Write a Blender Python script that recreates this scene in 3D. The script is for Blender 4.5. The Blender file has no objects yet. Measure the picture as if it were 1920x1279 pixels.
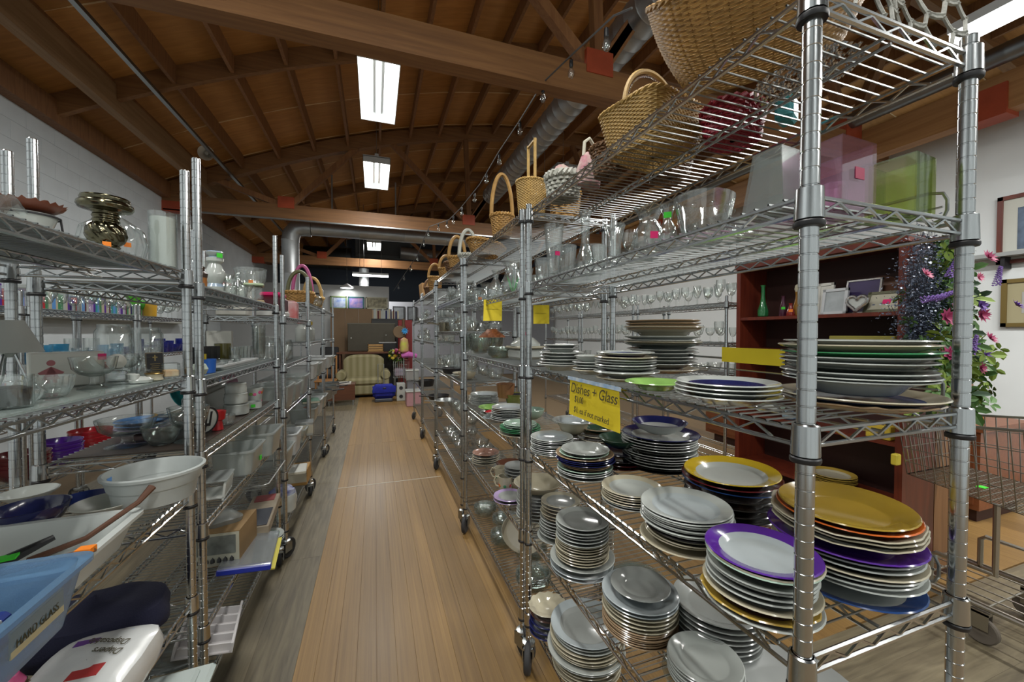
import bpy, math, random
from math import sin, cos, pi, sqrt, tan, atan2, hypot, radians
from mathutils import Vector, Matrix
random.seed(7)
SC = bpy.context.scene
COL = SC.collection
# ------------------------------------------------------------------ camera, world, exposure
YAW, PIT, HC, FPX = 0.33554594, 0.02085167, 1.45, 738.0
cam_d = bpy.data.cameras.new('camera'); cam = bpy.data.objects.new('camera', cam_d); COL.objects.link(cam)
cam_d.sensor_width = 36.0; cam_d.lens = FPX / 1920 * 36.0; cam_d.clip_start = 0.02; cam_d.clip_end = 100
cam.location = (0, 0, HC); cam.rotation_euler = (pi / 2 - PIT, 0, -YAW)
SC.camera = cam
W = bpy.data.worlds.new('world'); SC.world = W; W.use_nodes = True
W.node_tree.nodes['Background'].inputs[0].default_value = (0.90, 0.96, 0.93, 1)
W.node_tree.nodes['Background'].inputs[1].default_value = 0.75
SC.view_settings.view_transform = 'Standard'; SC.view_settings.look = 'None'
SC.view_settings.exposure = -0.15; SC.view_settings.gamma = 1.0; SC.view_settings.use_curve_mapping = False
SC.cycles.max_bounces = 8; SC.cycles.diffuse_bounces = 3; SC.cycles.glossy_bounces = 4
SC.cycles.transmission_bounces = 6; SC.cycles.transparent_max_bounces = 40
SC.cycles.caustics_reflective = False; SC.cycles.caustics_refractive = False
SC.cycles.sample_clamp_indirect = 4.0
LAMP_W = 62.0          # watts of one six-tube ceiling fixture
# ------------------------------------------------------------------ where a sight line meets a plane of the room
def ray(u, v):
    a = (u - 960) / FPX; b = -(v - 639.5) / FPX
    d = cos(PIT) + sin(PIT) * b; z = -sin(PIT) + cos(PIT) * b
    return Vector((cos(YAW) * a + sin(YAW) * d, -sin(YAW) * a + cos(YAW) * d, z))
def onx(u, v, X): r = ray(u, v); t = X / r.x; return Vector((X, r.y * t, HC + r.z * t))
def ony(u, v, Y): r = ray(u, v); t = Y / r.y; return Vector((r.x * t, Y, HC + r.z * t))
def onz(u, v, Z): r = ray(u, v); t = (Z - HC) / r.z; return Vector((r.x * t, r.y * t, Z))
def yx(u, X, v=615): return onx(u, v, X).y
def depth(x, y): return sin(YAW) * x + cos(YAW) * y
def mpx(px, x, y): return px * depth(x, y) / FPX          # metres for so many pixels at a spot
# ------------------------------------------------------------------ materials
MATS = {}
def mat(name, col=(.8, .8, .8), rough=.5, metal=0.0, noise=0.0, scale=8.0, bump=0.0, bscale=60.0, coat=0.0, spec=.5,
        stretch=None, emit=None, estr=1.0, sss=0.0, col2=None):
    if name in MATS: return MATS[name]
    m = bpy.data.materials.new(name); m.use_nodes = True; MATS[name] = m
    nt = m.node_tree; b = nt.nodes['Principled BSDF']; L = nt.links
    b.inputs['Base Color'].default_value = (*col, 1); b.inputs['Roughness'].default_value = rough
    b.inputs['Metallic'].default_value = metal; b.inputs['Coat Weight'].default_value = coat
    b.inputs['Coat Roughness'].default_value = .08
    b.inputs['Specular IOR Level'].default_value = spec
    if emit: b.inputs['Emission Color'].default_value = (*emit, 1); b.inputs['Emission Strength'].default_value = estr
    if noise or bump or col2:
        tc = nt.nodes.new('ShaderNodeTexCoord'); mp = nt.nodes.new('ShaderNodeMapping'); L.new(tc.outputs['Object'], mp.inputs[0])
        if stretch: mp.inputs['Scale'].default_value = stretch
        n = nt.nodes.new('ShaderNodeTexNoise'); n.inputs['Scale'].default_value = scale; n.inputs['Detail'].default_value = 5
        L.new(mp.outputs[0], n.inputs['Vector'])
        if noise or col2:
            mx = nt.nodes.new('ShaderNodeMix'); mx.data_type = 'RGBA'
            c2 = col2 if col2 else tuple(c * (1 - noise) for c in col)
            mx.inputs['A'].default_value = (*col, 1); mx.inputs['B'].default_value = (*c2, 1)
            rp = nt.nodes.new('ShaderNodeMapRange'); rp.inputs[1].default_value = .3; rp.inputs[2].default_value = .7
            L.new(n.outputs[0], rp.inputs[0]); L.new(rp.outputs[0], mx.inputs['Factor']); L.new(mx.outputs['Result'], b.inputs['Base Color'])
        if bump:
            n2 = nt.nodes.new('ShaderNodeTexNoise'); n2.inputs['Scale'].default_value = bscale; n2.inputs['Detail'].default_value = 3
            L.new(mp.outputs[0], n2.inputs['Vector'])
            bp = nt.nodes.new('ShaderNodeBump'); bp.inputs['Strength'].default_value = bump; bp.inputs['Distance'].default_value = .004
            L.new(n2.outputs[0], bp.inputs['Height']); L.new(bp.outputs[0], b.inputs['Normal'])
    return m
def glassmat(name, tint=(.96, .98, .97), ior=1.5, rough=.03, body=0.04, bodycol=(.8, .85, .85)):
    if name in MATS: return MATS[name]
    m = bpy.data.materials.new(name); m.use_nodes = True; MATS[name] = m
    nt = m.node_tree; L = nt.links; nt.nodes.remove(nt.nodes['Principled BSDF']); out = nt.nodes['Material Output']
    tr = nt.nodes.new('ShaderNodeBsdfTransparent'); tr.inputs[0].default_value = (*tint, 1)
    gl = nt.nodes.new('ShaderNodeBsdfGlossy'); gl.inputs['Roughness'].default_value = rough; gl.inputs['Color'].default_value = (.95, .97, .97, 1)
    df = nt.nodes.new('ShaderNodeBsdfDiffuse'); df.inputs[0].default_value = (*bodycol, 1)
    lw = nt.nodes.new('ShaderNodeLayerWeight'); lw.inputs['Blend'].default_value = .5
    pw = nt.nodes.new('ShaderNodeMath'); pw.operation = 'POWER'; pw.inputs[1].default_value = 3.2; L.new(lw.outputs['Facing'], pw.inputs[0])
    fr = nt.nodes.new('ShaderNodeMapRange'); fr.inputs[3].default_value = .085 * (ior - .5); fr.inputs[4].default_value = .6; L.new(pw.outputs[0], fr.inputs[0])
    m1 = nt.nodes.new('ShaderNodeMixShader'); m1.inputs[0].default_value = body
    ec = nt.nodes.new('ShaderNodeMix'); ec.data_type = 'RGBA'; ec.inputs['A'].default_value = (*tint, 1); ec.inputs['B'].default_value = (tint[0] * .38, tint[1] * .42, tint[2] * .41, 1)
    pe = nt.nodes.new('ShaderNodeMath'); pe.operation = 'POWER'; pe.inputs[1].default_value = 2.2; L.new(lw.outputs['Facing'], pe.inputs[0]); L.new(pe.outputs[0], ec.inputs['Factor']); L.new(ec.outputs['Result'], tr.inputs[0])
    L.new(tr.outputs[0], m1.inputs[1]); L.new(df.outputs[0], m1.inputs[2])
    m2 = nt.nodes.new('ShaderNodeMixShader'); L.new(fr.outputs[0], m2.inputs[0]); L.new(m1.outputs[0], m2.inputs[1]); L.new(gl.outputs[0], m2.inputs[2])
    L.new(m2.outputs[0], out.inputs[0]); return m
def woodmat(name, c1, c2, stretch=(12, .6, 12), rough=.45, scale=4.0, vary=.25, coat=0.0):
    """long grain along local Y, each board its own tone"""
    if name in MATS: return MATS[name]
    m = bpy.data.materials.new(name); m.use_nodes = True; MATS[name] = m
    nt = m.node_tree; L = nt.links; b = nt.nodes['Principled BSDF']; b.inputs['Roughness'].default_value = rough
    b.inputs['Coat Weight'].default_value = coat; b.inputs['Coat Roughness'].default_value = .25
    tc = nt.nodes.new('ShaderNodeTexCoord'); oi = nt.nodes.new('ShaderNodeObjectInfo')
    va = nt.nodes.new('ShaderNodeVectorMath'); va.operation = 'MULTIPLY_ADD'
    cb = nt.nodes.new('ShaderNodeCombineXYZ')
    for i in range(3): L.new(oi.outputs['Random'], cb.inputs[i])
    va.inputs[1].default_value = (37, 53, 71); L.new(cb.outputs[0], va.inputs[0]); L.new(tc.outputs['Object'], va.inputs[2])
    mp = nt.nodes.new('ShaderNodeMapping'); mp.inputs['Scale'].default_value = stretch; L.new(va.outputs[0], mp.inputs[0])
    n = nt.nodes.new('ShaderNodeTexNoise'); n.inputs['Scale'].default_value = scale; n.inputs['Detail'].default_value = 6; n.inputs['Distortion'].default_value = .6
    L.new(mp.outputs[0], n.inputs['Vector'])
    rp = nt.nodes.new('ShaderNodeMapRange'); rp.inputs[1].default_value = .3; rp.inputs[2].default_value = .72
    L.new(n.outputs[0], rp.inputs[0])
    mx = nt.nodes.new('ShaderNodeMix'); mx.data_type = 'RGBA'; mx.inputs['A'].default_value = (*c1, 1); mx.inputs['B'].default_value = (*c2, 1)
    L.new(rp.outputs[0], mx.inputs['Factor'])
    hv = nt.nodes.new('ShaderNodeHueSaturation'); L.new(mx.outputs['Result'], hv.inputs['Color'])
    mr = nt.nodes.new('ShaderNodeMapRange'); mr.inputs[3].default_value = 1 - vary; mr.inputs[4].default_value = 1 + vary
    L.new(oi.outputs['Random'], mr.inputs[0]); L.new(mr.outputs[0], hv.inputs['Value'])
    L.new(hv.outputs[0], b.inputs['Base Color'])
    bp = nt.nodes.new('ShaderNodeBump'); bp.inputs['Strength'].default_value = .15; bp.inputs['Distance'].default_value = .003
    L.new(n.outputs[0], bp.inputs['Height']); L.new(bp.outputs[0], b.inputs['Normal'])
    return m
CHROME = mat('polished_steel', (.52, .54, .55), .2, 1.0)
STEEL = mat('dull_steel', (.40, .42, .42), .34, 1.0)
BLACK = mat('black_plastic', (.012, .012, .014), .45)
RUBBER = mat('dark_rubber', (.03, .03, .032), .7)
GLASS = glassmat('clear_glass', (.975, .985, .98), 1.5, .02, .025, (.86, .90, .89))
GLASSC = glassmat('cut_glass', (.965, .975, .97), 1.7, .04, .05, (.86, .90, .89))
WHITE = mat('white_glaze', (.50, .52, .49), .18, coat=.5)
# ------------------------------------------------------------------ mesh building
class MB:
    def __init__(s): s.v = []; s.f = []; s.m = []
    def add(s, vs, fs, mi=0):
        o = len(s.v); s.v += [tuple(p) for p in vs]
        s.f += [tuple(i + o for i in q) for q in fs]; s.m += [mi] * len(fs); return s
    def box(s, x0, y0, z0, x1, y1, z1, mi=0, M=None):
        vs = [Vector(p) for p in ((x0, y0, z0), (x1, y0, z0), (x1, y1, z0), (x0, y1, z0), (x0, y0, z1), (x1, y0, z1), (x1, y1, z1), (x0, y1, z1))]
        if M: vs = [M @ p for p in vs]
        return s.add(vs, [(0, 3, 2, 1), (4, 5, 6, 7), (0, 1, 5, 4), (1, 2, 6, 5), (2, 3, 7, 6), (3, 0, 4, 7)], mi)
    def bevbox(s, x0, y0, z0, x1, y1, z1, b=.01, mi=0, M=None):
        """box with chamfered edges"""
        vs = []
        for zz, i in ((z0, b), (z0 + b, 0), (z1 - b, 0), (z1, b)):
            a = [(x0 + i, y0 + b), (x0 + b, y0 + i), (x1 - b, y0 + i), (x1 - i, y0 + b), (x1 - i, y1 - b), (x1 - b, y1 - i), (x0 + b, y1 - i), (x0 + i, y1 - b)]
            vs += [Vector((p[0], p[1], zz)) for p in a]
        if M: vs = [M @ p for p in vs]
        fs = [tuple(range(7, -1, -1)), tuple(range(24, 32))]
        for k in range(3):
            for i in range(8): j = (i + 1) % 8; fs.append((k * 8 + i, k * 8 + j, k * 8 + 8 + j, k * 8 + 8 + i))
        return s.add(vs, fs, mi)
    def tube(s, pts, r, n=6, closed=False, mi=0, caps=True, flat=1.0):
        pts = [Vector(p) for p in pts]; N = len(pts); vs = []; fs = []
        rs = r if isinstance(r, (list, tuple)) else [r] * N
        up = Vector((0, 0, 1)); prev = None
        for i, p in enumerate(pts):
            a = pts[(i - 1) % N] if (closed or i > 0) else p; b = pts[(i + 1) % N] if (closed or i < N - 1) else p
            d = (b - a)
            if d.length < 1e-9: d = Vector((0, 0, 1))
            d.normalize()
            if prev is None:
                u = d.cross(up if abs(d.z) < .95 else Vector((1, 0, 0))).normalized()
            else:
                u = (prev - d * prev.dot(d))
                u = u.normalized() if u.length > 1e-6 else d.orthogonal().normalized()
            prev = u; w = d.cross(u)
            for k in range(n):
                t = 2 * pi * k / n + pi / n
                vs.append(p + u * (cos(t) * rs[i]) + w * (sin(t) * rs[i] * flat))
        for i in range(N if closed else N - 1):
            j = (i + 1) % N
            for k in range(n): l = (k + 1) % n; fs.append((i * n + k, j * n + k, j * n + l, i * n + l))
        if caps and not closed:
            fs.append(tuple(range(n))); fs.append(tuple((N - 1) * n + k for k in range(n - 1, -1, -1)))
        return s.add(vs, fs, mi)
    def lathe(s, prof, seg=24, c=(0, 0, 0), mi=0, mod=None, sx=1.0, sy=1.0, mis=None, capb=True, capt=False, M=None):
        """prof [(r,z)..]; mod(angle,i,r,z)->(r,z)"""
        vs = []; fs = []; ms = []; n = len(prof)
        for i, (r, z) in enumerate(prof):
            for k in range(seg):
                a = 2 * pi * k / seg; rr, zz = mod(a, i, r, z) if mod else (r, z)
                vs.append(Vector((c[0] + cos(a) * rr * sx, c[1] + sin(a) * rr * sy, c[2] + zz)))
        for i in range(n - 1):
            for k in range(seg):
                l = (k + 1) % seg; fs.append((i * seg + k, i * seg + l, (i + 1) * seg + l, (i + 1) * seg + k)); ms.append(mis[i] if mis else mi)
        if capb and prof[0][0] > 1e-5: fs.append(tuple(range(seg - 1, -1, -1))); ms.append(mis[0] if mis else mi)
        if capt and prof[-1][0] > 1e-5: fs.append(tuple((n - 1) * seg + k for k in range(seg))); ms.append(mis[-1] if mis else mi)
        if M: vs = [M @ p for p in vs]
        o = len(s.v); s.v += [tuple(p) for p in vs]; s.f += [tuple(i + o for i in q) for q in fs]; s.m += ms; return s
    def mesh(s, mats, smooth=True, ang=35):
        me = bpy.data.meshes.new('mesh'); me.from_pydata(s.v, [], s.f)
        for m in (mats if isinstance(mats, (list, tuple)) else [mats]): me.materials.append(m)
        if any(s.m): me.polygons.foreach_set('material_index', s.m)
        if smooth:
            me.polygons.foreach_set('use_smooth', [True] * len(s.f)); me.set_sharp_from_angle(angle=radians(ang))
        me.update(); return me
    def build(s, name, mats, parent=None, loc=(0, 0, 0), rz=0, smooth=True, ang=35, kind=None):
        return put(name, s.mesh(mats, smooth, ang), parent, loc, rz, kind)
def put(name, me, parent=None, loc=(0, 0, 0), rz=0, kind=None):
    o = bpy.data.objects.new(name, me); COL.objects.link(o); o.parent = parent
    o.location = loc; o.rotation_euler = (0, 0, rz)
    if kind: o['kind'] = kind
    return o
def tag(o, label, cat, group=None):
    o['label'] = label; o['category'] = cat
    if group: o['group'] = group
    return o
def thing(name, label, cat, loc=(0, 0, 0), rz=0, group=None):
    return tag(put(name, None, None, loc, rz), label, cat, group)
def struct(name, mb, m, parent=None, smooth=False):
    return mb.build(name, m, parent, smooth=smooth, kind=None if parent else 'structure')
def copy_tree(o, parent=None):
    c = o.copy(); COL.objects.link(c); c.parent = parent
    for ch in list(o.children): copy_tree(ch, c)
    return c
def recol(me, mats):
    me = me.copy(); me.materials.clear()
    for m in (mats if isinstance(mats, (list, tuple)) else [mats]): me.materials.append(m)
    return me
CACHE = {}
def cached(key, fn):
    if key not in CACHE: CACHE[key] = fn()
    return CACHE[key]
ORD = ['top', 'second', 'third', 'fourth', 'fifth', 'sixth', 'seventh', 'eighth', 'ninth', 'tenth', 'eleventh', 'twelfth', 'thirteenth', 'fourteenth', 'fifteenth', 'sixteenth', 'seventeenth', 'eighteenth', 'nineteenth', 'twentieth']
# ================================================================== THE SETTING
XW, XR = -3.55, 6.3
# ---- floor: base slab, narrow fir boards, grey laminate boards
fl = struct('floor', MB().box(XW, -3.5, -.06, 9, 18, -.012), mat('subfloor', (.16, .11, .06), .8))
FIR = woodmat('fir_board', (.275, .163, .052), (.19, .105, .034), (30, .4, 30), .5, 3.0, .13, coat=.08)
LAM = woodmat('grey_laminate', (.185, .155, .097), (.09, .072, .045), (14, 1.1, 14), .45, 3.0, .10, coat=.12)
def plank(w, l, m): return cached(('plank', w, l, m.name), lambda: MB().bevbox(0, 0, -.012, w - .0004, l - .001, 0, .0005).mesh(m, False))
for k in range(30):
    x = -.335 + k * .0835
    for (a, b) in ((-.4, 3.97), (3.97, 5.45), (5.45, 10.6)):
        if k > 20 and a < 0: a = 1.25
        put('plank', plank(.0835, round(b - a, 3), FIR), fl, (x, a, random.uniform(-.0006, .0006)))
for k in range(12):
    x = -.335 - .19 * (k + 1)
    for j in range(5):
        a = -.9 + j * 2.2 + (k % 3) * .7 - .7
        put('plank', plank(.19, 2.2, LAM), fl, (x, a, -.0004))
for k in range(7):     # laminate laid crosswise by the cart
    o = put('plank', plank(.19, 2.6, LAM), fl, (1.42 + 2.6, 1.06 - .19 * k, -.0003)); o.rotation_euler = (0, 0, pi / 2)
for k in range(16):
    put('plank', plank(.19, 4.4, FIR), fl, (2.15 + .19 * k, 1.26, -.0008))
MB().box(-.333, 3.962, .0003, .62, 3.972, .0012).build('floor_line', mat('white_floor_tape', (.6, .57, .48), .6), fl)
# ---- left wall of painted blocks
PAINT = mat('white_block_paint', (.66, .71, .74), .7, noise=.10, scale=3, bump=.25, bscale=40)
wl = struct('wall_left', MB().box(XW - .2, -3.5, 0, XW - .004, 18, 4.6), PAINT)
blk = MB().bevbox(0, 0, 0, .012, .3985, .1985, .0018).mesh(PAINT, False)
for r in range(12):
    for k in range(25):
        put('block', blk, wl, (XW - .008, 1.0 + k * .4 + (r % 2) * .2, 1.66 + r * .2))
# ---- roof: arched ribs, purlins, plywood sheets
def zc(x): return 6.1 - 18.3 + sqrt(18.3 ** 2 - (x - 5.2) ** 2)
PLY = woodmat('plywood', (.56, .27, .08), (.42, .19, .053), (1.0, 7, 7), .62, 2.6, .22)
TIM = woodmat('roof_timber', (.31, .145, .055), (.20, .085, .032), (10, 10, 1.0), .6, 3.0, .2)
TIMX = woodmat('truss_timber', (.27, .128, .045), (.17, .076, .027), (.5, 9, 9), .6, 3.0, .12)
cl = struct('ceiling', MB().box(XW - .2, -3.5, 6.9, 14.5, 18, 7.0), mat('roof_felt', (.05, .045, .04), .9))
NX = 13
for i in range(NX):
    x0 = XW + i * 1.22; x1 = x0 + 1.215
    za, zb = zc(x0) + .26, zc(x1) + .26
    an = atan2(zb - za, x1 - x0); ln = hypot(x1 - x0, zb - za)
    me = MB().box(0, 0, 0, ln, 1.212, .018).mesh(PLY, False)
    for j in range(15):
        o = put('plywood_sheet', me, cl, (x0, .1 + j * 1.22, za)); o.rotation_euler = (0, -an, 0)
TRY = (3.33, 8.75, 14.2)
pur = MB().box(-.022, 0, 0, .022, 17.4, .24).mesh(TIM, False)
for i in range(1, 26):
    x = XW + .02 + i * .61
    put('purlin', pur, cl, (x, .2, zc(x) + .03))
MB().box(XW, .2, zc(XW) - .02, XW + .14, 16, zc(XW) + .24).build('wall_plate', TIM, cl)
# ribs half-way between trusses
def rib_mesh(z0, z1, t, x0=XW, x1=12.3, n=40):
    m = MB(); xs = [x0 + (x1 - x0) * i / n for i in range(n + 1)]; vs = []
    for x in xs:
        for (dy, dz) in ((-t, z0), (t, z0), (t, z1), (-t, z1)): vs.append((x, dy, zc(x) + dz))
    fs = []
    for i in range(n):
        for k in range(4): l = (k + 1) % 4; fs.append((i * 4 + k, i * 4 + l, i * 4 + 4 + l, i * 4 + 4 + k))
    return m.add(vs, fs).mesh(TIMX, False)
rm = rib_mesh(0, .26, .035)
for y in (.75, 6.05, 11.45): put('arched_rib', rm, cl, (0, y, 0))
MB().box(-.055, 0, -.12, .055, 15.6, .2).build('side_beam', woodmat('side_beam_wood', (.36, .22, .11), (.25, .14, .06), (9, .5, 9), .6, 3, .05), cl, (-2.93, .3, zc(-2.93)), smooth=False)
sm = rib_mesh(.248, .259, .009)
PALE = mat('pale_ply_edge', (.80, .58, .32), .7)
for j in range(15): put('sheet_seam', recol(sm, PALE), cl, (0, .1 + j * 1.22 - .004, 0))
# ---- bowstring trusses
RED = mat('red_gusset', (.42, .07, .025), .5, noise=.2)
rt = rib_mesh(-.05, .22, .07)
for ti, y in enumerate(TRY):
    t = put('roof_truss', None, None, (0, y, 0)); t['kind'] = 'structure'
    put('top_chord', rt, t)
    MB().box(XW, -.08, 3.66, 12.3, .08, 3.93).build('bottom_chord', TIMX, t, smooth=False)
    nodes = (-1.6, 2.0, 5.6, 9.2); tops = (-3.0, -.3, .95, 3.5, 6.6, 8.3)
    def web(xa, za, xb, zb, w=.05):
        d = Vector((xb - xa, 0, zb - za)); n = Vector((-d.z, 0, d.x)).normalized() * w; q = Vector((0, .045, 0))
        A, B = Vector((xa, 0, za)), Vector((xb, 0, zb))
        MB().add([A - n - q, A + n - q, A + n + q, A - n + q, B - n - q, B + n - q, B + n + q, B - n + q],
                 [(0, 1, 2, 3), (7, 6, 5, 4), (0, 4, 5, 1), (1, 5, 6, 2), (2, 6, 7, 3), (3, 7, 4, 0)]).build('web_member', TIM, t, smooth=False)
    for nx, tl, tr in ((-1.6, -2.75, -.3), (2.0, .35, 1.95), (2.0, 3.4, 3.45), (5.6, 4.6, 6.8)):
        web(nx, 3.9, tl, zc(tl)); web(nx + .03, 3.9, tr, zc(tr))
    for nx in (-1.6, 2.0, 5.6):
        MB().box(nx - .14, -.09, 3.86, nx + .14, .09, 4.08).build('gusset_plate', RED, t, smooth=False)
    MB().box(XW, -.09, 3.62, XW + .32, .09, 3.80).build('gusset_plate', RED, t, smooth=False)
MB().box(XW + .02, TRY[1] - .09, 3.635, 4, TRY[1] - .05, 3.658).build('conduit_rail', STEEL, cl)
MB().box(XW + 1.05, .3, zc(XW + 1.05) - .06, XW + 1.10, 15, zc(XW + 1.05) - .02).build('strut_channel', STEEL, cl)
# ---- right side: girder on posts, soffit, white wall
WALLW = mat('white_wall_paint', (.80, .84, .85), .7, noise=.06, scale=2)
struct('wall_right', MB().box(XR, 0, 0, XR + .15, 18, 4.2), WALLW)
g = struct('trim_1', MB().box(5.75, -3, 3.60, 5.92, 18, 3.96), woodmat('girder_fir', (.42, .22, .085), (.30, .14, .05), (8, .5, 8), .5, 3, .05))
struct('trim_2', MB().box(5.92, -3, 3.84, 6.3, 18, 3.98), TIM)
for y in (2.2, 7.0): MB().box(5.72, y - .16, 3.56, 5.95, y + .16, 3.86).build('gusset_plate', RED, g, smooth=False)
struct('wall_far_right', MB().box(12.25, -3.5, 0, 12.4, 18, 6.9), PAINT)
# ---- far end: partition with high white band, dark wall behind
struct('wall_back', MB().box(XW, 17.6, 0, 12.4, 17.8, 6.9), mat('dark_end_wall', (.05, .065, .09), .85))
struct('wall_partition', MB().box(XW, 11.42, 0, .38, 11.54, 2.72), mat('partition_white', (.42, .43, .43), .8, noise=.05))
struct('wall_partition_2', MB().box(.38, 13.2, 0, 6.2, 13.3, 2.45), mat('partition_grey', (.30, .31, .34), .8, noise=.05))
# ---- shop front behind the camera: piers and mullions, daylight between them
wf = struct('wall_front', MB().box(XW, -3.6, 3.2, 9, -3.45, 6.5), PAINT)
for k, x in enumerate((-3.5, -.6, 2.4, 5.4, 8.6)):
    MB().box(x - .12, -3.6, 0, x + .12, -3.45, 3.2).build('pier', PAINT, wf, smooth=False)
# ================================================================== CEILING LIGHTS
TUBE = mat('lit_tube', (1, 1, 1), .5, emit=(.96, 1.0, .97), estr=9.0)
REFL = mat('lamp_reflector', (.85, .87, .87), .15, .6)
FIXW = mat('lamp_housing', (.55, .57, .57), .4)
def lamp_light(parent, sx, sy, z, w, col=(1.0, .985, .94)):
    l = bpy.data.lights.new('lamp_light', 'AREA'); l.shape = 'RECTANGLE'; l.size = sx; l.size_y = sy; l.energy = w; l.color = col
    o = bpy.data.objects.new('lamp_light', l); COL.objects.link(o); o.parent = parent; o.location = (0, 0, z); return o
def highbay(x, y, z, label):
    t = thing('high_bay_light', label, 'ceiling light', (x, y, z), 0, 'high bay lights over the aisle')
    m = MB(); L = 1.22; w = .21
    m.box(-w, -L / 2, .09, w, L / 2, .11); m.box(-.03, -L / 2 + .05, .11, .03, L / 2 - .05, .17)
    m.box(-w, -L / 2, 0, -w + .006, L / 2, .1); m.box(w - .006, -L / 2, 0, w, L / 2, .1)
    m.box(-w, -L / 2, 0, w, -L / 2 + .008, .1); m.box(-w, L / 2 - .008, 0, w, L / 2, .1)
    m.build('housing', FIXW, t, smooth=False)
    for k, cx in enumerate((-.15, -.09, 0, .09, .15)):
        MB().tube([(cx, -L / 2 + .02, .05), (cx, L / 2 - .02, .05)], .019 if k != 2 else .014, 8).build('tube_lamp', TUBE, t)
    for cx in (-.045, .045):
        MB().box(cx - .014, -L / 2 + .01, .055, cx + .014, L / 2 - .01, .088).build('reflector_ridge', REFL, t, smooth=False)
    for sy in (-.4, .4): MB().tube([(0, sy, .17), (0, sy, zc(x) + .1 - z)], .003, 4).build('hanger', STEEL, t)
    lamp_light(t, .36, 1.15, -.01, LAMP_W)
    return t
highbay(.06, 4.83, 4.18, 'largest lit high bay fixture under the nearest truss beam')
highbay(.05, 7.35, 4.18, 'second lit high bay fixture along the aisle ceiling')
highbay(0.0, 13.3, 4.18, 'smallest far high bay fixture in front of the dark ducts')
highbay(.06, .35, 4.18, 'high bay fixture overhead before the nearest truss beam')
highbay(.06, -2.2, 4.18, 'high bay fixture overhead above the photographer')
highbay(3.1, 6.6, 4.18, 'high bay fixture hidden beyond the tall baskets on the right')
highbay(-2.3, .7, 4.18, 'added unseen high bay fixture brightening the left wall')  # unseen extra fixture, put in to brighten the left wall
def striplight(name, label, loc, rz, L, w, energy):
    t = thing(name, label, 'ceiling light', loc, rz)
    m = MB().box(-w, -L / 2, .03, w, L / 2, .09); m.build('housing', FIXW, t, smooth=False)
    MB().bevbox(-w * .8, -L / 2, -.02, w * .8, L / 2, .035, .01).build('diffuser', TUBE, t)
    for s in (-.3, .3): MB().tube([(0, s * L, .09), (0, s * L, zc(loc[0]) + .1 - loc[2])], .005, 6).build('hanger', STEEL, t)
    lamp_light(t, w * 1.6, L, -.03, energy)
    return t
striplight('strip_light', 'lit strip light hanging across the far aisle end', (-.10, 12.4, 3.13), pi / 2, 1.0, .05, 75)
striplight('strip_light', 'long lit strip light at upper right above the net', (3.93, .66, 3.53), 0, 2.0, .09, 115)
striplight('strip_light', 'strip light over the right hand wall shelves', (3.93, -1.9, 3.53), 0, 2.0, .09, 115)
t = thing('dome_lamp', 'small lit dome lamp in front of the far white band', 'lamp', (-.68, 11.2, 2.62))
MB().lathe([(.02, .12), (.05, .1), (.18, .02), (.18, 0), (.165, .0)], 20, capt=False).build('shade', FIXW, t)
MB().lathe([(0.001, -.01), (.12, -.005), (.15, .01)], 20).build('bulb', TUBE, t)
MB().tube([(0, 0, .12), (0, 0, 1.9)], .004, 4).build('cord', BLACK, t); lamp_light(t, .2, .2, -.03, 5)
# ================================================================== WIRE SHELVING RACKS
IN = .0254
def rail_mesh(L, w):
    m = MB(); r = .0040; e = .02
    for z in (0, -.024):
        for x in (0, w): m.tube([(x, e, z), (x, L - e, z)], r, 6)
        for y in (0, L): m.tube([(e, y, z), (w - e, y, z)], r, 6)
    def zig(a, b, n):
        a, b = Vector(a), Vector(b); pts = []
        for i in range(2 * n + 1):
            p = a.lerp(b, (i / (2 * n)) * .94 + .03); pts.append((p.x, p.y, -.003 if i % 2 else -.021))
        m.tube(pts, .0026, 4)
    n = round(L / .072)
    zig((0, e, 0), (0, L - e, 0), n); zig((w, e, 0), (w, L - e, 0), n)
    zig((e, 0, 0), (w - e, 0, 0), 5); zig((e, L, 0), (w - e, L, 0), 5)
    m.tube([(w * .5, .01, -.006), (w * .5, L - .01, -.006)], r * .8, 5); m.tube([(w * .5, .01, -.022), (w * .5, L - .01, -.022)], r * .8, 5)
    zig((w * .5, .02, 0), (w * .5, L - .02, 0), n)
    return m.mesh(CHROME)
def deck_mesh(L, w):
    m = MB(); n = int(L / IN) - 1; o = (L - (n - 1) * IN) / 2
    for i in range(n): y = o + i * IN; m.tube([(-.004, y, .005), (w + .004, y, .005)], .0019, 4, caps=False)
    return m.mesh(STEEL)
COLM = lambda: MB().lathe([(.0145, -.038), (.0195, -.036), (.018, .010), (.0150, .012)], 14).lathe([(.0195, -.047), (.0205, -.045), (.0205, -.040), (.019, -.038)], 14, mi=1).mesh([CHROME, BLACK])
def post_mesh(h):
    pr = [(.0127, 0)]; k = 1
    while k * IN < h - .01:
        z = k * IN; pr += [(.0127, z - .0016), (.0116, z - .0008), (.0116, z + .0008), (.0127, z + .0016)]; k += 1
    pr += [(.0127, h), (.011, h + .003), (.0001, h + .0035)]
    return MB().lathe(pr, 24).mesh(CHROME, ang=20)
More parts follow.
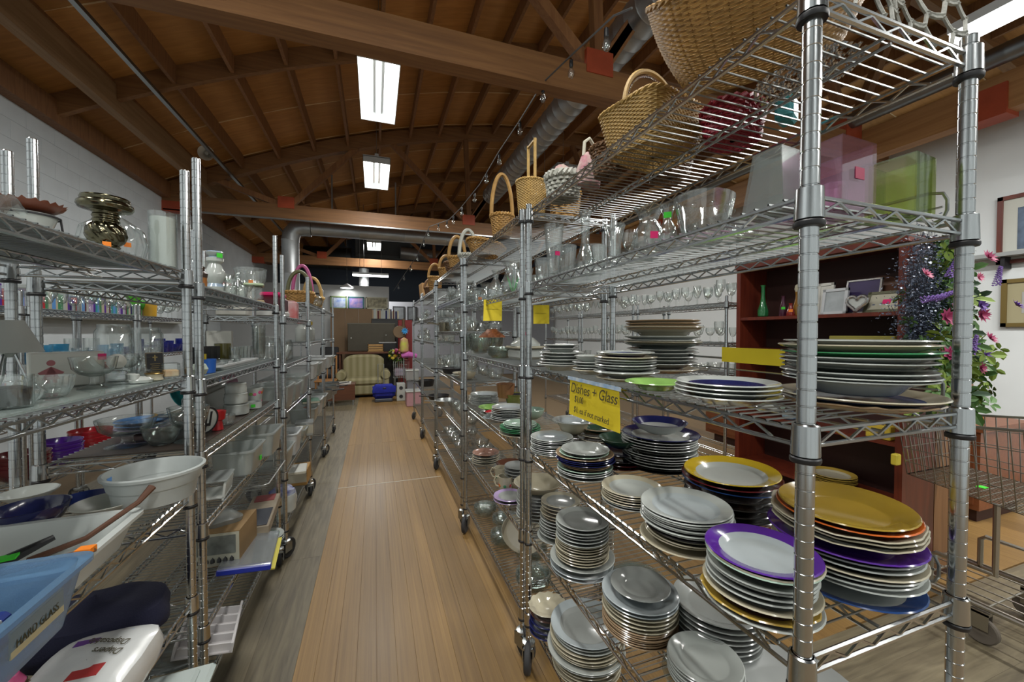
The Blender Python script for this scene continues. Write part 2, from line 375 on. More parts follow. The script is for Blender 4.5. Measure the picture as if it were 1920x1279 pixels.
def caster(t, x, y, rz):
    o = put('caster', cached('cst', lambda: MB().lathe([(.012, .10), (.028, .102), (.028, .118), (.012, .122)], 12).box(-.024, -.03, .048, -.02, .03, .105).box(.02, -.03, .048, .024, .03, .105).box(-.024, -.03, .095, .024, .03, .105).mesh(STEEL)), t, (x, y, 0), rz)
    def wm():
        m = MB(); pr = [(.001, -.012), (.018, -.014), (.022, -.012), (.042, -.012), (.056, -.013), (.0615, -.008), (.0615, .008), (.056, .013), (.042, .012), (.022, .012), (.018, .014), (.001, .012)]
        return m.lathe(pr, 20, M=Matrix.Rotation(pi / 2, 4, 'Y')).mesh(RUBBER)
    put('wheel', cached('whl', wm), o, (0, -.02, .0617))
def rack(label, x, y0, L, levels, w=.414, h=1.99, flip=False, group='chrome wire shelving racks', wheels=True):
    """x, y0: front post at the near end; flip turns the depth towards -x"""
    t = thing('wire_shelving_rack', label, 'shelving rack', (x, y0 if not flip else y0 + L, 0), pi if flip else 0, group)
    for i, (px, py) in enumerate(((0, 0), (w, 0), (0, L), (w, L))):
        put('post', cached(('post', h), lambda: post_mesh(h - .12)), t, (px, py, .12))
        if wheels: caster(t, px, py, (.3, 1.2, -.5, 2.2)[i])
    for z in levels:
        s = put('shelf', cached(('rail', L, w), lambda: rail_mesh(L, w)), t, (0, 0, z))
        put('wire_deck', cached(('deck', L, w), lambda: deck_mesh(L, w)), s)
        for px, py in ((0, 0), (w, 0), (0, L), (w, L)): put('collar', cached('col', COLM), s, (px, py, 0))
    return t
R1Z = [1.96, 1.656, 1.30, .944, .589, .233]
R2Z = [1.977, 1.64, 1.295, .93, .564, .21]
R3Z = [1.99, 1.72, 1.456, 1.07, .72, .40, .2]
R4Z = [1.93, 1.62, 1.34, 1.02, .65, .25]
L1Z = [1.64, 1.30, .93, .58, .2]
L2Z = [1.61, 1.28, 1.03, .78, .42, .22]
L3Z = [1.55, 1.24, .95, .55, .22]
L4Z = [1.72, 1.36, 1.02, .62, .25]
XF, DW = .619, .414
rack('nearest right rack loaded with dinner plates and baskets', XF, .416, 1.141, R1Z)
rack('second right rack with glass vases and mint plates', XF, 1.63, 1.17, R2Z)
rack('third right rack crowded with clear glass bowls', XF, 2.90, 1.30, R3Z)
rack('fourth right rack beneath the hanging leaf basket', XF, 4.30, 1.20, R4Z)
rack('last right rack beside the far shopping cart', XF, 5.62, 1.15, R4Z)
XL = -.57
rack('nearest left rack with white basin and blue bin', XL, .40, 1.141, L1Z, h=1.965, flip=True)
rack('second left rack with white canisters and clear bins', XL, 1.63, 1.12, L2Z, h=2.04, flip=True)
rack('third left rack with maroon roaster and plastic tubs', XL + .02, 2.84, 1.02, L3Z, h=1.94, flip=True)
rack('fourth left rack topped by hooped gift baskets', XL, 3.95, 1.08, L4Z, h=1.95, flip=True)
rack('last left rack before the brown folding table', XL, 5.12, 1.10, L4Z, h=1.95, flip=True)
BZ = [1.60, 1.24, .9, .5]
XB = -2.0
rack('back left rack nearest the tall posts with goblets', XB, 2.05, 1.141, BZ, flip=True, h=1.7, wheels=True)
rack('back left rack holding the blue tumblers', XB, 3.25, 1.141, BZ, flip=True, h=1.7, wheels=True)
rack('back left rack holding the lime green goblet', XB, 4.45, 1.141, BZ, flip=True, h=1.7, wheels=True)
GZ = [1.695, 1.36, 1.10, .8, .4]
XG = 2.70
rack('stemware rack standing just behind the red bookcase', XG, 2.45, 1.141, GZ, h=1.75, wheels=True)
rack('stemware rack second beyond the red bookcase', XG, 3.67, 1.141, GZ, h=1.75, wheels=True)
rack('stemware rack third beyond the red bookcase', XG, 4.89, 1.141, GZ, h=1.75, wheels=True)
# ================================================================== PLATES
PAL = dict(white=(.43, .455, .43), cream=(.46, .42, .31), grey=(.30, .315, .30), navy=(.012, .016, .085), brown=(.11, .045, .028), green=(.05, .235, .10),
           lime=(.24, .43, .11), mint=(.34, .47, .38), purple=(.085, .02, .26), mustard=(.36, .235, .03), orange=(.60, .13, .02), maroon=(.10, .010, .014),
           rose=(.36, .20, .15), yellow=(.52, .36, .02), blue=(.015, .05, .17), tan=(.36, .25, .15), black=(.012, .012, .014), pale=(.40, .445, .46),
           darkgreen=(.03, .07, .045), red=(.45, .02, .03), pink=(.62, .10, .25), teal=(.03, .28, .30), sky=(.10, .28, .62), ochre=(.42, .28, .05), lavender=(.40, .30, .52))
def glaze(c, rough=.16): return mat('glaze_' + c, PAL[c], rough, coat=.4, noise=.05, scale=14)
CLEARD = glassmat('pressed_glass', (.93, .955, .94), 1.6, .04, .06, (.62, .68, .65))
def dish_prof(R, style):
    t = .0038
    if style == 'bowl':
        h = R * .42; p = [(.45 * R, 0), (.50 * R, .003), (.78 * R, h * .38), (.95 * R, h * .85), (R, h), (R - .003, h + .001), (.92 * R, h * .86 + t), (.74 * R, h * .40 + t), (.45 * R, t * 1.3), (.0005, t)]
        rim = {4, 5, 6}
    elif style == 'deep':
        h = R * .75; p = [(.45 * R, 0), (.52 * R, .003), (.80 * R, h * .30), (.96 * R, h * .80), (R, h), (R - .004, h + .001), (.92 * R, h * .8 + t), (.75 * R, h * .32 + t), (.42 * R, t * 1.4), (.0005, t)]
        rim = {4, 5}
    elif style == 'soup':
        h = R * .24; p = [(.5 * R, 0), (.55 * R, .003), (.70 * R, h * .7), (.96 * R, h), (R, h + .001), (R - .002, h + .003), (.70 * R, h * .78 + t), (.60 * R, h * .25 + t), (.48 * R, t), (.0005, t)]
        rim = {2, 3, 4, 5}
    elif style == 'flat':
        h = R * .10; p = [(.72 * R, 0), (.75 * R, .002), (.95 * R, h * .75), (R, h), (R - .002, h + .002), (.93 * R, h * .7 + t), (.76 * R, t + .001), (.70 * R, t), (.0005, t)]
        rim = {2, 3, 4, 5}
    else:
        h = R * .17; p = [(.56 * R, 0), (.60 * R, .003), (.72 * R, h * .42), (.95 * R, h * .92), (R, h), (R - .002, h + .002), (.74 * R, h * .48 + t), (.66 * R, t + .002), (.60 * R, t), (.0005, t)]
        rim = {2, 3, 4, 5}
    return p, rim, h
def dish_mesh(R, style, body, rim, oval=1.0, scallop=0):
    def fn():
        p, rs, h = dish_prof(R, style)
        mod = (lambda a, i, r, z: (r * (1 + (.025 * cos(a * scallop) if 2 < i < 7 else 0)), z * (1 + (.12 * cos(a * scallop) if 2 < i < 7 else 0)))) if scallop else None
        b = CLEARD if body == 'glass' else glaze(body); r_ = b if rim == body else (CLEARD if rim == 'glass' else glaze(rim))
        return MB().lathe(p, 40, mod=mod, sy=oval, mis=[1 if i in rs else 0 for i in range(len(p) - 1)]).mesh([b, r_], ang=50)
    return cached(('dish', round(R, 4), style, body, rim, oval, scallop), fn)
WORD = dict(plate='plate', bowl='bowl', soup='soup plate', flat='flat plate', deep='deep bowl')
def stack(where, x, y, zs, zt, r, rows, group=None, rz=0.0):
    """rows from the top: (count, style, radius factor, body, rim, name[, oval, scallop, pitch weight])"""
    items = []
    for row in rows:
        n, st, rf, body, rim, nm = row[:6]; ov = row[6] if len(row) > 6 else 1.0; sc = row[7] if len(row) > 7 else 0; pw = row[8] if len(row) > 8 else 1.0
        items += [(st, rf, body, rim, nm, ov, sc, pw)] * n
    hs = dish_prof(r * items[0][1], items[0][0])[2]
    tot = sum(i[7] for i in items[1:]) or 1; span = max(.004 * (len(items) - 1), zt - zs - hs - .006)
    z = zs + .0075 + span; n = len(items)
    for k, (st, rf, body, rim, nm, ov, sc, pw) in enumerate(items):
        if k: z -= span * pw / tot
        j = .0035 if 0 < k < n - 1 else .001
        o = put('bowl' if st in ('bowl', 'deep') else 'plate', dish_mesh(r * rf, st, body, rim, ov, sc), None, (x + random.uniform(-j, j), y + random.uniform(-j, j), z), rz + random.uniform(-.1, .1))
        if 0 < k < n - 1: o.rotation_euler[0] = random.uniform(-.008, .008); o.rotation_euler[1] = random.uniform(-.008, .008)
        if n == 1: lab = f'{nm} lying alone {where}'
        elif k == 0: lab = f'{nm} topping the stack {where}'
        elif k == n - 1: lab = f'{nm}, lowest in stack {where}'
        else: lab = f'{nm}, {ORD[k]} down in stack {where}'
        tag(o, lab, 'bowl' if st in ('bowl', 'deep') else 'plate', group or ('dishes ' + where))
# --- nearest right rack, sign level
stack('nearest the corner posts at sign level', .897, .514, 1.30, 1.425, .125, [
    (1, 'flat', 1.0, 'cream', 'cream', 'wide cream plate'), (1, 'soup', .95, 'white', 'white', 'off-white plate'), (1, 'plate', 1.0, 'white', 'green', 'green rimmed plate', 1, 0, 1.4),
    (2, 'plate', .97, 'white', 'white', 'white dinner plate'), (1, 'plate', .94, 'glass', 'glass', 'clear glass plate'), (2, 'plate', .97, 'white', 'white', 'white dinner plate'), (1, 'soup', .95, 'white', 'white', 'white soup plate', 1, 0, 1.6),
    (1, 'flat', 1.05, 'blue', 'cream', 'cream plate with blue centre', 1, 0, 1.5), (1, 'flat', 1.02, 'cream', 'tan', 'cream scalloped plate', 1, 24, 1.2)])
stack('left of the chrome corner post', .689, .623, 1.30, 1.348, .097, [
    (1, 'plate', 1.0, 'navy', 'white', 'oval platter with navy centre', 1.0), (3, 'plate', 1.02, 'white', 'white', 'white oval platter', 1.0, 0, 1)])
stack('beside the yellow price sign', .671, .818, 1.30, 1.318, .076, [(1, 'soup', 1.0, 'lime', 'lime', 'lime green plate')])
stack('behind the lime green plate', .714, 1.010, 1.30, 1.389, .093, [
    (1, 'soup', .92, 'navy', 'white', 'navy centred plate'), (1, 'plate', 1.0, 'tan', 'cream', 'tan plate'), (4, 'plate', .98, 'white', 'white', 'white plate'), (1, 'flat', 1.05, 'white', 'white', 'wide white plate'), (1, 'soup', .93, 'white', 'white', 'white soup plate', 1, 0, 1.3), (1, 'flat', .93, 'cream', 'cream', 'cream plate')])
stack('at the rear of sign level, tallest there', 1.0, 1.19, 1.30, 1.492, .135, [
    (4, 'flat', .97, 'cream', 'tan', 'tan plate', 1, 0, .8), (1, 'soup', 1.05, 'cream', 'cream', 'cream soup plate', 1, 0, 1.2), (2, 'flat', .98, 'white', 'white', 'grey white plate'), (1, 'flat', 1.0, 'glass', 'glass', 'clear glass plate'),
    (1, 'soup', 1.02, 'white', 'cream', 'cream rimmed plate', 1, 0, 1.2), (5, 'plate', .92, 'grey', 'white', 'white dinner plate'), (1, 'flat', .95, 'brown', 'cream', 'brown plate')])
stack('by the paired posts at sign level', .681, 1.372, 1.30, 1.401, .092, [
    (2, 'soup', .78, 'white', 'grey', 'grey white saucer'), (4, 'plate', .95, 'white', 'white', 'white plate'), (1, 'soup', 1.05, 'cream', 'white', 'cream plate', 1, 0, 1.3)])
stack('of saucers between two taller stacks', .700, 1.195, 1.30, 1.370, .054, [
    (1, 'bowl', .95, 'white', 'white', 'small white bowl'), (3, 'plate', 1.05, 'white', 'white', 'white saucer'), (1, 'soup', 1.15, 'white', 'cream', 'cream saucer', 1, 0, 1.3)])
# --- nearest right rack, level below the sign
stack('under the mustard platter', .897, .526, .944, 1.103, .123, [
    (1, 'plate', 1.0, 'mustard', 'mustard', 'big mustard yellow oval platter', .90), (1, 'plate', 1.02, 'orange', 'orange', 'bright orange plate', .92), (3, 'plate', 1.04, 'cream', 'cream', 'wavy cream plate', .95, 9, 1.0), (1, 'soup', .85, 'grey', 'grey', 'grey soup plate'),
    (1, 'plate', 1.03, 'purple', 'purple', 'purple plate', 1, 0, 1.2), (2, 'plate', .95, 'white', 'white', 'white plate'), (1, 'plate', 1.0, 'black', 'cream', 'dark plate with cream rim'), (3, 'plate', .97, 'white', 'white', 'white dinner plate'), (1, 'soup', .85, 'white', 'white', 'white soup plate'), (1, 'flat', 1.0, 'white', 'blue', 'blue rimmed white plate', 1, 0, 1.2)], rz=.5)
stack('under the yellow rimmed platter', .931, .825, .944, 1.068, .133, [
    (1, 'plate', 1.0, 'white', 'yellow', 'white oval platter with yellow rim', .88), (1, 'plate', 1.0, 'maroon', 'maroon', 'dark red plate', .92, 0, .8), (1, 'plate', .93, 'blue', 'blue', 'dark blue plate'), (3, 'plate', .90, 'black', 'black', 'black plate', 1, 0, 1.4), (1, 'plate', .93, 'grey', 'black', 'charcoal plate')], rz=.4)
stack('of grey white plates before the yellow platter', .703, .749, .944, 1.038, .102, [
    (8, 'plate', 1.0, 'pale', 'white', 'grey white dinner plate', 1, 0, .9), (1, 'plate', .93, 'navy', 'black', 'black plate'), (3, 'plate', .90, 'cream', 'cream', 'cream plate'), (1, 'flat', 1.02, 'cream', 'cream', 'wide cream plate', 1, 0, 1.3)])
stack('with dark rings inside their rims', .703, .957, .944, 1.004, .086, [
    (5, 'plate', 1.0, 'white', 'cream', 'white plate'), (2, 'plate', .98, 'pale', 'white', 'pale plate')])
stack('under the navy rimmed bowl', .985, 1.18, .944, 1.125, .135, [
    (1, 'bowl', .72, 'white', 'navy', 'white bowl with navy rim'), (1, 'plate', 1.0, 'white', 'navy', 'white plate with navy rim', 1, 0, 2.6), (4, 'plate', .98, 'grey', 'white', 'grey white plate'), (1, 'plate', .96, 'glass', 'glass', 'clear glass plate'), (5, 'plate', .97, 'grey', 'white', 'white rimmed plate'), (2, 'plate', .97, 'black', 'black', 'black plate')])
stack('mixing navy and brown plates', .693, 1.210, .944, 1.043, .101, [
    (1, 'soup', .83, 'white', 'white', 'pale soup plate'), (1, 'plate', .85, 'white', 'mint', 'pale green plate', 1, 0, .6), (1, 'plate', 1.0, 'tan', 'tan', 'glossy brown plate'), (3, 'plate', 1.0, 'navy', 'navy', 'navy blue plate', 1, 0, 1.0), (2, 'plate', .85, 'cream', 'tan', 'cream plate'), (1, 'plate', .95, 'white', 'mint', 'white plate'), (2, 'plate', .95, 'brown', 'white', 'brown plate'), (1, 'flat', .95, 'white', 'white', 'white plate')])
stack('of bright white plates by the paired posts', .675, 1.444, .944, 1.031, .086, [
    (9, 'plate', 1.0, 'pale', 'white', 'bright white plate'), (1, 'soup', .92, 'cream', 'white', 'cream plate', 1, 0, 1.4)])
stack('under the purple rimmed plate', .674, .530, .944, 1.049, .094, [
    (1, 'plate', 1.0, 'pale', 'purple', 'white plate with purple rim'), (1, 'plate', 1.0, 'white', 'cream', 'cream edged plate', 1, 0, .7), (1, 'soup', 1.0, 'white', 'mint', 'pale green rimmed plate'), (4, 'plate', .95, 'grey', 'white', 'white dinner plate'), (1, 'plate', 1.02, 'white', 'cream', 'cream rimmed plate', 1, 0, 1.3),
    (1, 'flat', 1.02, 'brown', 'ochre', 'brown scalloped plate', 1, 30), (1, 'flat', 1.04, 'white', 'white', 'wide white plate')])
stack('of green edged plates by the price sign', .90, 1.46, .944, 1.045, .095, [
    (1, 'soup', .85, 'darkgreen', 'tan', 'dark green patterned plate'), (2, 'plate', .95, 'darkgreen', 'cream', 'dark green plate'), (2, 'plate', .9, 'cream', 'green', 'green edged cream plate')])
stack('under the glossy dark green bowl', .86, 1.24, .944, 1.06, .09, [
    (1, 'bowl', .9, 'darkgreen', 'darkgreen', 'glossy dark green bowl'), (2, 'plate', 1.0, 'navy', 'black', 'dark navy plate', 1, 0, 2), (2, 'plate', .98, 'maroon', 'maroon', 'maroon plate')])
stack('behind the bright white plates', .80, 1.50, .944, 1.075, .085, [(1, 'soup', 1.05, 'pale', 'white', 'wide white bowl'), (1, 'deep', .8, 'cream', 'cream', 'deep cream bowl', 1, 0, 1), (2, 'plate', .8, 'grey', 'black', 'charcoal edged plate')])
stack('of brown saucers at the rear post', 1.0, .90, .944, 1.0, .055, [(1, 'bowl', .8, 'rose', 'brown', 'small brown bowl'), (2, 'plate', .95, 'rose', 'brown', 'brown edged saucer'), (3, 'plate', 1.0, 'brown', 'rose', 'brown saucer')])
# --- nearest right rack, lower levels
stack('of narrow white plates below navy stack', .707, 1.252, .589, .775, .095, [
    (6, 'plate', 1.0, 'grey', 'white', 'small white plate', 1, 0, 1.0), (8, 'plate', 1.0, 'grey', 'cream', 'small cream white plate', 1, 0, .75), (1, 'plate', 1.22, 'white', 'white', 'white plate'), (2, 'flat', 1.2, 'white', 'pale', 'wide white plate', 1, 0, 1.3)])
stack('of cream plates by the caster post', .730, 1.475, .589, .750, .086, [
    (5, 'plate', .95, 'grey', 'cream', 'grey cream plate'), (6, 'plate', 1.0, 'cream', 'white', 'cream white plate', 1, 0, .8), (1, 'flat', 1.15, 'white', 'white', 'wide white plate')])
stack('leaning near the rail below grey plates', .716, .934, .589, .727, .106, [
    (1, 'soup', .78, 'grey', 'grey', 'small grey plate'), (2, 'plate', 1.0, 'pale', 'pale', 'pale blue grey plate', 1, 0, 1.3), (4, 'plate', .98, 'cream', 'cream', 'cream plate'), (7, 'plate', .97, 'cream', 'tan', 'ivory plate', 1, 0, .6)])
stack('lowest in front of the corner post', .754, .735, .589, .658, .085, [(6, 'plate', 1.0, 'white', 'white', 'white plate'), (1, 'plate', 1.15, 'glass', 'glass', 'speckled glass plate')])
stack('of large plates right of the ivory plates', .90, .84, .589, .70, .115, [(7, 'plate', 1.0, 'grey', 'grey', 'large grey plate')])
stack('of glass under the grey plates', .83, 1.10, .589, .63, .095, [(1, 'soup', .8, 'glass', 'glass', 'clear glass saucer'), (3, 'plate', 1.0, 'glass', 'glass', 'clear glass plate')])
stack('with blue floral plate on the bottom shelf', .715, 1.235, .233, .404, .128, [
    (1, 'plate', 1.0, 'grey', 'pale', 'blue floral rimmed plate'), (2, 'plate', .97, 'brown', 'white', 'brown edged plate'), (5, 'plate', 1.0, 'white', 'cream', 'cream white plate'), (2, 'soup', 1.08, 'mint', 'white', 'wide pale green plate'), (4, 'plate', .95, 'cream', 'cream', 'cream plate')])
stack('on the bottom shelf beside the caster', .655, 1.44, .233, .345, .07, [(1, 'soup', 1.1, 'cream', 'cream', 'scalloped cream plate', 1, 12), (1, 'plate', 1.0, 'brown', 'brown', 'brown plate'), (3, 'plate', 1.05, 'white', 'navy', 'blue edged plate')])
stack('on the bottom shelf under the ivory plates', .72, .95, .233, .33, .10, [(5, 'plate', 1.0, 'white', 'cream', 'white bottom shelf plate')])
o = put('serving_board', MB().lathe(dish_prof(.20, 'flat')[0], 40, sy=.78).mesh(mat('grey_melamine', (.36, .375, .365), .4)), None, (.875, .60, .597), .5); tag(o, 'large grey oval serving board lying flat near the corner post', 'serving board')
# --- second right rack
stack('of white plates behind the lime saucer', .726, 2.127, .93, 1.026, .101, [(7, 'plate', 1.0, 'pale', 'white', 'white plate'), (2, 'soup', 1.12, 'white', 'white', 'wide white plate')])
stack('of mint plates at the paired posts', .691, 1.858, .93, .994, .105, [(2, 'plate', .80, 'mint', 'mint', 'mint green plate'), (3, 'plate', .98, 'mint', 'green', 'green edged mint plate'), (1, 'flat', 1.0, 'cream', 'cream', 'cream plate')])
stack('of white plates at the second post', .730, 2.68, .93, 1.022, .100, [(9, 'plate', 1.0, 'pale', 'white', 'white plate')])
stack('of low saucers on the second rack', .70, 2.55, .564, .645, .09, [(1, 'soup', 1.0, 'rose', 'rose', 'pinkish glossy plate'), (4, 'plate', 1.02, 'white', 'cream', 'cream white saucer')])
stack('beside the white plates on the second rack', .70, 2.36, .93, .985, .095, [(1, 'soup', 1.0, 'lime', 'lime', 'lime green saucer'), (1, 'plate', .9, 'rose', 'white', 'rose edged plate')])
stack('with berry pattern beside the lime saucer', .66, 2.22, .93, .985, .065, [(1, 'bowl', .8, 'white', 'red', 'red berry patterned bowl'), (1, 'soup', 1.0, 'pale', 'pale', 'pale saucer')])
stack('under cream rim at the paired posts', .73, 1.72, .564, .74, .105, [(1, 'bowl', 1.1, 'cream', 'cream', 'wide cream glass bowl'), (5, 'plate', .95, 'white', 'white', 'white plate', 1, 0, 1), (3, 'plate', .98, 'cream', 'white', 'cream plate')])
stack('in front of the flowered mugs', .66, 1.93, .564, .60, .085, [(1, 'soup', 1.0, 'grey', 'lavender', 'lavender rimmed soup plate'), (1, 'plate', .98, 'white', 'lavender', 'pale lavender plate')])
stack('of square lids behind the flowered mugs', .76, 2.08, .564, .70, .075, [(4, 'flat', 1.0, 'grey', 'grey', 'grey green lid'), (1, 'deep', 1.0, 'cream', 'cream', 'cream crock', 1, 0, 4)])
stack('with dark pans at the second post', .80, 2.33, .564, .63, .10, [(1, 'bowl', .9, 'brown', 'brown', 'dark brown shallow bowl'), (1, 'soup', 1.1, 'lavender', 'white', 'pale dish'), (1, 'soup', 1.1, 'black', 'tan', 'dark dish')])
stack('on the third rack front edge', .70, 3.2, 1.07, 1.12, .10, [(1, 'bowl', 1.0, 'cream', 'cream', 'cream bowl'), (1, 'soup', 1.1, 'pale', 'white', 'white dish')])
# ================================================================== GLASSWARE
OUTL = dict(
    tumbler=([(.38, 0), (.40, .02), (.5, 1)], .06), pilsner=([(.30, 0), (.27, .03), (.33, .28), (.45, .75), (.5, 1)], .10),
    goblet=([(.36, 0), (.35, .012), (.07, .05), (.045, .12), (.05, .42), (.26, .48), (.45, .64), (.5, .80), (.45, 1)], .47),
    flute=([(.40, 0), (.38, .012), (.07, .04), (.05, .1), (.06, .36), (.30, .45), (.46, .70), (.5, .9), (.46, 1)], .40),
    martini=([(.33, 0), (.31, .015), (.05, .05), (.04, .12), (.04, .50), (.07, .53), (.5, 1)], .53),
    budvase=([(.48, 0), (.5, .03), (.47, .24), (.30, .37), (.21, .52), (.22, .88), (.34, 1)], .05),
    roundvase=([(.28, 0), (.42, .12), (.5, .33), (.43, .54), (.27, .70), (.29, .80), (.44, 1)], .05),
    bottle=([(.40, 0), (.5, .08), (.46, .45), (.22, .62), (.26, .8), (.42, 1)], .05),
    bowl=([(.24, 0), (.28, .04), (.42, .42), (.5, 1)], .10), lowbowl=([(.30, 0), (.33, .06), (.46, .5), (.5, 1)], .14),
    compote=([(.36, 0), (.33, .03), (.12, .10), (.09, .22), (.11, .36), (.30, .44), (.44, .62), (.5, 1)], .45),
    cakestand=([(.34, 0), (.32, .04), (.10, .14), (.09, .6), (.16, .78), (.46, .84), (.5, .92), (.5, 1)], .90),
    decanter=([(.36, 0), (.5, .10), (.46, .40), (.20, .66), (.13, .74), (.15, .90), (.24, 1)], .06),
    flarevase=([(.34, 0), (.30, .04), (.28, .3), (.36, .7), (.5, 1)], .08), jar=([(.46, 0), (.5, .03), (.5, .84), (.42, .92), (.42, 1)], .04),
    cylinder=([(.48, 0), (.5, .01), (.5, 1)], .03), pumpkin=([(.30, 0), (.44, .10), (.5, .34), (.44, .58), (.24, .72), (.13, .78), (.11, .92), (.18, 1)], .05),
    pitcher=([(.36, 0), (.5, .12), (.48, .38), (.34, .62), (.32, .78), (.46, 1)], .05))
def glass_mesh(kind, w, h, m, fl=0, dep=.05, seg=24):
    def fn():
        pts, base = OUTL[kind]; t = .05 * (1 if kind not in ('goblet', 'flute', 'martini') else .6)
        out = [(r * w, z * h) for r, z in pts]
        inn = [(max(.004 * w, (r - t) * w), z * h) for r, z in reversed(pts) if z > base + .01]
        # where the outline crosses the inside floor
        for (r0, z0), (r1, z1) in zip(pts, pts[1:]):
            if z0 <= base < z1: rb = r0 + (r1 - r0) * (base - z0) / (z1 - z0); inn.append((max(.01, (rb - t)) * w, base * h)); break
        inn.append((.0004, base * h)); no = len(out)
        mod = (lambda a, i, r, z: (r * (1 + dep * cos(a * fl)) if i < no and z > .03 * h else r, z)) if fl else None
        return MB().lathe(out + inn, max(seg, fl * 4), mod=mod).mesh(m, ang=60)
    return cached(('gl', kind, round(w, 3), round(h, 3), m.name, fl, dep), fn)
def sticker(parent, r, z, col, ang, s=.011, y=0):
    m = mat('sticker_' + col, {'pink': (.75, .01, .16), 'green': (.05, .62, .03), 'orange': (.85, .22, .01), 'yellow': (.75, .55, .01), 'blue': (.12, .28, .62), 'white': (.7, .7, .7)}[col], .6)
    d = Vector((cos(ang), sin(ang), 0)); e = Vector((-d.y, d.x, 0)); c = d * (r + .0012)
    M = Matrix(((e.x, d.x, 0, c.x), (e.y, d.y, 0, c.y), (0, 0, 1, z), (0, 0, 0, 1)))
    MB().box(-s, -.0004, -s * .8, s, .0004, s * .8, M=M).build('price_sticker', m, parent, smooth=False)
def toward(x, y): return atan2(-y, -x)                       # direction from a spot back to the aisle mouth
def place(u, X, wpx, hpx, v=615):
    """width and height in metres of something seen so many pixels wide and tall at depth X"""
    y = yx(u, X, v); k = cos(math.atan((u - 960) / FPX))
    return y, mpx(wpx, X, y) * k, mpx(hpx, X, y)
def glass(kind, label, u, X, z, wpx, hpx, m=None, fl=0, dep=.05, st=None, cat='glass', group=None, name=None, y=None, sz=.45):
    yy, w, h = place(u, X, wpx, hpx)
    if y is not None: yy = y
    o = put(name or {'goblet': 'goblet', 'flute': 'wine_glass', 'tumbler': 'tumbler', 'bowl': 'glass_bowl', 'lowbowl': 'glass_dish', 'compote': 'compote', 'cakestand': 'cake_stand', 'decanter': 'decanter', 'jar': 'jar', 'pilsner': 'beer_glass', 'pitcher': 'pitcher', 'martini': 'cocktail_glass', 'cylinder': 'cylinder_vase'}.get(kind, 'glass_vase'),
            glass_mesh(kind, w, h, m or GLASS, fl, dep), None, (X, yy, z + .0068), random.uniform(0, 6))
    tag(o, label, cat, group)
    if st:
        a = toward(X, yy) - o.rotation_euler.z + st[1]; pts = OUTL[kind][0]; zr = sz
        r = next(r0 + (r1 - r0) * (zr - z0) / (z1 - z0) for (r0, z0), (r1, z1) in zip(pts, pts[1:]) if z0 <= zr <= z1)
        sticker(o, r * w, zr * h, st[0], a, max(.009, w * .13))
    return o
PINKG = glassmat('pink_glass', (.97, .80, .91), 1.5, .02, .04, (.8, .4, .62)); GREENG = glassmat('lime_glass', (.82, .90, .56), 1.5, .02, .04, (.5, .6, .2))
RIPPLE = glassmat('rippled_glass', (.86, .89, .88), 1.6, .12, .18, (.50, .54, .53))
z = R1Z[1]
glass('pilsner', 'tall clear beer glass with pink sticker by paired posts', 1038, .668, z, 37, 100, st=('pink', .5))
glass('tumbler', 'ribbed clear tumbler right of the tall beer glass', 1062, .75, z, 36, 66, GLASSC, 16, .04)
glass('budvase', 'slim necked bud vase with flared mouth', 1097, .73, z, 38, 118)
glass('tumbler', 'small fluted tumbler behind the bud vase', 1122, .76, z, 28, 52, GLASSC, 12, .05)
glass('tumbler', 'short ribbed tumbler beside the cut glass vase', 1112, .88, z, 34, 70, GLASSC, 14, .05)
glass('flarevase', 'cut glass vase with etched sides', 1151, .69, z, 40, 70, GLASSC, 9, .06)
glass('goblet', 'small clear goblet between cut vase and round vase', 1180, .80, z, 30, 70)
glass('roundvase', 'round bellied clear vase with pink sticker', 1215, .75, z, 64, 96, st=('pink', .35), sz=.4)
glass('bottle', 'small flared bottle vase with green sticker', 1250, .70, z, 38, 80, st=('green', 0), sz=.75)
glass('goblet', 'clear goblet behind the round bellied vase', 1222, .95, z, 34, 95)
glass('lowbowl', 'low clear dish beside the rippled tapered vase', 1396, .80, z, 58, 34, GLASSC, 10, .04)
glass('tumbler', 'clear tumbler standing far behind the beer glass', 1020, .80, z, 34, 58, GLASSC, 10, .05)
glass('cylinder', 'clear jar glimpsed behind the corner post', 1555, .93, z, 60, 90)
# big thumbprint bowl
yb = yx(1318, .75); t = thing('glass_bowl', 'large oval thumbprint bowl of clear glass', 'bowl', (.75, yb, z + .0075), .5)
def dotmod(a, i, r, zz):
    return (r * (1 + .018 * cos(a * 14) * sin(zz * 150)), zz)
MB().lathe([(.036, 0), (.045, .004), (.062, .04), (.073, .085), (.078, .108), (.074, .110), (.068, .085), (.057, .04), (.035, .012), (.0004, .011)], 64, mod=dotmod, sx=1.05, sy=.85).build('bowl_body', GLASSC, t)
for k in range(10):
    for j, zz in enumerate((.028, .052, .074)):
        a = k * .628 + j * .314; r = (.057, .066, .073)[j]
        MB().lathe([(.0005, .0035), (.0052, .002), (.0075, -.001)], 10, M=Matrix.Translation((cos(a) * r * 1.05, sin(a) * r * .85, zz)) @ Matrix.Rotation(a, 4, 'Z') @ Matrix.Rotation(pi / 2, 4, 'Y')).build('glass_dot', GLASS, t)
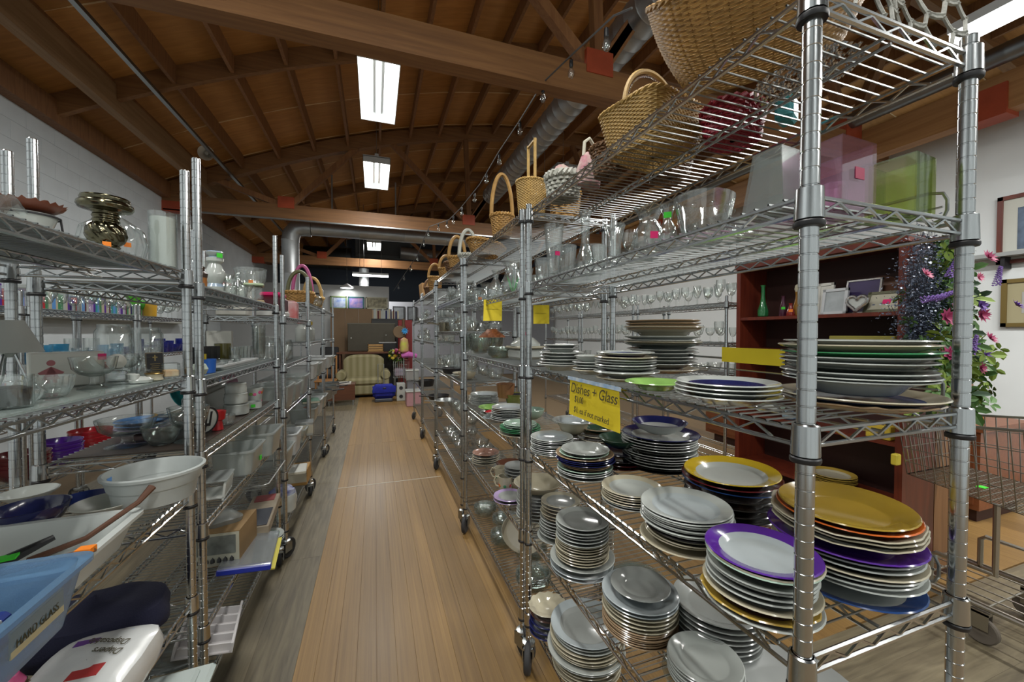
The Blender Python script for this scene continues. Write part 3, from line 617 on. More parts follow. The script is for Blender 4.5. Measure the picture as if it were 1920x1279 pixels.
def boxvase(label, x, y, zz, s, top, h, rz, m, wall=.004, rows=None):
    t = thing('square_vase', label, 'vase', (x, y, zz + .0075), rz); b, tt = s / 2, top / 2; mb = MB()
    o = [(-1, -1), (1, -1), (1, 1), (-1, 1)]; vs = []
    for (f, z0) in ((b, 0), (tt, h), (tt - wall, h), (b - wall, wall * 2)): vs += [(sx * f, sy * f, z0) for sx, sy in o]
    fs = [(3, 2, 1, 0), (12, 13, 14, 15)]
    for k in range(3):
        for i in range(4): j = (i + 1) % 4; fs.append((k * 4 + i, k * 4 + j, k * 4 + 4 + j, k * 4 + 4 + i))
    mb.add(vs, fs).build('vase_body', m, t, smooth=False); return t
boxvase('rippled frosted glass vase tapering upward', .70, yx(1450, .70), z, .078, .052, .118, .1, RIPPLE)
tp = boxvase('square pink glass vase on the upper shelf corner', .80, .505, z, .10, .10, .125, .05, PINKG)
MB().box(-.014, -.0512, .055, .012, -.0503, .075).build('price_sticker', mat('sticker_plum', (.35, .01, .07), .6), tp, smooth=False)
boxvase('square lime green glass vase behind the pink vase', .945, .47, z, .075, .075, .110, .1, GREENG)
# yellow price signs
YEL = mat('yellow_paper', (.72, .56, .02), .7); INK = mat('sign_ink', (.06, .05, .02), .7); TAPE = mat('blue_dashed_tape', (.16, .32, .55), .5, col2=(.6, .66, .68), scale=30)
FONT = None
def lettering(parent, text, loc, rot, size, m, name='lettering', al='LEFT', shear=0.0, sx=1.0):
    c = bpy.data.curves.new('lettering', 'FONT'); c.body = text; c.size = size; c.extrude = .0003; c.align_x = al; c.shear = shear; c.offset = .0
    c.materials.append(m); o = bpy.data.objects.new(name, c); COL.objects.link(o); o.parent = parent; o.location = loc; o.rotation_euler = rot; o.scale = (sx, 1, 1)
    me = bpy.data.meshes.new_from_object(o); o2 = put(name, me, parent, loc); o2.rotation_euler = rot; o2.scale = (sx, 1, 1); bpy.data.objects.remove(o); return o2
def curled(w, h, curl, n=12):
    """a sheet in the local x (width) z (height) plane, bowed out along -y towards its foot"""
    m = MB(); vs = []
    for i in range(n + 1):
        s = i / n
        for x in (0, w): vs.append((x, -curl * s * s + (.012 * sin(x / w * 2.4) * s), -h * s))
    return m.add(vs, [(2 * i, 2 * i + 1, 2 * i + 3, 2 * i + 2) for i in range(n)])
ya, yb2 = yx(1162, .605, 745), yx(1070, .605, 725)
sg = thing('price_sign', 'yellow handwritten price sign hanging on the plate rack', 'sign', (.603, yb2, R1Z[2] + .003), -pi / 2)
wS = yb2 - ya
mS = curled(wS, .118, .004); mS.build('paper', YEL, sg)
MB().box(-.012, -.0022, -.006, wS + .01, -.001, .005).build('tape', TAPE, sg, smooth=False)
lettering(sg, 'Dishes + Glass', (.015, -.006, -.042), (pi / 2, 0, 0), .044, INK, shear=.25, sx=.68 * wS / .19)
lettering(sg, '$1.00', (.045, -.0085, -.070), (pi / 2, 0, 0), .030, INK, shear=.2, sx=.8)
lettering(sg, '$1. ea if not marked', (.045, -.011, -.101), (pi / 2, 0, 0), .027, INK, shear=.2, sx=.62 * wS / .19)
for (lab, u, v, X, w_, h_, rz) in (('yellow paper sign hanging over the brown lace bowl', 907, 562, .606, .11, .125, -.55), ('yellow paper sign taped inside the paired posts', 1000, 572, .80, .085, .10, -.35)):
    p = onx(u, v, X); s2 = thing('price_sign', lab, 'sign', (X, p.y, p.z), rz); curled(w_, h_, .012).build('paper', YEL, s2)
    MB().box(.01, -.003, -h_ * .45, w_ * .8, -.0022, -h_ * .44).build('pencil_line', INK, s2, smooth=False)
p = onx(1372, 650, 1.045); s2 = thing('price_sign', 'wide yellow card on the rear ledge behind oval platters', 'sign', (1.03, p.y + .02, p.z - .002), -pi / 2)
MB().box(-.0, -.003, -.045, .20, -.0015, 0).build('paper', YEL, s2, smooth=False)
# rear ledges with looped ends on the nearest rack
for zz in (R1Z[1], R1Z[2], R1Z[3]):
    l = thing('shelf_ledge', {R1Z[1]: 'chrome wire ledge behind the coloured square vases', R1Z[2]: 'chrome wire ledge behind the sign level plates', R1Z[3]: 'chrome wire ledge behind the mustard platter stack'}[zz], 'ledge', (XF + DW + .008, .45, zz), 0, 'rear shelf ledges'); m = MB()
    e = 1.07
    m.tube([(0, .02, .008), (0, 0, .014), (0, -.006, .03), (0, -.006, .05), (0, 0, .064), (0, .02, .07), (0, e - .02, .07), (0, e, .064), (0, e, .014), (0, e - .02, .008)], .0032, 6)
    m.build('top_rail', STEEL, l)
    MB().tube([(0, .0, .038), (0, e, .038)], .0022, 5).build('mid_rail', STEEL, l)
    for k in range(4):
        yy = .24 + k * .22; MB().tube([(.0, yy, .006), (0, yy, .07)], .0022, 5).tube([(0, yy + .025, .006), (0, yy + .025, .07)], .0022, 5).build('upright', STEEL, l)
# --- second right rack, vases above and glass stacks below
z = R2Z[1]
glass('pitcher', 'fluted clear vase holding green glass leaves', 962, .68, z, 44, 62, GLASSC, 12, .03)
for k, (a, b) in enumerate(((-.01, .0), (.008, .006), (.002, -.01))):
    pass
lf = thing('glass_leaves', 'bright green glass leaves inside the fluted vase', 'ornament', (.68, yx(962, .68), z + .012)); lf.scale = (1.25, 1.25, 1.5)
for k in range(6):
    a = k * 1.05; MB().add([(0, 0, 0), (.018 * cos(a), .018 * sin(a), .03), (.03 * cos(a + .2), .03 * sin(a + .2), .065), (.012 * cos(a + .5), .012 * sin(a + .5), .035)], [(0, 1, 2, 3)]).build('leaf', mat('leaf_green_glass', (.03, .46, .09), .2), lf)
glass('decanter', 'clear decanter with ruffled neck beside leaf vase', 930, .70, z, 34, 56, GLASSC, 8, .05)
glass('roundvase', 'clear round vase left of the ruffled decanter', 912, .74, z, 30, 40)
for k, (u, X, w_, h_, kd, lab) in enumerate([(898, .70, 24, 26, 'bowl', 'clear bowl with orange sticker on upper second shelf'), (885, .72, 22, 24, 'lowbowl', 'low clear dish next to the stickered bowl'), (873, .68, 20, 30, 'goblet', 'clear goblet nearest the second post'), (905, .92, 26, 36, 'roundvase', 'clear vase at the back behind the stickered bowl'), (942, .92, 24, 40, 'tumbler', 'clear tumbler behind the ruffled decanter'), (985, .88, 30, 60, 'flarevase', 'clear flared vase seen between the paired posts'), (1008, .95, 26, 48, 'jar', 'white glass jar behind the paired posts')]):
    glass(kd, lab, u, X, z, w_, h_, GLASSC, 10, .04, st=('orange', .2) if k == 0 else None)
z = R2Z[2]
def gstack(kind, where, u, X, zz, wpx, hpx, n, pitch, m=CLEARD, fl=0, group=None):
    y, w, h = place(u, X, wpx, hpx)
    for k in range(n):
        o = put('glass_dish' if kind == 'lowbowl' else ('glass_bowl' if kind == 'bowl' else 'tumbler'), glass_mesh(kind, w, h, m, fl, .04), None, (X, y, zz + .0068 + k * pitch), random.random() * 6)
        lab = f'clear {("dish" if kind == "lowbowl" else "bowl" if kind == "bowl" else "tumbler")}, {ORD[n - 1 - k]} of nested pile {where}' if n > 1 else f'clear glass {kind} {where}'
        tag(o, lab, 'bowl' if kind != 'tumbler' else 'glass', group or 'nested glass ' + where)
gstack('bowl', 'nearest the lace bowl', 900, .72, z, 40, 22, 6, .011, fl=12)
gstack('bowl', 'behind the lace bowl', 925, .88, z, 42, 24, 7, .011)
gstack('lowbowl', 'left of the white casserole', 938, .70, z, 46, 10, 6, .007, fl=16)
gstack('tumbler', 'at the second post', 882, .75, z, 20, 24, 5, .012)
gstack('bowl', 'beside the second post', 878, .92, z, 36, 22, 6, .011)
lb = onx(917, 617, .70)
t = thing('lace_bowl', 'rust brown openwork bowl perched upside down on glass', 'bowl', (.72, lb.y, z + .125))
MB().lathe([(.028, .055), (.03, .053), (.05, .035), (.078, .012), (.085, 0), (.082, .001), (.075, .014), (.047, .038)], 40, mod=lambda a, i, r, zz: (r * (1 + .03 * cos(a * 20)), zz)).build('bowl_body', mat('rust_lace', (.28, .085, .02), .5, noise=.6, scale=70), t)
for nm, lab, u, X, wpx, hpx in (('casserole', 'white rectangular casserole with cover at the paired posts', 985, .80, 70, 40),):
    y, w, h = place(u, X, wpx, hpx); t = thing('casserole', lab, 'casserole dish', (X, y, z + .0075), .15)
    w = .19; m = MB().bevbox(-w * .40, -w * .42, 0, w * .40, w * .42, h * .5, .014); m.build('dish_body', glaze('white'), t)
    MB().bevbox(-w * .46, -w * .48, h * .5, w * .46, w * .48, h * .62, .01).build('rim', glaze('cream'), t)
    MB().lathe([(.45 * w, h * .62), (.44 * w, h * .72), (.25 * w, h * 1.0), (.001, h * 1.08)], 24).build('lid', glaze('white'), t)
    MB().tube([(-.03, 0, h * 1.05), (-.025, 0, h * 1.3), (0, 0, h * 1.38), (.025, 0, h * 1.3), (.03, 0, h * 1.05)], .004, 6).build('lid_handle', glaze('grey'), t)
    sticker(t, .02, h * 1.2, 'pink', toward(X, y), .01)
# pots and bowls on the second rack, dish level
z = R2Z[3]
stack('right of the olive planter', .86, 2.12, z, z + .075, .075, [(1, 'deep', 1.0, 'mint', 'mint', 'pale mint bowl')])
stack('under the olive planter', .84, 2.42, z, z + .035, .12, [(2, 'soup', 1.0, 'white', 'white', 'wide white plate')])
t = thing('planter', 'olive green planter holding black soil', 'planter', (.86, 2.40, z + .035)); MB().lathe([(.045, 0), (.05, .005), (.07, .085), (.075, .088), (.072, .09), (.066, .085)], 28).build('pot', mat('olive_glaze', (.20, .21, .06), .25), t); MB().lathe([(.0005, .088), (.066, .084), (.066, .07)], 24, capt=False).build('soil', mat('black_soil', (.01, .01, .012), .9, bump=.6), t)
t = thing('wooden_bucket', 'brown wooden bucket under the white casserole', 'bucket', (.80, 2.42, R2Z[3] + .18), 0)
MB().lathe([(.045, 0), (.05, .002), (.06, .09), (.056, .09), (.045, .006)], 20).build('staves', woodmat('bucket_wood', (.26, .12, .05), (.15, .06, .02), (9, 9, 1), .5), t); t.location.z = R2Z[3] + .10
# flowered mugs
def mug(label, x, y, zz, r, h, body, dots, group=None, ang=2.5):
    t = thing('mug', label, 'mug', (x, y, zz + .0075), ang, group)
    MB().lathe([(r * .75, 0), (r * .85, .002), (r, h), (r - .004, h), (r * .8, .006), (.0005, .005)], 24).build('cup', glaze(body), t)
    MB().tube([(r * .9, 0, h * .85), (r * 1.35, 0, h * .9), (r * 1.6, 0, h * .6), (r * 1.3, 0, h * .3), (r * .85, 0, h * .25)], .005, 6).build('handle', glaze(body), t)
    for k, c in enumerate(dots):
        a = k * 6.28 / len(dots); MB().lathe([(.0005, .0015), (.008, .0012), (.009, -.001)], 8, M=Matrix.Translation((cos(a) * r * .93, sin(a) * r * .93, h * .45)) @ Matrix.Rotation(a, 4, 'Z') @ Matrix.Rotation(pi / 2, 4, 'Y')).build('flower_mark', glaze(c), t)
mug('cream mug with red flowers nearer the aisle', .68, 2.06, R2Z[4], .042, .085, 'cream', ['red', 'orange', 'green', 'red', 'orange', 'green', 'red'])
mug('cream mug with orange flowers further from the aisle', .70, 2.20, R2Z[4], .042, .085, 'cream', ['orange', 'green', 'orange', 'green', 'orange', 'red'])
# clear dishes low on the second rack
z = R2Z[5]
for k, (x, y, w_, n) in enumerate(((.72, 1.75, .17, 4), (.80, 1.98, .18, 3), (.70, 2.16, .15, 4), (.78, 2.36, .17, 3), (.70, 2.56, .15, 3), (.90, 1.80, .16, 4), (.92, 2.2, .16, 4))):
    for j in range(n):
        o = put('glass_dish', glass_mesh('lowbowl', w_, .045, CLEARD, 14, .03), None, (x, y, z + .0068 + j * .011), j)
        tag(o, f'clear dish, {ORD[n - 1 - j]} of the {ORD[k] if k else "first"} pile along the second rack floor', 'dish', 'low glass dish piles')
o = put('cutting_board', MB().lathe(dish_prof(.13, 'flat')[0], 32, sy=.8).mesh(mat('taupe_melamine', (.26, .23, .16), .4)), None, (.76, 2.02, z + .125), .2); o.rotation_euler = (.9, .35, 0); tag(o, 'taupe oval platter leaning among low glass dishes', 'platter')
# --- third, fourth and fifth right racks: crowded clear glass, one by one
KINDS = ['goblet', 'bowl', 'lowbowl', 'tumbler', 'roundvase', 'compote', 'decanter', 'pitcher', 'flarevase', 'cylinder']
def crowd(where, x0, x1, y0, y1, zz, dx, dy, kinds, hs, ws, mats, group, skip=0.0, cat='glassware', words=None):
    """rows of pieces on one shelf, nearest row first; alike pieces share the shelf's label"""
    rnd = random.Random(hash((round(zz, 2), round(y0, 1), round(x0, 1))) if False else int(zz * 1000 + y0 * 77 + x0 * 31))
    nx = max(1, int((x1 - x0) / dx)); ny = max(1, int((y1 - y0) / dy))
    for i in range(nx):
        for j in range(ny):
            if rnd.random() < skip: continue
            k = rnd.choice(kinds); m = rnd.choice(mats); w_ = ws[0] + (ws[1] - ws[0]) * rnd.choice((0, .5, 1)); h_ = hs[0] + (hs[1] - hs[0]) * rnd.choice((0, .5, 1))
            if k in ('bowl', 'lowbowl'): h_ *= .5; w_ = min(dx, dy) * .95
            if k == 'tumbler': h_ *= .75
            fl = rnd.choice((0, 0, 10)) if k in ('bowl', 'lowbowl', 'tumbler', 'compote') else 0
            x = x0 + (i + .5) * (x1 - x0) / nx + rnd.uniform(-.01, .01); y = y0 + (j + .5) * (y1 - y0) / ny + rnd.uniform(-.01, .01)
            o = put({'goblet': 'goblet', 'flute': 'wine_glass', 'tumbler': 'tumbler', 'bowl': 'glass_bowl', 'lowbowl': 'glass_dish', 'compote': 'compote', 'decanter': 'decanter', 'pitcher': 'pitcher', 'jar': 'jar'}.get(k, 'glass_vase'), glass_mesh(k, w_, h_, m, fl, .04, 16), None, (x, y, zz + .0068), rnd.random() * 6)
            wd = {'goblet': 'stemmed goblet', 'flute': 'slim wine glass', 'tumbler': 'tumbler', 'bowl': 'round bowl', 'lowbowl': 'shallow dish', 'compote': 'footed compote', 'decanter': 'necked decanter', 'pitcher': 'wide pitcher vase', 'jar': 'jar', 'roundvase': 'bellied vase', 'flarevase': 'flared vase', 'cylinder': 'straight vase', 'martini': 'cocktail glass'}[k]
            tag(o, f'{(words or {}).get(m.name, "clear")} {wd}, {("first" if j == 0 else ORD[j])} in {("front", "second", "third", "rear", "last")[min(i, 4)]} row, {where}', cat, group)
G3 = [GLASS, GLASSC]
xa, xb = XF + .01, XF + DW - .01
for zi, nm, kd, hh in ((1, 'on the upper third rack shelf', ['bowl', 'roundvase', 'goblet', 'compote', 'pitcher'], (.12, .18)), (2, 'on the middle third rack shelf', ['goblet', 'bowl', 'tumbler', 'decanter'], (.10, .17)), (3, 'on the waist high third rack shelf', ['bowl', 'lowbowl', 'compote', 'tumbler'], (.10, .24)), (4, 'on the knee high third rack shelf', ['lowbowl', 'bowl'], (.08, .16)), (5, 'on the lowest third rack shelf', ['lowbowl', 'bowl'], (.08, .12))):
    crowd(nm, xa, xb, 2.97, 4.14, R3Z[zi], .19, .145, kd, hh, (.08, .12), G3, 'glassware ' + nm, .05)
for zi, nm in ((1, 'on the upper fourth rack shelf'), (2, 'on the middle fourth rack shelf'), (3, 'on the lower fourth rack shelf')):
    crowd(nm, xa, xb, 4.36, 5.44, R4Z[zi], .2, .18, ['goblet', 'bowl', 'roundvase', 'tumbler'], (.11, .18), (.08, .12), G3, 'glassware ' + nm, .05)
for zi, nm in ((1, 'on the upper last right rack'), (2, 'on the middle last right rack')):
    crowd(nm, xa, xa + .2, 5.7, 6.7, R4Z[zi], .2, .2, ['goblet', 'bowl', 'roundvase'], (.11, .18), (.08, .12), G3, 'glassware ' + nm)
# odd pieces among the crowd
stack('beside the black stove pot', .68, 3.02, R3Z[3], R3Z[3] + .07, .07, [(1, 'deep', 1.0, 'cream', 'cream', 'cream baking bowl')])
for lab, x, y, zz, r, h, m in (('black round roaster pan on the waist high third rack shelf', .70, 3.62, R3Z[3], .12, .05, BLACK), ('black frying pan on the knee high fourth rack shelf', .72, 4.75, R4Z[4], .13, .045, BLACK), ('silver round pan on the knee high third rack shelf', .68, 3.95, R3Z[4], .12, .05, STEEL), ('black pot on the knee high last right rack shelf', .72, 5.95, R4Z[4], .12, .09, BLACK), ('steel kettle bowl on the middle third rack shelf', .66, 3.95, R3Z[2], .06, .09, mat('aged_pewter', (.30, .27, .20), .25, 1.0))):
    t = thing('pan', lab, 'pan', (x, y, zz + .0068)); MB().lathe([(r * .8, 0), (r * .85, .002), (r, h), (r - .003, h + .001), (r * .82, .006), (.0005, .005)], 28).build('pan_body', m, t)
    MB().tube([(-r * .95, 0, h * .8), (-r - .05, 0, h * .9), (-r - .10, 0, h)], .006, 6).build('handle', m, t)
# --- stemware racks behind the bookcase
for bi, (y0, nm) in enumerate(((2.52, 'just behind the bookcase'), (3.74, 'second beyond the bookcase'), (4.96, 'third beyond the bookcase'))):
    crowd('on top stemware shelf ' + nm, XG + .01, XG + .40, y0, y0 + 1.02, GZ[0], .10, .115, ['goblet', 'flute', 'martini'], (.15, .20), (.07, .085), [GLASS], 'stemware top shelf ' + nm, .06)
    crowd('on second stemware shelf ' + nm, XG + .01, XG + .30, y0, y0 + 1.02, GZ[1], .10, .115, ['goblet', 'flute'], (.13, .18), (.065, .08), [GLASS], 'stemware second shelf ' + nm, .06)
    crowd('on third stemware shelf ' + nm, XG + .01, XG + .30, y0, y0 + 1.02, GZ[2], .14, .15, ['tumbler', 'bowl'], (.10, .15), (.07, .09), [GLASSC], 'stemware third shelf ' + nm, .1)
# ================================================================== BASKETS ON TOP OF THE RIGHT RACKS
WICK = mat('honey_wicker', (.46, .255, .07), .55, noise=.35, scale=25, bump=.3, bscale=120)
WICKP = mat('pale_wicker', (.54, .345, .11), .55, noise=.3, scale=25, bump=.3, bscale=120)
WICKD = mat('dark_wicker', (.20, .10, .04), .55, noise=.4, scale=25, bump=.3, bscale=120)
WICKW = mat('whitewashed_splint', (.50, .50, .44), .6, noise=.2, scale=20)
REDW = mat('crimson_wicker', (.32, .008, .03), .45, noise=.3, scale=30)
def rectr(a, ax, ay, n=5):
    c, s = cos(a), sin(a); k = (abs(c / ax) ** n + abs(s / ay) ** n) ** (-1.0 / n); return k
def basket(label, loc, R0, R1, h, m, rows, stakes, ax=1.0, ay=1.0, sq=None, handle=0, rot=(0, 0, 0), hmat=None, rt=None, name='basket', thick=None, hdir=0, bulge=0.0, cat='basket', hw=1.0):
    """woven side strands over upright stakes, bottom, braided rim and a hoop handle"""
    t = thing(name, label, cat, loc); t.rotation_euler = rot
    rt = rt or h / rows * .56; seg = stakes * 4
    def rad(a, k): return (rectr(a, ax, ay, sq) if sq else 1.0 / sqrt((cos(a) / ax) ** 2 + (sin(a) / ay) ** 2))
    def Rz(f): return R0 + (R1 - R0) * f + bulge * sin(pi * f)
    w = MB()
    for i in range(rows):
        f = (i + .5) / rows; pts = []
        for k in range(seg):
            a = 2 * pi * k / seg; r = Rz(f) * rad(a, 0) + rt * .75 * (1 if i % 2 else -1) * cos(a * stakes / 2.0 * 2)
            pts.append((cos(a) * r, sin(a) * r, f * h))
        w.tube(pts, rt, 4, closed=True)
    w.build('weave', m, t)
    s = MB()
    for k in range(stakes):
        a = 2 * pi * k / stakes; s.tube([(cos(a) * Rz(f) * rad(a, 0), sin(a) * Rz(f) * rad(a, 0), f * h) for f in (0, .5, 1)], rt * .7, 4)
    s.build('stakes', m, t)
    b = MB()
    for j in range(1, max(4, rows // 2)):
        rr = R0 * j / max(4, rows // 2)
        b.tube([(cos(2 * pi * k / 40) * rr * rad(2 * pi * k / 40, 0), sin(2 * pi * k / 40) * rr * rad(2 * pi * k / 40, 0), .003 + (.002 if (k + j) % 2 else 0)) for k in range(40)], rt * 1.1, 4, closed=True)
    for k in range(10): a = k * pi / 10; b.tube([(cos(a) * R0 * rad(a, 0), sin(a) * R0 * rad(a, 0), .004), (-cos(a) * R0 * rad(a, 0), -sin(a) * R0 * rad(a, 0), .004)], rt, 4)
    b.build('base_weave', m, t)
    rm = MB(); n2 = stakes * 3
    for q in (0, 1):
        rm.tube([(cos(2 * pi * k / n2) * (R1 * rad(2 * pi * k / n2, 0) + rt * 1.2 * cos(k * 1.6 + q * pi)), sin(2 * pi * k / n2) * (R1 * rad(2 * pi * k / n2, 0) + rt * 1.2 * cos(k * 1.6 + q * pi)), h + rt * 1.4 * sin(k * 1.6 + q * pi)) for k in range(n2)], rt * 1.5, 5, closed=True)
    rm.build('rim', m, t)
    if handle:
        H = MB(); rx = R1 * (ax if hdir == 0 else ay) * hw; pts = []
        for k in range(25):
            a = pi * k / 24; c = cos(a) * rx * (1.0); zz = h + sin(a) * handle
            pts.append((c, 0, zz) if hdir == 0 else (0, c, zz))
        H.tube(pts, max(rt * 2.4, .007), 6)
        H.build('handle', hmat or m, t)
    return t
# giant round basket leaning on its side
basket('huge round wicker basket tipped over beside the corner post', (.86, .70, 2.075), .15, .215, .20, WICK, 40, 34, rot=(.25, -.62, .2), rt=.0028, bulge=.012)
# rectangular basket with hoop handle
tb = basket('rectangular wicker basket with hoop handle and silver trim', (.79, .985, 1.972), .105, .135, .125, WICKP, 26, 36, 1.0, .82, 6, handle=.125, rot=(0, 0, .25), rt=.0028, hw=.93)
H = MB(); n = 40
for k in range(n):
    a = pi * (k + .5) / n; c = Vector((cos(a) * .112, 0, .125 + sin(a) * .112)); H.lathe([(.0002, -.004), (.004, 0), (.0002, .004)], 5, c=c)
H.build('beaded_trim', mat('silver_sequin', (.75, .74, .78), .2, 1.0), tb, kind='stuff')
basket('crimson wicker basket lying behind the rectangular basket', (.93, .83, 1.974), .068, .082, .075, REDW, 12, 20, 1.15, .9, rt=.0038, rot=(0, 0, .4))
t = thing('beaded_pouch', 'turquoise beaded pouch on top of the nearest rack', 'pouch', (.97, .71, 1.972), .4); MB().bevbox(-.03, -.02, 0, .03, .02, .06, .008).build('pouch_body', mat('turquoise_beads', (.06, .42, .48), .4, noise=.3, scale=90, bump=.8, bscale=200), t); MB().bevbox(-.03, -.02, .06, .03, .02, .068, .003).build('clasp', mat('tan_leather', (.3, .18, .08), .6), t)
basket('whitewashed splint basket holding floral cloth', (.70, 1.40, 1.970), .054, .063, .085, WICKW, 6, 16, rt=.0065)
t = thing('floral_cloth', 'pink and green floral cloth spilling from the whitewashed basket', 'cloth', (.70, 1.39, 2.045)); MB().lathe([(.052, 0), (.055, .015), (.04, .035), (.015, .045), (.0005, .046)], 20, mod=lambda a, i, r, zz: (r * (1 + .12 * cos(3 * a + i)), zz * (1 + .25 * sin(2 * a)))).build('cloth_folds', mat('floral_print', (.50, .22, .26), .8, scale=60, col2=(.40, .42, .30)), t)
t = thing('fabric_bag', 'cream fabric bag with pink roses beside whitewashed basket', 'bag', (.74, 1.27, 1.975), .3); MB().lathe([(.03, 0), (.05, .01), (.055, .06), (.035, .11), (.02, .125), (.0005, .126)], 18, sy=.6, mod=lambda a, i, r, zz: (r * (1 + .06 * cos(5 * a)), zz)).build('bag_body', mat('rose_print', (.55, .50, .42), .8, scale=40, col2=(.42, .16, .2)), t); MB().tube([(-.03, 0, .11), (-.025, 0, .16), (0, 0, .18), (.025, 0, .16), (.03, 0, .11)], .006, 6).build('strap', mat('cream_cloth', (.55, .52, .42), .8), t)
basket('small dark vine basket beside the rectangular basket', (.74, 1.15, 1.972), .04, .055, .09, WICKD, 10, 14, rt=.0036)
basket('brown coiled basket at the back of the top shelf', (.95, 1.10, 1.972), .06, .075, .08, WICKD, 10, 16, rt=.004)
# second rack top
tb = basket('tall oval wicker basket with square loop handle', (.705, 1.74, 1.988), .058, .072, .17, WICKP, 30, 26, 1.0, .85, rt=.0032)
H = MB()
for sx in (-1, 1): H.tube([(0, sx * .042, .165), (0, sx * .042, .36)], .0075, 6)
H.tube([(0, -.046, .352), (0, .046, .352)], .0075, 6); H.build('handle', WICKP, tb)
basket('brown wicker basket with tall arched handle', (.68, 2.12, 1.988), .045, .062, .115, WICK, 12, 16, handle=.235, rt=.0046)
basket('little twig basket behind the tall oval basket', (.86, 1.70, 1.988), .06, .07, .12, WICK, 10, 14, rt=.005)
tb = basket('wide fruit tray woven with a leaf pattern rim', (.72, 2.66, 1.988), .085, .135, .075, WICK, 9, 24, 1.0, 1.0, rt=.0048, rot=(0, .22, 0))
# third and fourth rack tops
for lab, x, y, R0, R1, h, m, hd in (('small square willow basket above the third rack', .70, 4.05, .06, .075, .10, WICK, .14), ('long flat willow basket above the third rack', .74, 3.62, .10, .13, .09, WICKD, .0), ('orange twig basket with thin hoop', .66, 3.30, .05, .07, .08, WICK, .18), ('whitewashed basket with tall white hoop', .70, 3.06, .05, .07, .06, WICKW, .20),
                                    ('honey basket hanging over the fourth rack edge', .68, 4.70, .06, .08, .16, WICK, .16), ('low brown basket on the fourth rack', .70, 5.1, .08, .1, .08, WICKD, .12), ('pale basket far along the fourth rack', .72, 5.38, .06, .08, .1, WICKP, .12)):
    zz = R3Z[0] if y < 4.2 else R4Z[0]
    basket(lab, (x, y, zz + .01), R0, R1, h, m, 8, 14, handle=hd, rt=.006)
t = thing('wooden_block_case', 'blond wooden knife block on the last right rack', 'knife block', (.68, 5.75, R4Z[0] + .008), .3); MB().bevbox(-.05, -.06, 0, .05, .06, .22, .008, M=Matrix.Rotation(-.2, 4, 'X')).build('block', woodmat('blond_wood', (.50, .30, .12), (.38, .2, .08), (5, 5, 1), .4), t)
# rope net on the corner
t = thing('rope_net', 'knotted white rope net hanging over the top corner', 'net', (.86, .50, 1.97))
ROPE = mat('white_rope', (.46, .46, .42), .8, noise=.3, scale=80, bump=.5, bscale=150)
def netp(a, b):
    return Vector((.205 * a, -.065 + .05 * b + .012 * sin(5 * a), .012 + .27 * b + .006 * sin(6 * a)))
hexes = MB(); s_ = .25; seen = set()
for i in range(-7, 8):
    for j in range(0, 8):
        ca = i * s_ * .866 * 1.0; cb = j * s_ * 1.0 + (s_ * .47 if i % 2 else 0)
        c6 = [(ca + s_ * .577 * cos(k * pi / 3), cb + s_ * .577 * sin(k * pi / 3) * 1.1) for k in range(6)]
        for k in range(6):
            A, B = c6[k], c6[(k + 1) % 6]; key = tuple(sorted(((round(A[0], 2), round(A[1], 2)), (round(B[0], 2), round(B[1], 2)))))
            if key in seen or max(abs(A[0]), abs(B[0])) > 1.02 or min(A[1], B[1]) < 0 or max(A[1], B[1]) > 1.05: continue
            seen.add(key); P0, P1 = netp(*A), netp(*B); hexes.tube([P0, P0.lerp(P1, .5) + Vector((0, 0, -.002)), P1], .0032, 5)
            hexes.lathe([(.0003, -.0055), (.0052, 0), (.0003, .0055)], 6, c=P0)
hexes.build('net_mesh', ROPE, t)
t = thing('beaded_garland', 'pile of silver bead garland under the rope net', 'garland', (.84, .58, 1.972))
bm_ = MB(); rr_ = random.Random(3)
for k in range(420):
    a = rr_.random() * 6.28; r = .085 * sqrt(rr_.random()); bm_.lathe([(.0002, -.004), (.0042, 0), (.0002, .004)], 5, c=(cos(a) * r * .9, sin(a) * r * 1.2, .005 + rr_.random() * .022 * (1 - r / .1)))
bm_.build('beads', mat('silver_bead', (.6, .6, .62), .15, 1.0), t, kind='stuff')
# ================================================================== STRING LIGHTS
pts = [(1185, 15, 1.95), (1150, 30, 2.1), (1075, 100, 2.75), (1018, 155, 3.3), (975, 225, 4.0), (935, 285, 4.8), (900, 345, 5.7), (862, 392, 6.6), (842, 412, 7.2), (805, 425, 8.0), (793, 452, 8.6), (782, 480, 9.3), (760, 512, 10.2), (738, 545, 11.2)]
P3 = [ony(*q) for q in pts]
t = thing('string_lights', 'festoon cable with clear bulbs running above the aisle', 'string lights', (0, 0, 0))
MB().tube(P3, .007, 5).build('cable', mat('grey_cable', (.10, .10, .10), .6), t)
sock = MB().lathe([(.006, 0), (.014, -.005), (.016, -.05), (.012, -.06)], 10).mesh(BLACK)
blb = MB().lathe([(.012, -.06), (.014, -.07), (.027, -.10), (.026, -.125), (.012, -.145), (.001, -.148)], 12).mesh(GLASS)
for (u, v, Y) in ((1137, 52, 2.2), (1071, 112, 2.85), (1018, 162, 3.35), (975, 228, 4.05), (936, 288, 4.85), (912, 325, 5.4), (890, 362, 6.0), (866, 388, 6.5), (850, 405, 7.0), (838, 414, 7.4), (822, 420, 7.7), (803, 430, 8.1), (795, 450, 8.6), (783, 478, 9.2), (770, 498, 9.8), (758, 515, 10.3), (747, 532, 10.8)):
    p = ony(u, v, Y); b = put('bulb_socket', sock, t, p); put('bulb', blb, b)
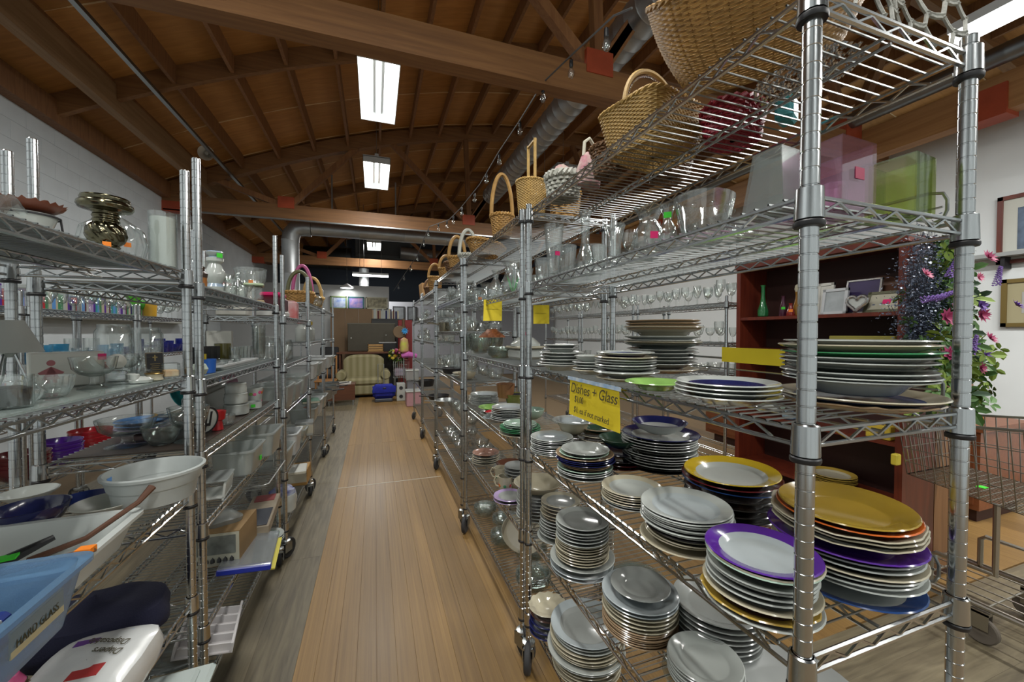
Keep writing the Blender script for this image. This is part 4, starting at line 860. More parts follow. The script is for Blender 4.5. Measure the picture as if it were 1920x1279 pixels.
# ================================================================== DUCTS AND PIPES
DUCT = mat('galvanised_duct', (.50, .52, .53), .42, .75, noise=.15, scale=6)
def duct(name, label, a, b, r, rings=.35, m=DUCT):
    a, b = Vector(a), Vector(b); t = thing(name, label, 'duct', a); d = b - a; L = d.length; q = d.to_track_quat('Z', 'Y').to_matrix().to_4x4()
    n = max(2, int(L / rings)); pr = []
    for i in range(n + 1):
        z0 = L * i / n; pr += [(r, max(0, z0 - .012)), (r * 1.035, z0), (r, min(L, z0 + .012))]
    MB().lathe(pr, 20, M=q, capt=True).build('duct_pipe', m, t); return t
duct('spiral_duct', 'long spiral duct running under the roof on the right', (2.50, .6, 4.55), (2.50, 8.6, 4.55), .19, .18)
tt = duct('elbow_duct', 'vertical galvanised pipe rising beyond the left racks', (-1.68, 9.5, 2.0), (-1.68, 9.5, 3.42), .17, .6)
MB().tube([(0, 0, 1.40), (.02, 0, 1.54), (.10, 0, 1.66), (.25, 0, 1.70), (.40, 0, 1.70)], .175, 18).build('elbow', DUCT, tt)
duct('cross_duct', 'horizontal galvanised duct crossing behind the second truss', (-1.27, 9.5, 3.70), (2.6, 9.5, 3.70), .15, .8)
_v = duct('vent_pipe', 'short shiny pipe hanging in front of far paintings', (-.30, 12.9, 2.5), (-.30, 12.9, 3.4), .14, .5)
_d = duct('dark_duct', 'black fan duct behind the far high bay fixture', (-2.2, 14.8, 4.0), (-.75, 14.8, 4.0), .38, .5, mat('black_duct', (.03, .035, .035), .4, .6))
duct('pale_duct', 'pale duct right of the far high bay fixture', (.9, 14.9, 4.35), (5.2, 14.9, 4.2), .22, .6)
duct('slim_duct', 'slim duct along the right wall girder', (5.55, -2, 4.05), (5.55, 9, 4.05), .09, .3, mat('slim_duct_zinc', (.25, .28, .30), .4, 1.0))
t = thing('fan_coil_unit', 'boxy grey fan coil unit above the far aisle', 'ventilation unit', (.25, 15.5, 4.15)); MB().bevbox(-.9, -.5, 0, 1.1, .5, .85, .03).build('casing', mat('grey_casing', (.12, .14, .15), .5, .4), t); MB().box(-.8, -.52, .1, 1.0, -.5, .7).build('grille', mat('dark_grille', (.06, .07, .075), .6), t, smooth=False)
for x_, lab in ((-1.0, 'left thin conduit drop near the far fixture'), (.55, 'right thin conduit drop near the far fixture')):
    t = put('conduit_drop', MB().tube([(0, 0, 0), (0, 0, 1.0)], .018, 6).mesh(DUCT), None, (x_ * .9, 9.9, 4.05)); tag(t, lab, 'pipe')
MB().tube([(0, 0, .9), (0, 0, zc(-.3) - 2.4)], .006, 5).build('hanger', STEEL, _v); MB().tube([(.7, 0, .36), (.7, 0, zc(-1.5) - 3.9)], .008, 5).build('hanger', STEEL, _d)
# horn loudspeaker on the strut
hp = ony(388, 288, 8.0); t = thing('horn_speaker', 'small beige horn loudspeaker on the ceiling strut', 'loudspeaker', hp); M_ = Matrix.Rotation(radians(100), 4, 'X') @ Matrix.Rotation(.3, 4, 'Z')
HORN = mat('beige_horn', (.75, .72, .64), .5)
MB().lathe([(.03, -.14), (.035, -.10), (.05, -.08), (.07, -.03), (.12, .05), (.115, .05), (.06, -.02)], 16, M=M_).build('horn', HORN, t); MB().lathe([(.001, .02), (.025, .015), (.03, -.02)], 12, M=M_).build('plug', WHITE, t); MB().box(-.015, -.015, .05, .015, .015, .3).build('bracket', STEEL, t, smooth=False)
# ================================================================== LEFT RACKS
def liner(label, x0, x1, y0, y1, z, m):
    o = put('shelf_liner', MB().box(x0, y0, 0, x1, y1, .004).mesh(m, False), None, (0, 0, z + .0072)); tag(o, label, 'shelf liner')
liner('pale glass sheet covering the nearest left middle shelf', -.965, -.585, .45, 1.50, L1Z[1], mat('pale_glass_sheet', (.30, .36, .34), .08, coat=.5))
liner('grey sheet covering the nearest left top shelf', -.965, -.585, .45, 1.50, L1Z[0], mat('grey_sheet', (.26, .28, .27), .3))
liner('brown board covering the second left shelf', -.965, -.60, 1.68, 2.70, L2Z[2], mat('brown_board', (.075, .055, .045), .35, noise=.2))
liner('pale glass sheet on the second left upper shelf', -.965, -.60, 1.68, 2.70, L2Z[1], mat('pale_glass_sheet2', (.34, .40, .39), .08, coat=.5))
liner('grey green sheet on the second left top shelf', -.965, -.60, 1.68, 2.70, L2Z[0], mat('green_sheet', (.20, .23, .20), .4))
z = L1Z[0] + .006
# scalloped dish on a stand
y = yx(58, -.70)
t = thing('footed_dish', 'rust scalloped dish over a white bowl in a black stand', 'dish', (-.70, y, z)); t.scale = (.85, .85, 1.05)
MB().lathe([(.02, .058), (.045, .062), (.062, .072), (.066, .078), (.060, .076), (.03, .066), (.0005, .065)], 60, mod=lambda a, i, r, zz: (r * (1 + (.05 * cos(a * 22) if i in (2, 3, 4) else 0)), zz + (.003 * cos(a * 22) if i in (2, 3) else 0))).build('scalloped_plate', mat('rust_glaze', (.17, .045, .02), .35), t)
MB().lathe([(.03, .025), (.042, .03), (.052, .055), (.050, .056), (.035, .03)], 28).build('inner_bowl', WHITE, t)
MB().lathe([(.02, .0), (.044, .006), (.048, .018), (.038, .028), (.001, .03)], 28, mod=lambda a, i, r, zz: (r * (1 + .05 * cos(a * 14)), zz)).build('purple_dish', mat('purple_facet', (.22, .16, .30), .15, coat=.6, noise=.5, scale=60), t)
st = MB().tube([(cos(k * pi / 12) * .055, sin(k * pi / 12) * .055, .052) for k in range(24)], .0022, 5, closed=True)
for a in (.3, 2.4, 4.5): st.tube([(cos(a) * .055, sin(a) * .055, .052), (cos(a) * .062, sin(a) * .062, 0)], .0024, 5)
st.build('wire_stand', BLACK, t)
# mercury glass candle holder
t = thing('candle_holder', 'bronze mercury glass candle holder with swirled bulb', 'candle holder', (-.66, yx(203, -.66), z))
MERC = mat('mercury_bronze', (.17, .155, .10), .16, 1.0, noise=.4, scale=30)
H_ = .155; R_ = .055
pr = [(.62, 0), (.66, .02), (.60, .05), (.46, .09), (.50, .13), (.45, .15), (.50, .18), (.45, .21), (.62, .27), (.73, .38), (.66, .50), (.46, .58), (.50, .62), (.45, .65), (.50, .69), (.45, .73), (.50, .76), (.92, .80), (1.0, .85), (.97, .90), (.86, .93), (.88, .97), (.85, 1.0), (.70, .985), (.0005, .98)]
_p2 = []
for (r0, q0), (r1, q1) in zip(pr, pr[1:]): _p2 += [(r0 + (r1 - r0) * k / 4, q0 + (q1 - q0) * k / 4) for k in range(4)]
pr = _p2 + [pr[-1]]
MB().lathe([(r * R_, q * H_) for r, q in pr], 84, mod=lambda a, i, r, zz: (r * (1 + (.05 * cos(12 * a + zz * 260) if 29 <= i <= 43 else 0)), zz)).build('holder_body', MERC, t, ang=60); sticker(t, .036, .03, 'orange', toward(-.7, 1.36), .008)
t = thing('pumpkin_jar', 'clear ribbed pumpkin shaped glass jar with stem', 'jar', (-.705, 1.445, z)); MB().lathe([(r * .145, q * .175) for r, q in OUTL['pumpkin'][0]], 64, mod=lambda a, i, r, zz: (r * (1 + .05 * cos(a * 12)) if zz < .12 else r, zz)).build('jar_body', GLASSC, t, ang=60); sticker(t, .072, .05, 'orange', toward(-.7, 1.45) + .4, .008)
t = thing('pillar_jar', 'tall white filled glass cylinder beside the rack post', 'jar', (-.603, 1.478, z)); MB().lathe([(.031, 0), (.034, .004), (.034, .165), (.032, .165), (.031, .005)], 24).build('glass_wall', GLASS, t); MB().lathe([(.030, .004), (.030, .15), (.001, .152)], 24).build('white_filling', mat('white_wax', (.58, .62, .58), .6), t)
t = thing('crystal_horn', 'clear crystal horn ornament at the left edge', 'ornament', (-.64, .955, z + .02)); MB().tube([(0, 0, 0), (0, .02, .02), (0, .05, .035), (0, .08, .02)], [.022, .018, .012, .006], 8).build('crystal', GLASSC, t); t.location.z = z + .015
# ---- nearest left rack, middle shelf
z = L1Z[1] + .012
t = thing('table_lamp', 'small lamp with grey cone shade and bent chrome legs', 'lamp', (-.76, yx(14, -.76), z), .4); t.scale = (.8, .8, 1.12)
MB().lathe([(.066, .085), (.030, .148), (.028, .148), (.064, .085)], 36, capb=False).build('shade', mat('grey_lampshade', (.33, .34, .32), .8), t)
for a in (0, 2.1, 4.2): MB().tube([(0, 0, .10), (cos(a) * .012, sin(a) * .012, .08), (cos(a) * .03, sin(a) * .03, .035), (cos(a) * .065, sin(a) * .065, .003), (cos(a) * .07, sin(a) * .07, .003)], .003, 6).build('leg', CHROME, t)
MB().lathe([(.008, .075), (.02, .09), (.022, .105), (.001, .12)], 14).build('bulb', WHITE, t)
t = thing('gift_box', 'white square box printed with a pink girl figure', 'box', (-.76, yx(124, -.76), z), .62); t.scale = (1.0, 1.0, 1.0); BXW = mat('white_card', (.60, .59, .54), .7)
MB().bevbox(-.065, -.03, 0, .065, .03, .088, .003).build('box_body', BXW, t); PK = mat('dusty_pink_print', (.38, .13, .14), .7)
g = MB(); g.lathe([(.0005, .0005), (.007, .0004), (.0075, -.0005)], 14, M=Matrix.Translation((-.03, -.0308, .062)) @ Matrix.Rotation(pi / 2, 4, 'X'))
g.add([(-.030, -.0309, .054), (-.046, -.0309, .020), (-.014, -.0309, .020)], [(0, 1, 2)]).add([(-.030, -.0309, .053), (-.052, -.0309, .038), (-.049, -.0309, .034), (-.011, -.0309, .034), (-.008, -.0309, .038)], [(0, 1, 2, 3, 4)])
for sx in (-.040, -.028): g.box(sx, -.0312, .012, sx + .008, -.0306, .022)
g.build('girl_print', PK, t, smooth=False); MB().box(.052, -.0315, .066, .068, -.0302, .082).build('price_sticker', MATS['sticker_pink'], t, smooth=False)
glass('compote', 'clear footed compote with rolled rim on glass sheet', 175, -.665, z - .006, 98, 58, GLASS)
glass('lowbowl', 'upturned cut glass bowl near the rack edge', 92, -.655, z - .006, 98, 40, GLASSC, 20, .05)
glass('lowbowl', 'cut glass plate dish lowest at left', 30, -.645, z - .006, 100, 26, GLASSC, 24, .05)
t = thing('bead_jar', 'short glass jar filled with black stones', 'jar', (-.635, yx(18, -.635), z)); MB().lathe([(.026, 0), (.028, .003), (.028, .06), (.026, .06), (.025, .004)], 20).build('glass_wall', GLASS, t); MB().lathe([(.024, .004), (.024, .035), (.012, .04), (.001, .038)], 16, mod=lambda a, i, r, zz: (r * (1 + .1 * cos(a * 5 + i * 2)), zz)).build('black_stones', BLACK, t)
t = thing('glass_cube', 'chunky square glass candle block under the egg', 'candle holder', (-.66, yx(217, -.66), z), .4)
MB().bevbox(-.028, -.028, 0, .028, .028, .006, .002).bevbox(-.02, -.02, .006, .02, .02, .036, .004).bevbox(-.024, -.024, .036, .024, .024, .042, .002).build('block', GLASSC, t)
o = put('egg_ornament', MB().lathe([(.0005, -.017), (.014, -.013), (.021, 0), (.017, .012), (.0005, .018)], 24).mesh(mat('eggshell', (.52, .52, .47), .45)), None, (-.66, yx(217, -.66), z + .060)); o.rotation_euler = (pi / 2, 0, .8); tag(o, 'large white egg resting on the glass block', 'ornament')
t = thing('ceramic_foot', 'white ceramic baby shoes beside the egg', 'ornament', (-.615, yx(260, -.615), z), .7)
for dx in (-.012, .014): MB().lathe([(.001, 0), (.014, .001), (.016, .008), (.010, .016), (.001, .018)], 16, c=(0, dx, 0), sx=1.7, sy=.75).lathe([(.010, .01), (.011, .024), (.009, .026), (.008, .014)], 14, c=(-.014, dx, 0)).build('shoe', WHITE, t)
t = thing('trinket_box', 'oval cream trinket box with gilt rim', 'box', (-.60, yx(288, -.60), z)); MB().lathe([(.016, 0), (.021, .003), (.019, .012), (.022, .02), (.001, .021)], 24, sy=.7).build('box_body', glaze('cream'), t); MB().lathe([(.022, .019), (.0235, .021), (.022, .023), (.0005, .024)], 24, sy=.7).build('lid', mat('gilt', (.3, .2, .07), .3, .9), t)
t = thing('plaque', 'black plaque with gold cross and text leaning upright', 'plaque', (-.635, 1.495, z), .75); t.rotation_euler[0] = -.08
MB().bevbox(-.022, -.003, 0, .022, .003, .078, .002).build('frame', mat('bronze_edge', (.2, .17, .12), .4, .5), t); MB().box(-.0195, -.0045, .003, .0195, -.003, .075).build('face', BLACK, t, smooth=False); GOLD = mat('gold_print', (.30, .22, .08), .5)
MB().box(-.0015, -.005, .052, .0015, -.0044, .070).box(-.006, -.005, .0615, .006, -.0044, .0645).build('cross', GOLD, t, smooth=False)
for k in range(6): MB().box(-.012 + (k % 2) * .003, -.005, .042 - k * .006, .012 - (k % 3) * .002, -.0044, .0432 - k * .006).build('text_line', GOLD, t, smooth=False)
t = thing('candle_glass', 'square glass votive with layered orange candle', 'candle', (-.597, 1.495, z), .6); MB().bevbox(-.02, -.02, 0, .02, .02, .045, .003).build('glass_wall', GLASS, t); MB().bevbox(-.017, -.017, .003, .017, .017, .024, .003).build('wax', mat('orange_wax', (.52, .25, .06), .6, col2=(.6, .5, .3), scale=40), t)
for kd, lab, X, yy, w_, h_ in (('bowl', 'small cut glass bowl behind the pink girl box', -.90, 1.50, .075, .05), ('cylinder', 'square shouldered clear vase behind the pink girl box', -.84, 1.50, .06, .085), ('lowbowl', 'clear dish with red lid behind the egg', -.76, 1.49, .09, .03), ('goblet', 'short clear goblet behind the plaque', -.70, 1.50, .05, .075)):
    o = put({'bowl': 'glass_bowl', 'lowbowl': 'glass_dish', 'goblet': 'goblet'}.get(kd, 'glass_vase'), glass_mesh(kd, w_, h_, GLASSC, 10 if kd == 'bowl' else 0), None, (X, yy, z)); tag(o, lab, 'glassware')
o = put('red_dish', MB().lathe(dish_prof(.04, 'bowl')[0], 28).mesh(mat('glossy_red', (.38, .01, .01), .2, coat=.5)), None, (-.76, 1.49, z + .032)); tag(o, 'glossy red dish behind the white egg', 'dish')
glass('roundvase', 'silver tinted glass globe by the rack post', 335, -.66, z - .006, 34, 34, GLASSC, y=1.50)
# ---- nearest left rack, bowl shelf
z = L1Z[2]
t = thing('tub', 'large grey white round tub with rolled rim', 'tub', (-.575, 1.345, z + .062)); TUBM = mat('grey_plastic', (.42, .45, .44), .35)
MB().lathe([(.080, 0), (.086, .002), (.093, .045), (.097, .046), (.104, .075), (.110, .077), (.111, .084), (.104, .086), (.100, .078), (.088, .02), (.080, .006), (.0005, .005)], 48).build('tub_body', TUBM, t); sticker(t, .0, .0, 'blue', 0, .001)
MB().box(-.095, -.02, .055, -.0945, .0, .072).build('price_sticker', MATS['sticker_blue'], t, smooth=False)
t = thing('polka_bowl', 'white footed bowl with black polka dots', 'bowl', (-.925, 1.49, z + .0075)); MB().lathe([(.042, 0), (.046, .003), (.030, .035), (.036, .045), (.058, .062), (.060, .066), (.057, .067), (.03, .05), (.0005, .047)], 36).build('bowl_body', glaze('white'), t)
for k in range(12): a = k * .52; MB().lathe([(.0005, .0012), (.004, .0008), (.0046, -.001)], 8, M=Matrix.Translation((cos(a) * (.041 if k % 2 else .034), sin(a) * (.041 if k % 2 else .034), .012 if k % 2 else .026)) @ Matrix.Rotation(a, 4, 'Z') @ Matrix.Rotation(pi / 2, 4, 'Y')).build('dot', BLACK, t)
stack('left of the blue and cream bowls', -.80, 1.29, z, z + .095, .07, [(1, 'deep', 1.0, 'navy', 'navy', 'shiny navy mixing bowl')])
o = put('scoop_bowl', MB().lathe(dish_prof(.062, 'bowl')[0], 32).mesh(mat('royal_blue_plastic', (.012, .03, .16), .3)), None, (-.775, 1.44, z + .03)); tag(o, 'royal blue bowl between navy bowl and tub', 'bowl')
o = put('cream_bowl', MB().lathe(dish_prof(.072, 'bowl')[0], 36).mesh(mat('cream_plastic', (.52, .52, .46), .35)), None, (-.66, 1.31, z + .052)); tag(o, 'cream plastic bowl with blue tape on its rim', 'bowl'); MB().box(-.02, .058, .024, .01, .062, .036).build('price_sticker', MATS['sticker_blue'], o, smooth=False)
def tray(label, name, loc, rz, L, Wd, h, m, rim=.012, taper=.85, th=.004, cat='bin', tilt=(0, 0)):
    t = thing(name, label, cat, loc); t.rotation_euler = (tilt[0], tilt[1], rz)
    def ring(fx, fy, zz, n=6):
        pts = []; c = .03
        for (sx, sy, a0) in ((1, 1, 0), (-1, 1, pi / 2), (-1, -1, pi), (1, -1, 1.5 * pi)):
            for k in range(n + 1): a = a0 + pi / 2 * k / n; pts.append((sx * (fx - c) + cos(a) * c, sy * (fy - c) + sin(a) * c, zz))
        return pts
    a, b = L / 2, Wd / 2; rings = [ring(a * taper, b * taper, 0), ring(a, b, h - .008), ring(a + rim, b + rim, h - .008), ring(a + rim, b + rim, h), ring(a - th, b - th, h), ring(a * taper - th, b * taper - th, th)]
    n = len(rings[0]); vs = [p for r in rings for p in r]; fs = [tuple(range(n - 1, -1, -1)), tuple((len(rings) - 1) * n + k for k in range(n))]
    for k in range(len(rings) - 1):
        for i in range(n): j = (i + 1) % n; fs.append((k * n + i, k * n + j, (k + 1) * n + j, (k + 1) * n + i))
    MB().add(vs, fs).build('bin_body', m, t); return t
tray('white rectangular basin holding kitchen tools', 'basin', (-.695, 1.085, z + .008), .05, .29, .27, .072, mat('white_plastic', (.55, .58, .56), .35), .012, .85, cat='basin')
t = thing('spoon', 'dark wooden ladle resting across the white basin', 'utensil', (-.60, 1.15, z + .055), 0); MB().tube([(-.10, -.03, -.02), (-.02, .0, .0), (.05, .055, .05), (.065, .085, .075)], [.007, .006, .006, .009], 8).build('ladle_handle', mat('dark_spoon_wood', (.10, .04, .02), .5), t)
t = thing('spatula', 'brown handled spatula with orange sticker', 'utensil', (-.60, 1.0, z + .08), 0); MB().tube([(-.10, -.01, -.01), (0, 0, 0), (.07, .01, .008)], .006, 6).build('handle', mat('brown_handle', (.20, .08, .03), .5), t); MB().box(.045, -.006, .006, .07, .014, .0155).build('price_sticker', MATS['sticker_orange'], t, smooth=False)
t = thing('potato_masher', 'black and clear kitchen tool with green sticker', 'utensil', (-.70, 1.06, z + .05), .3); MB().tube([(-.10, 0, 0), (0, .01, .012), (.06, .04, .03)], [.01, .012, .006], 8).build('handle', BLACK, t); MB().box(-.02, -.012, .02, .02, .012, .024).build('price_sticker', MATS['sticker_green'], t, smooth=False)
BLUEB = glassmat('translucent_blue', (.50, .68, .86), 1.45, .25, .35, (.25, .45, .70))
t = tray('translucent blue plastic bin overhanging the left rack', 'storage_bin', (-.625, .80, z + .012), .04, .27, .25, .105, BLUEB, .010, .86, cat='bin')
for k in range(5): MB().tube([(-.10 + .04 * k, -.09, .012), (-.06 + .04 * k, .06, .05)], .010, 8).build('blue_tube', mat('blue_bottle', (.02, .04, .2), .4), t)
MB().box(-.06, .02, .03, .09, .025, .07, M=Matrix.Rotation(.3, 4, 'X')).build('paper', mat('white_print_paper', (.55, .57, .57), .8), t, smooth=False)
MB().box(.1225, -.04, .035, .1250, .07, .075, M=Matrix.Rotation(-.0, 4, 'Y')).build('tape_label', mat('cream_tape', (.50, .44, .27), .7), t, smooth=False)
lettering(t, 'HARD GLASS', (.1275, -.035, .048), (pi / 2, 0, pi / 2), .019, INK, sx=.8)
# ---- nearest left rack, lower shelves
z = L1Z[3]
t = thing('navy_bag', 'dark navy fabric bag slumped on the lower left shelf', 'bag', (-.735, 1.40, z + .009), .25)
BM = MB(); nv = 16
vs = []; prof_ = [(0, .0), (.75, .0), (.97, .25), (1.0, .5), (.92, .8), (.6, .97), (0, 1.0)]
BM.lathe([(max(.0005, r * .15), q * .135) for r, q in prof_], 36, mod=lambda a, i, r, zz: (r * (1 + .06 * cos(4 * a + .5) + .03 * cos(7 * a + i)) * rectr(a, 1.0, .85, 4), zz * (1 - .22 * (cos(a - .8) + 1) * .5)))
BM.build('bag_body', mat('navy_cloth', (.006, .007, .028), .9, bump=.4, bscale=300), t)
t = thing('diaper_pack', 'white plastic pack of disposable diapers lying face up', 'package', (-.635, 1.17, z + .01), 0)
PKG = mat('white_film', (.60, .61, .60), .25, coat=.4, bump=.3, bscale=25)
MB().lathe([(.08, 0), (.10, .015), (.108, .05), (.10, .085), (.075, .098), (.0005, .103)], 40, sx=1.0, sy=1.25, mod=lambda a, i, r, zz: (r * rectr(a, 1, 1, 5) * (1 + .012 * cos(9 * a)), zz)).build('film', PKG, t)
R_ = Matrix.Rotation(0, 4, 'Z'); rr = radians(160)
lettering(t, 'Disposable', (.062, .045, .1035), (0, 0, rr), .026, INK, sx=.85); lettering(t, 'Diapers', (.062, .015, .1035), (0, 0, rr), .026, INK, sx=.85)
MB().box(-.01, -.055, .096, .045, -.02, .1015).build('red_label', mat('red_label', (.40, .03, .03), .5), t, smooth=False); MB().box(-.06, .062, .094, -.015, .082, .0995).build('purple_label', mat('purple_label', (.10, .03, .2), .5), t, smooth=False); MB().box(.02, .075, .092, .045, .095, .097).build('price_sticker', MATS['sticker_blue'], t, smooth=False)
t = thing('wig_basket', 'brown plaited straw bundle at the bottom left corner', 'basket', (-.80, 1.16, z + .012)); MBW = MB()
for k in range(16): a = -1.3 + k * .18; MBW.tube([(sin(a) * .10, -.08, .01), (sin(a) * .12, 0, .05 + .04 * cos(a)), (sin(a) * .11, .09, .02)], .009, 5)
MBW.build('plaits', mat('straw_brown', (.20, .12, .05), .6, noise=.5, scale=30), t); o = put('pink_ball', MB().lathe([(.0005, -.03), (.02, -.02), (.03, 0), (.02, .02), (.0005, .03)], 18).mesh(glaze('pink')), None, (-.76, 1.15, z + .105)); tag(o, 'pink knob on the straw bundle', 'ornament')
t = thing('lidded_container', 'white lidded plastic container sticking into the aisle', 'container', (-.585, 1.335, L1Z[4] + .01), .06); CW = mat('pale_plastic', (.50, .56, .54), .35)
MB().bevbox(-.10, -.11, 0, .10, .11, .19, .02).build('container_body', CW, t); MB().bevbox(-.115, -.125, .185, .115, .125, .205, .012).bevbox(-.09, -.10, .20, .08, .10, .218, .01).build('lid', CW, t)
# ---- second left rack
z = L2Z[2] + .012
def gl(kd, lab, x, y, zz, w_, h_, m=GLASS, fl=0, name=None):
    o = put(name or {'goblet': 'goblet', 'tumbler': 'tumbler', 'bowl': 'glass_bowl', 'lowbowl': 'glass_dish', 'compote': 'compote', 'cakestand': 'cake_stand', 'jar': 'jar', 'cylinder': 'cylinder_vase'}.get(kd, 'glass_vase'), glass_mesh(kd, w_, h_, m, fl), None, (x, y, zz)); tag(o, lab, 'glassware'); return o
gl('compote', 'wide clear footed bowl left on the brown board', -.85, 1.80, z, .17, .10)
gl('bowl', 'clear straight sided bowl nested by the footed bowl', -.74, 1.78, z, .12, .07, CLEARD)
gl('compote', 'clear trifle compote beside the rack post', -.665, 1.80, z, .13, .13)
gl('cakestand', 'clear low cake stand behind the trifle compote', -.80, 2.05, z, .16, .07)
gl('roundvase', 'glass egg ornament left above the trifle compote', -.72, 2.0, z, .05, .13)
gl('jar', 'pale jar with pink rim behind the trifle compote', -.80, 2.22, z, .09, .12, GLASSC)
stack('left under the brown board glassware', -.90, 2.02, z - .006, z + .05, .09, [(2, 'soup', 1.0, 'sky', 'sky', 'bright blue dish'), (1, 'soup', 1.0, 'lavender', 'lavender', 'lavender dish')])
t = thing('fork_plate', 'round plate with black fork and spoon print standing upright', 'plate', (-.64, 1.88, z), 0); M_ = Matrix.Translation((0, 0, .058)) @ Matrix.Rotation(.15, 4, 'Y') @ Matrix.Rotation(radians(62), 4, 'Z') @ Matrix.Rotation(pi / 2, 4, 'X')
MB().lathe([(.0005, -.003), (.05, -.003), (.055, .001), (.05, .002), (.0005, .001)], 32, M=M_).build('plate_body', glaze('white'), t); MB().lathe([(.048, .0025), (.055, .003), (.056, .001)], 32, M=M_, capb=False).build('black_rim', BLACK, t)
f_ = MB()
for dx in (-.018, 0, .018): f_.box(dx - .004, -.02, .003, dx + .004, .035, .0042, M=M_)
f_.box(-.022, -.024, .003, .022, -.012, .0042, M=M_); f_.box(-.005, -.045, .003, .005, -.02, .0042, M=M_); f_.build('fork_print', BLACK, t, smooth=False)
t = thing('red_goblet', 'red plastic cup standing upside down on brown board', 'cup', (-.625, 1.96, z)); MB().lathe([(.018, 0), (.020, .002), (.016, .04), (.025, .045), (.030, .08), (.028, .081), (.0005, .078)], 24).build('cup_body', mat('red_plastic', (.42, .012, .015), .35), t)
gl('lowbowl', 'round clear paperweight beside the red cup', -.62, 2.06, z, .06, .045, GLASSC)
for k, (zz, n_) in enumerate(((0, 'lowest'), (.055, 'middle'), (.105, 'topmost'))):
    t = thing('canister', f'{n_} of three stacked white ceramic canisters', 'canister', (-.655, 2.30, z + zz)); s_ = 1 - .08 * k; MB().lathe([(.045 * s_, 0), (.054 * s_, .006), (.056 * s_, .028), (.052 * s_, .045), (.054 * s_, .05), (.05 * s_, .054), (.0005, .055)], 28).build('canister_body', glaze('white'), t)
t = thing('flower_pot', 'white tin printed with bright flowers', 'tin', (-.66, 2.60, z)); MB().lathe([(.042, 0), (.044, .002), (.052, .095), (.05, .096), (.042, .005)], 26).build('tin_body', glaze('white'), t)
for k in range(14):
    a = k * 2.4; zz = .02 + (k * .37 % 1) * .06; MB().lathe([(.0005, .0016), (.009, .001), (.0105, -.001)], 7, M=Matrix.Translation((cos(a) * (.0425 + zz * .1), sin(a) * (.0425 + zz * .1), zz)) @ Matrix.Rotation(a, 4, 'Z') @ Matrix.Rotation(pi / 2, 4, 'Y')).build('flower_print', glaze(['pink', 'yellow', 'lime', 'orange', 'red'][k % 5]), t)
t = thing('ramekin', 'small white crock with green sticker', 'dish', (-.625, 2.47, z)); MB().lathe([(.036, 0), (.04, .003), (.04, .035), (.037, .035), (.034, .006), (.0005, .005)], 26).build('crock', glaze('white'), t); sticker(t, .04, .018, 'green', toward(-.625, 2.47), .010)
for lab, x, y, r, m, tl in (('teal round tray leaning at the back of second rack', -.88, 2.45, .12, glaze('teal'), 1.2), ('grey oval lid leaning before the teal tray', -.80, 2.42, .10, glaze('grey'), 1.15), ('pink picture book panel leaning near the flower tin', -.86, 2.68, .12, mat('pink_panel', (.42, .22, .30), .5, noise=.3, scale=20), 1.3)):
    o = put('tray', MB().lathe(dish_prof(r, 'flat')[0], 28).mesh(m), None, (x, y, z + r * .95)); o.rotation_euler = (tl, 0, .9); tag(o, lab, 'tray')
# second rack, upper shelf
z = L2Z[1] + .012
t = thing('cup', 'bright blue cup with yellow stirrer', 'cup', (-.62, yx(389, -.62), z)); MB().lathe([(.022, 0), (.024, .002), (.027, .055), (.025, .055), (.021, .005)], 20).build('cup_body', mat('bright_blue', (.02, .12, .50), .35), t); MB().box(-.012, -.002, .02, -.006, .004, .075).build('stirrer', mat('yellow_plastic', (.7, .5, .02), .4), t, smooth=False)
o = put('ball_ornament', MB().lathe([(.0005, -.026), (.018, -.018), (.0255, 0), (.018, .018), (.0005, .026)], 20).mesh(mat('pale_green_ball', (.45, .52, .44), .3)), None, (-.592, yx(373, -.592), z + .028)); tag(o, 'pale green ball against the rack post', 'ornament')
t = tray('white shallow tray of glass trinkets along the shelf edge', 'tray', (-.635, 2.22, z), pi / 2, .56, .06, .022, mat('white_tray', (.56, .58, .58), .4), .006, .9, cat='tray')
for k, (x, y, w_, h_, kd, m) in enumerate(((-.68, yx(402, -.68), .10, .035, 'lowbowl', GLASSC), (-.70, yx(420, -.70), .10, .03, 'lowbowl', GLASSC), (-.66, yx(440, -.66), .05, .045, 'tumbler', GLASSC))): gl(kd, ('clear ashtray dish behind the blue cup', 'clear relish dish on the upper second shelf', 'little faceted tumbler beside the relish dish')[k], x, y, z, w_, h_, m, 12)
for k in range(4):
    gl('tumbler', f'clear juice glass, {ORD[k] if k else "first"} in the row behind the white tray', -.72, yx(440, -.72) + k * .07, z, .05, .08)
for k in range(6):
    o = put('tumbler', glass_mesh('tumbler', .075, .075, GLASSC, 0), None, (-.68, yx(485, -.68), z + k * .028)); tag(o, f'clear tumbler, {ORD[5 - k]} in the tall nested column at the post', 'glass', 'nested tumbler column')
for k in range(3):
    t = thing('black_tumbler', f'black textured tumbler, {("nearest", "middle", "farthest")[k]} of three in a row', 'glass', (-.78, yx(372, -.78) + k * .08, z)); MB().lathe([(.030, 0), (.032, .002), (.034, .09), (.031, .09), (.028, .006)], 20, mod=lambda a, i, r, zz: (r * (1 + .03 * cos(a * 10)), zz)).build('cup_body', BLACK, t)
t = thing('amber_tumbler', 'olive amber glass cylinder beside the black tumblers', 'glass', (-.78, yx(417, -.78), z)); MB().lathe([(.036, 0), (.038, .002), (.038, .10), (.035, .10), (.034, .006)], 20).build('cup_body', mat('olive_amber', (.16, .14, .03), .15, coat=.4), t)
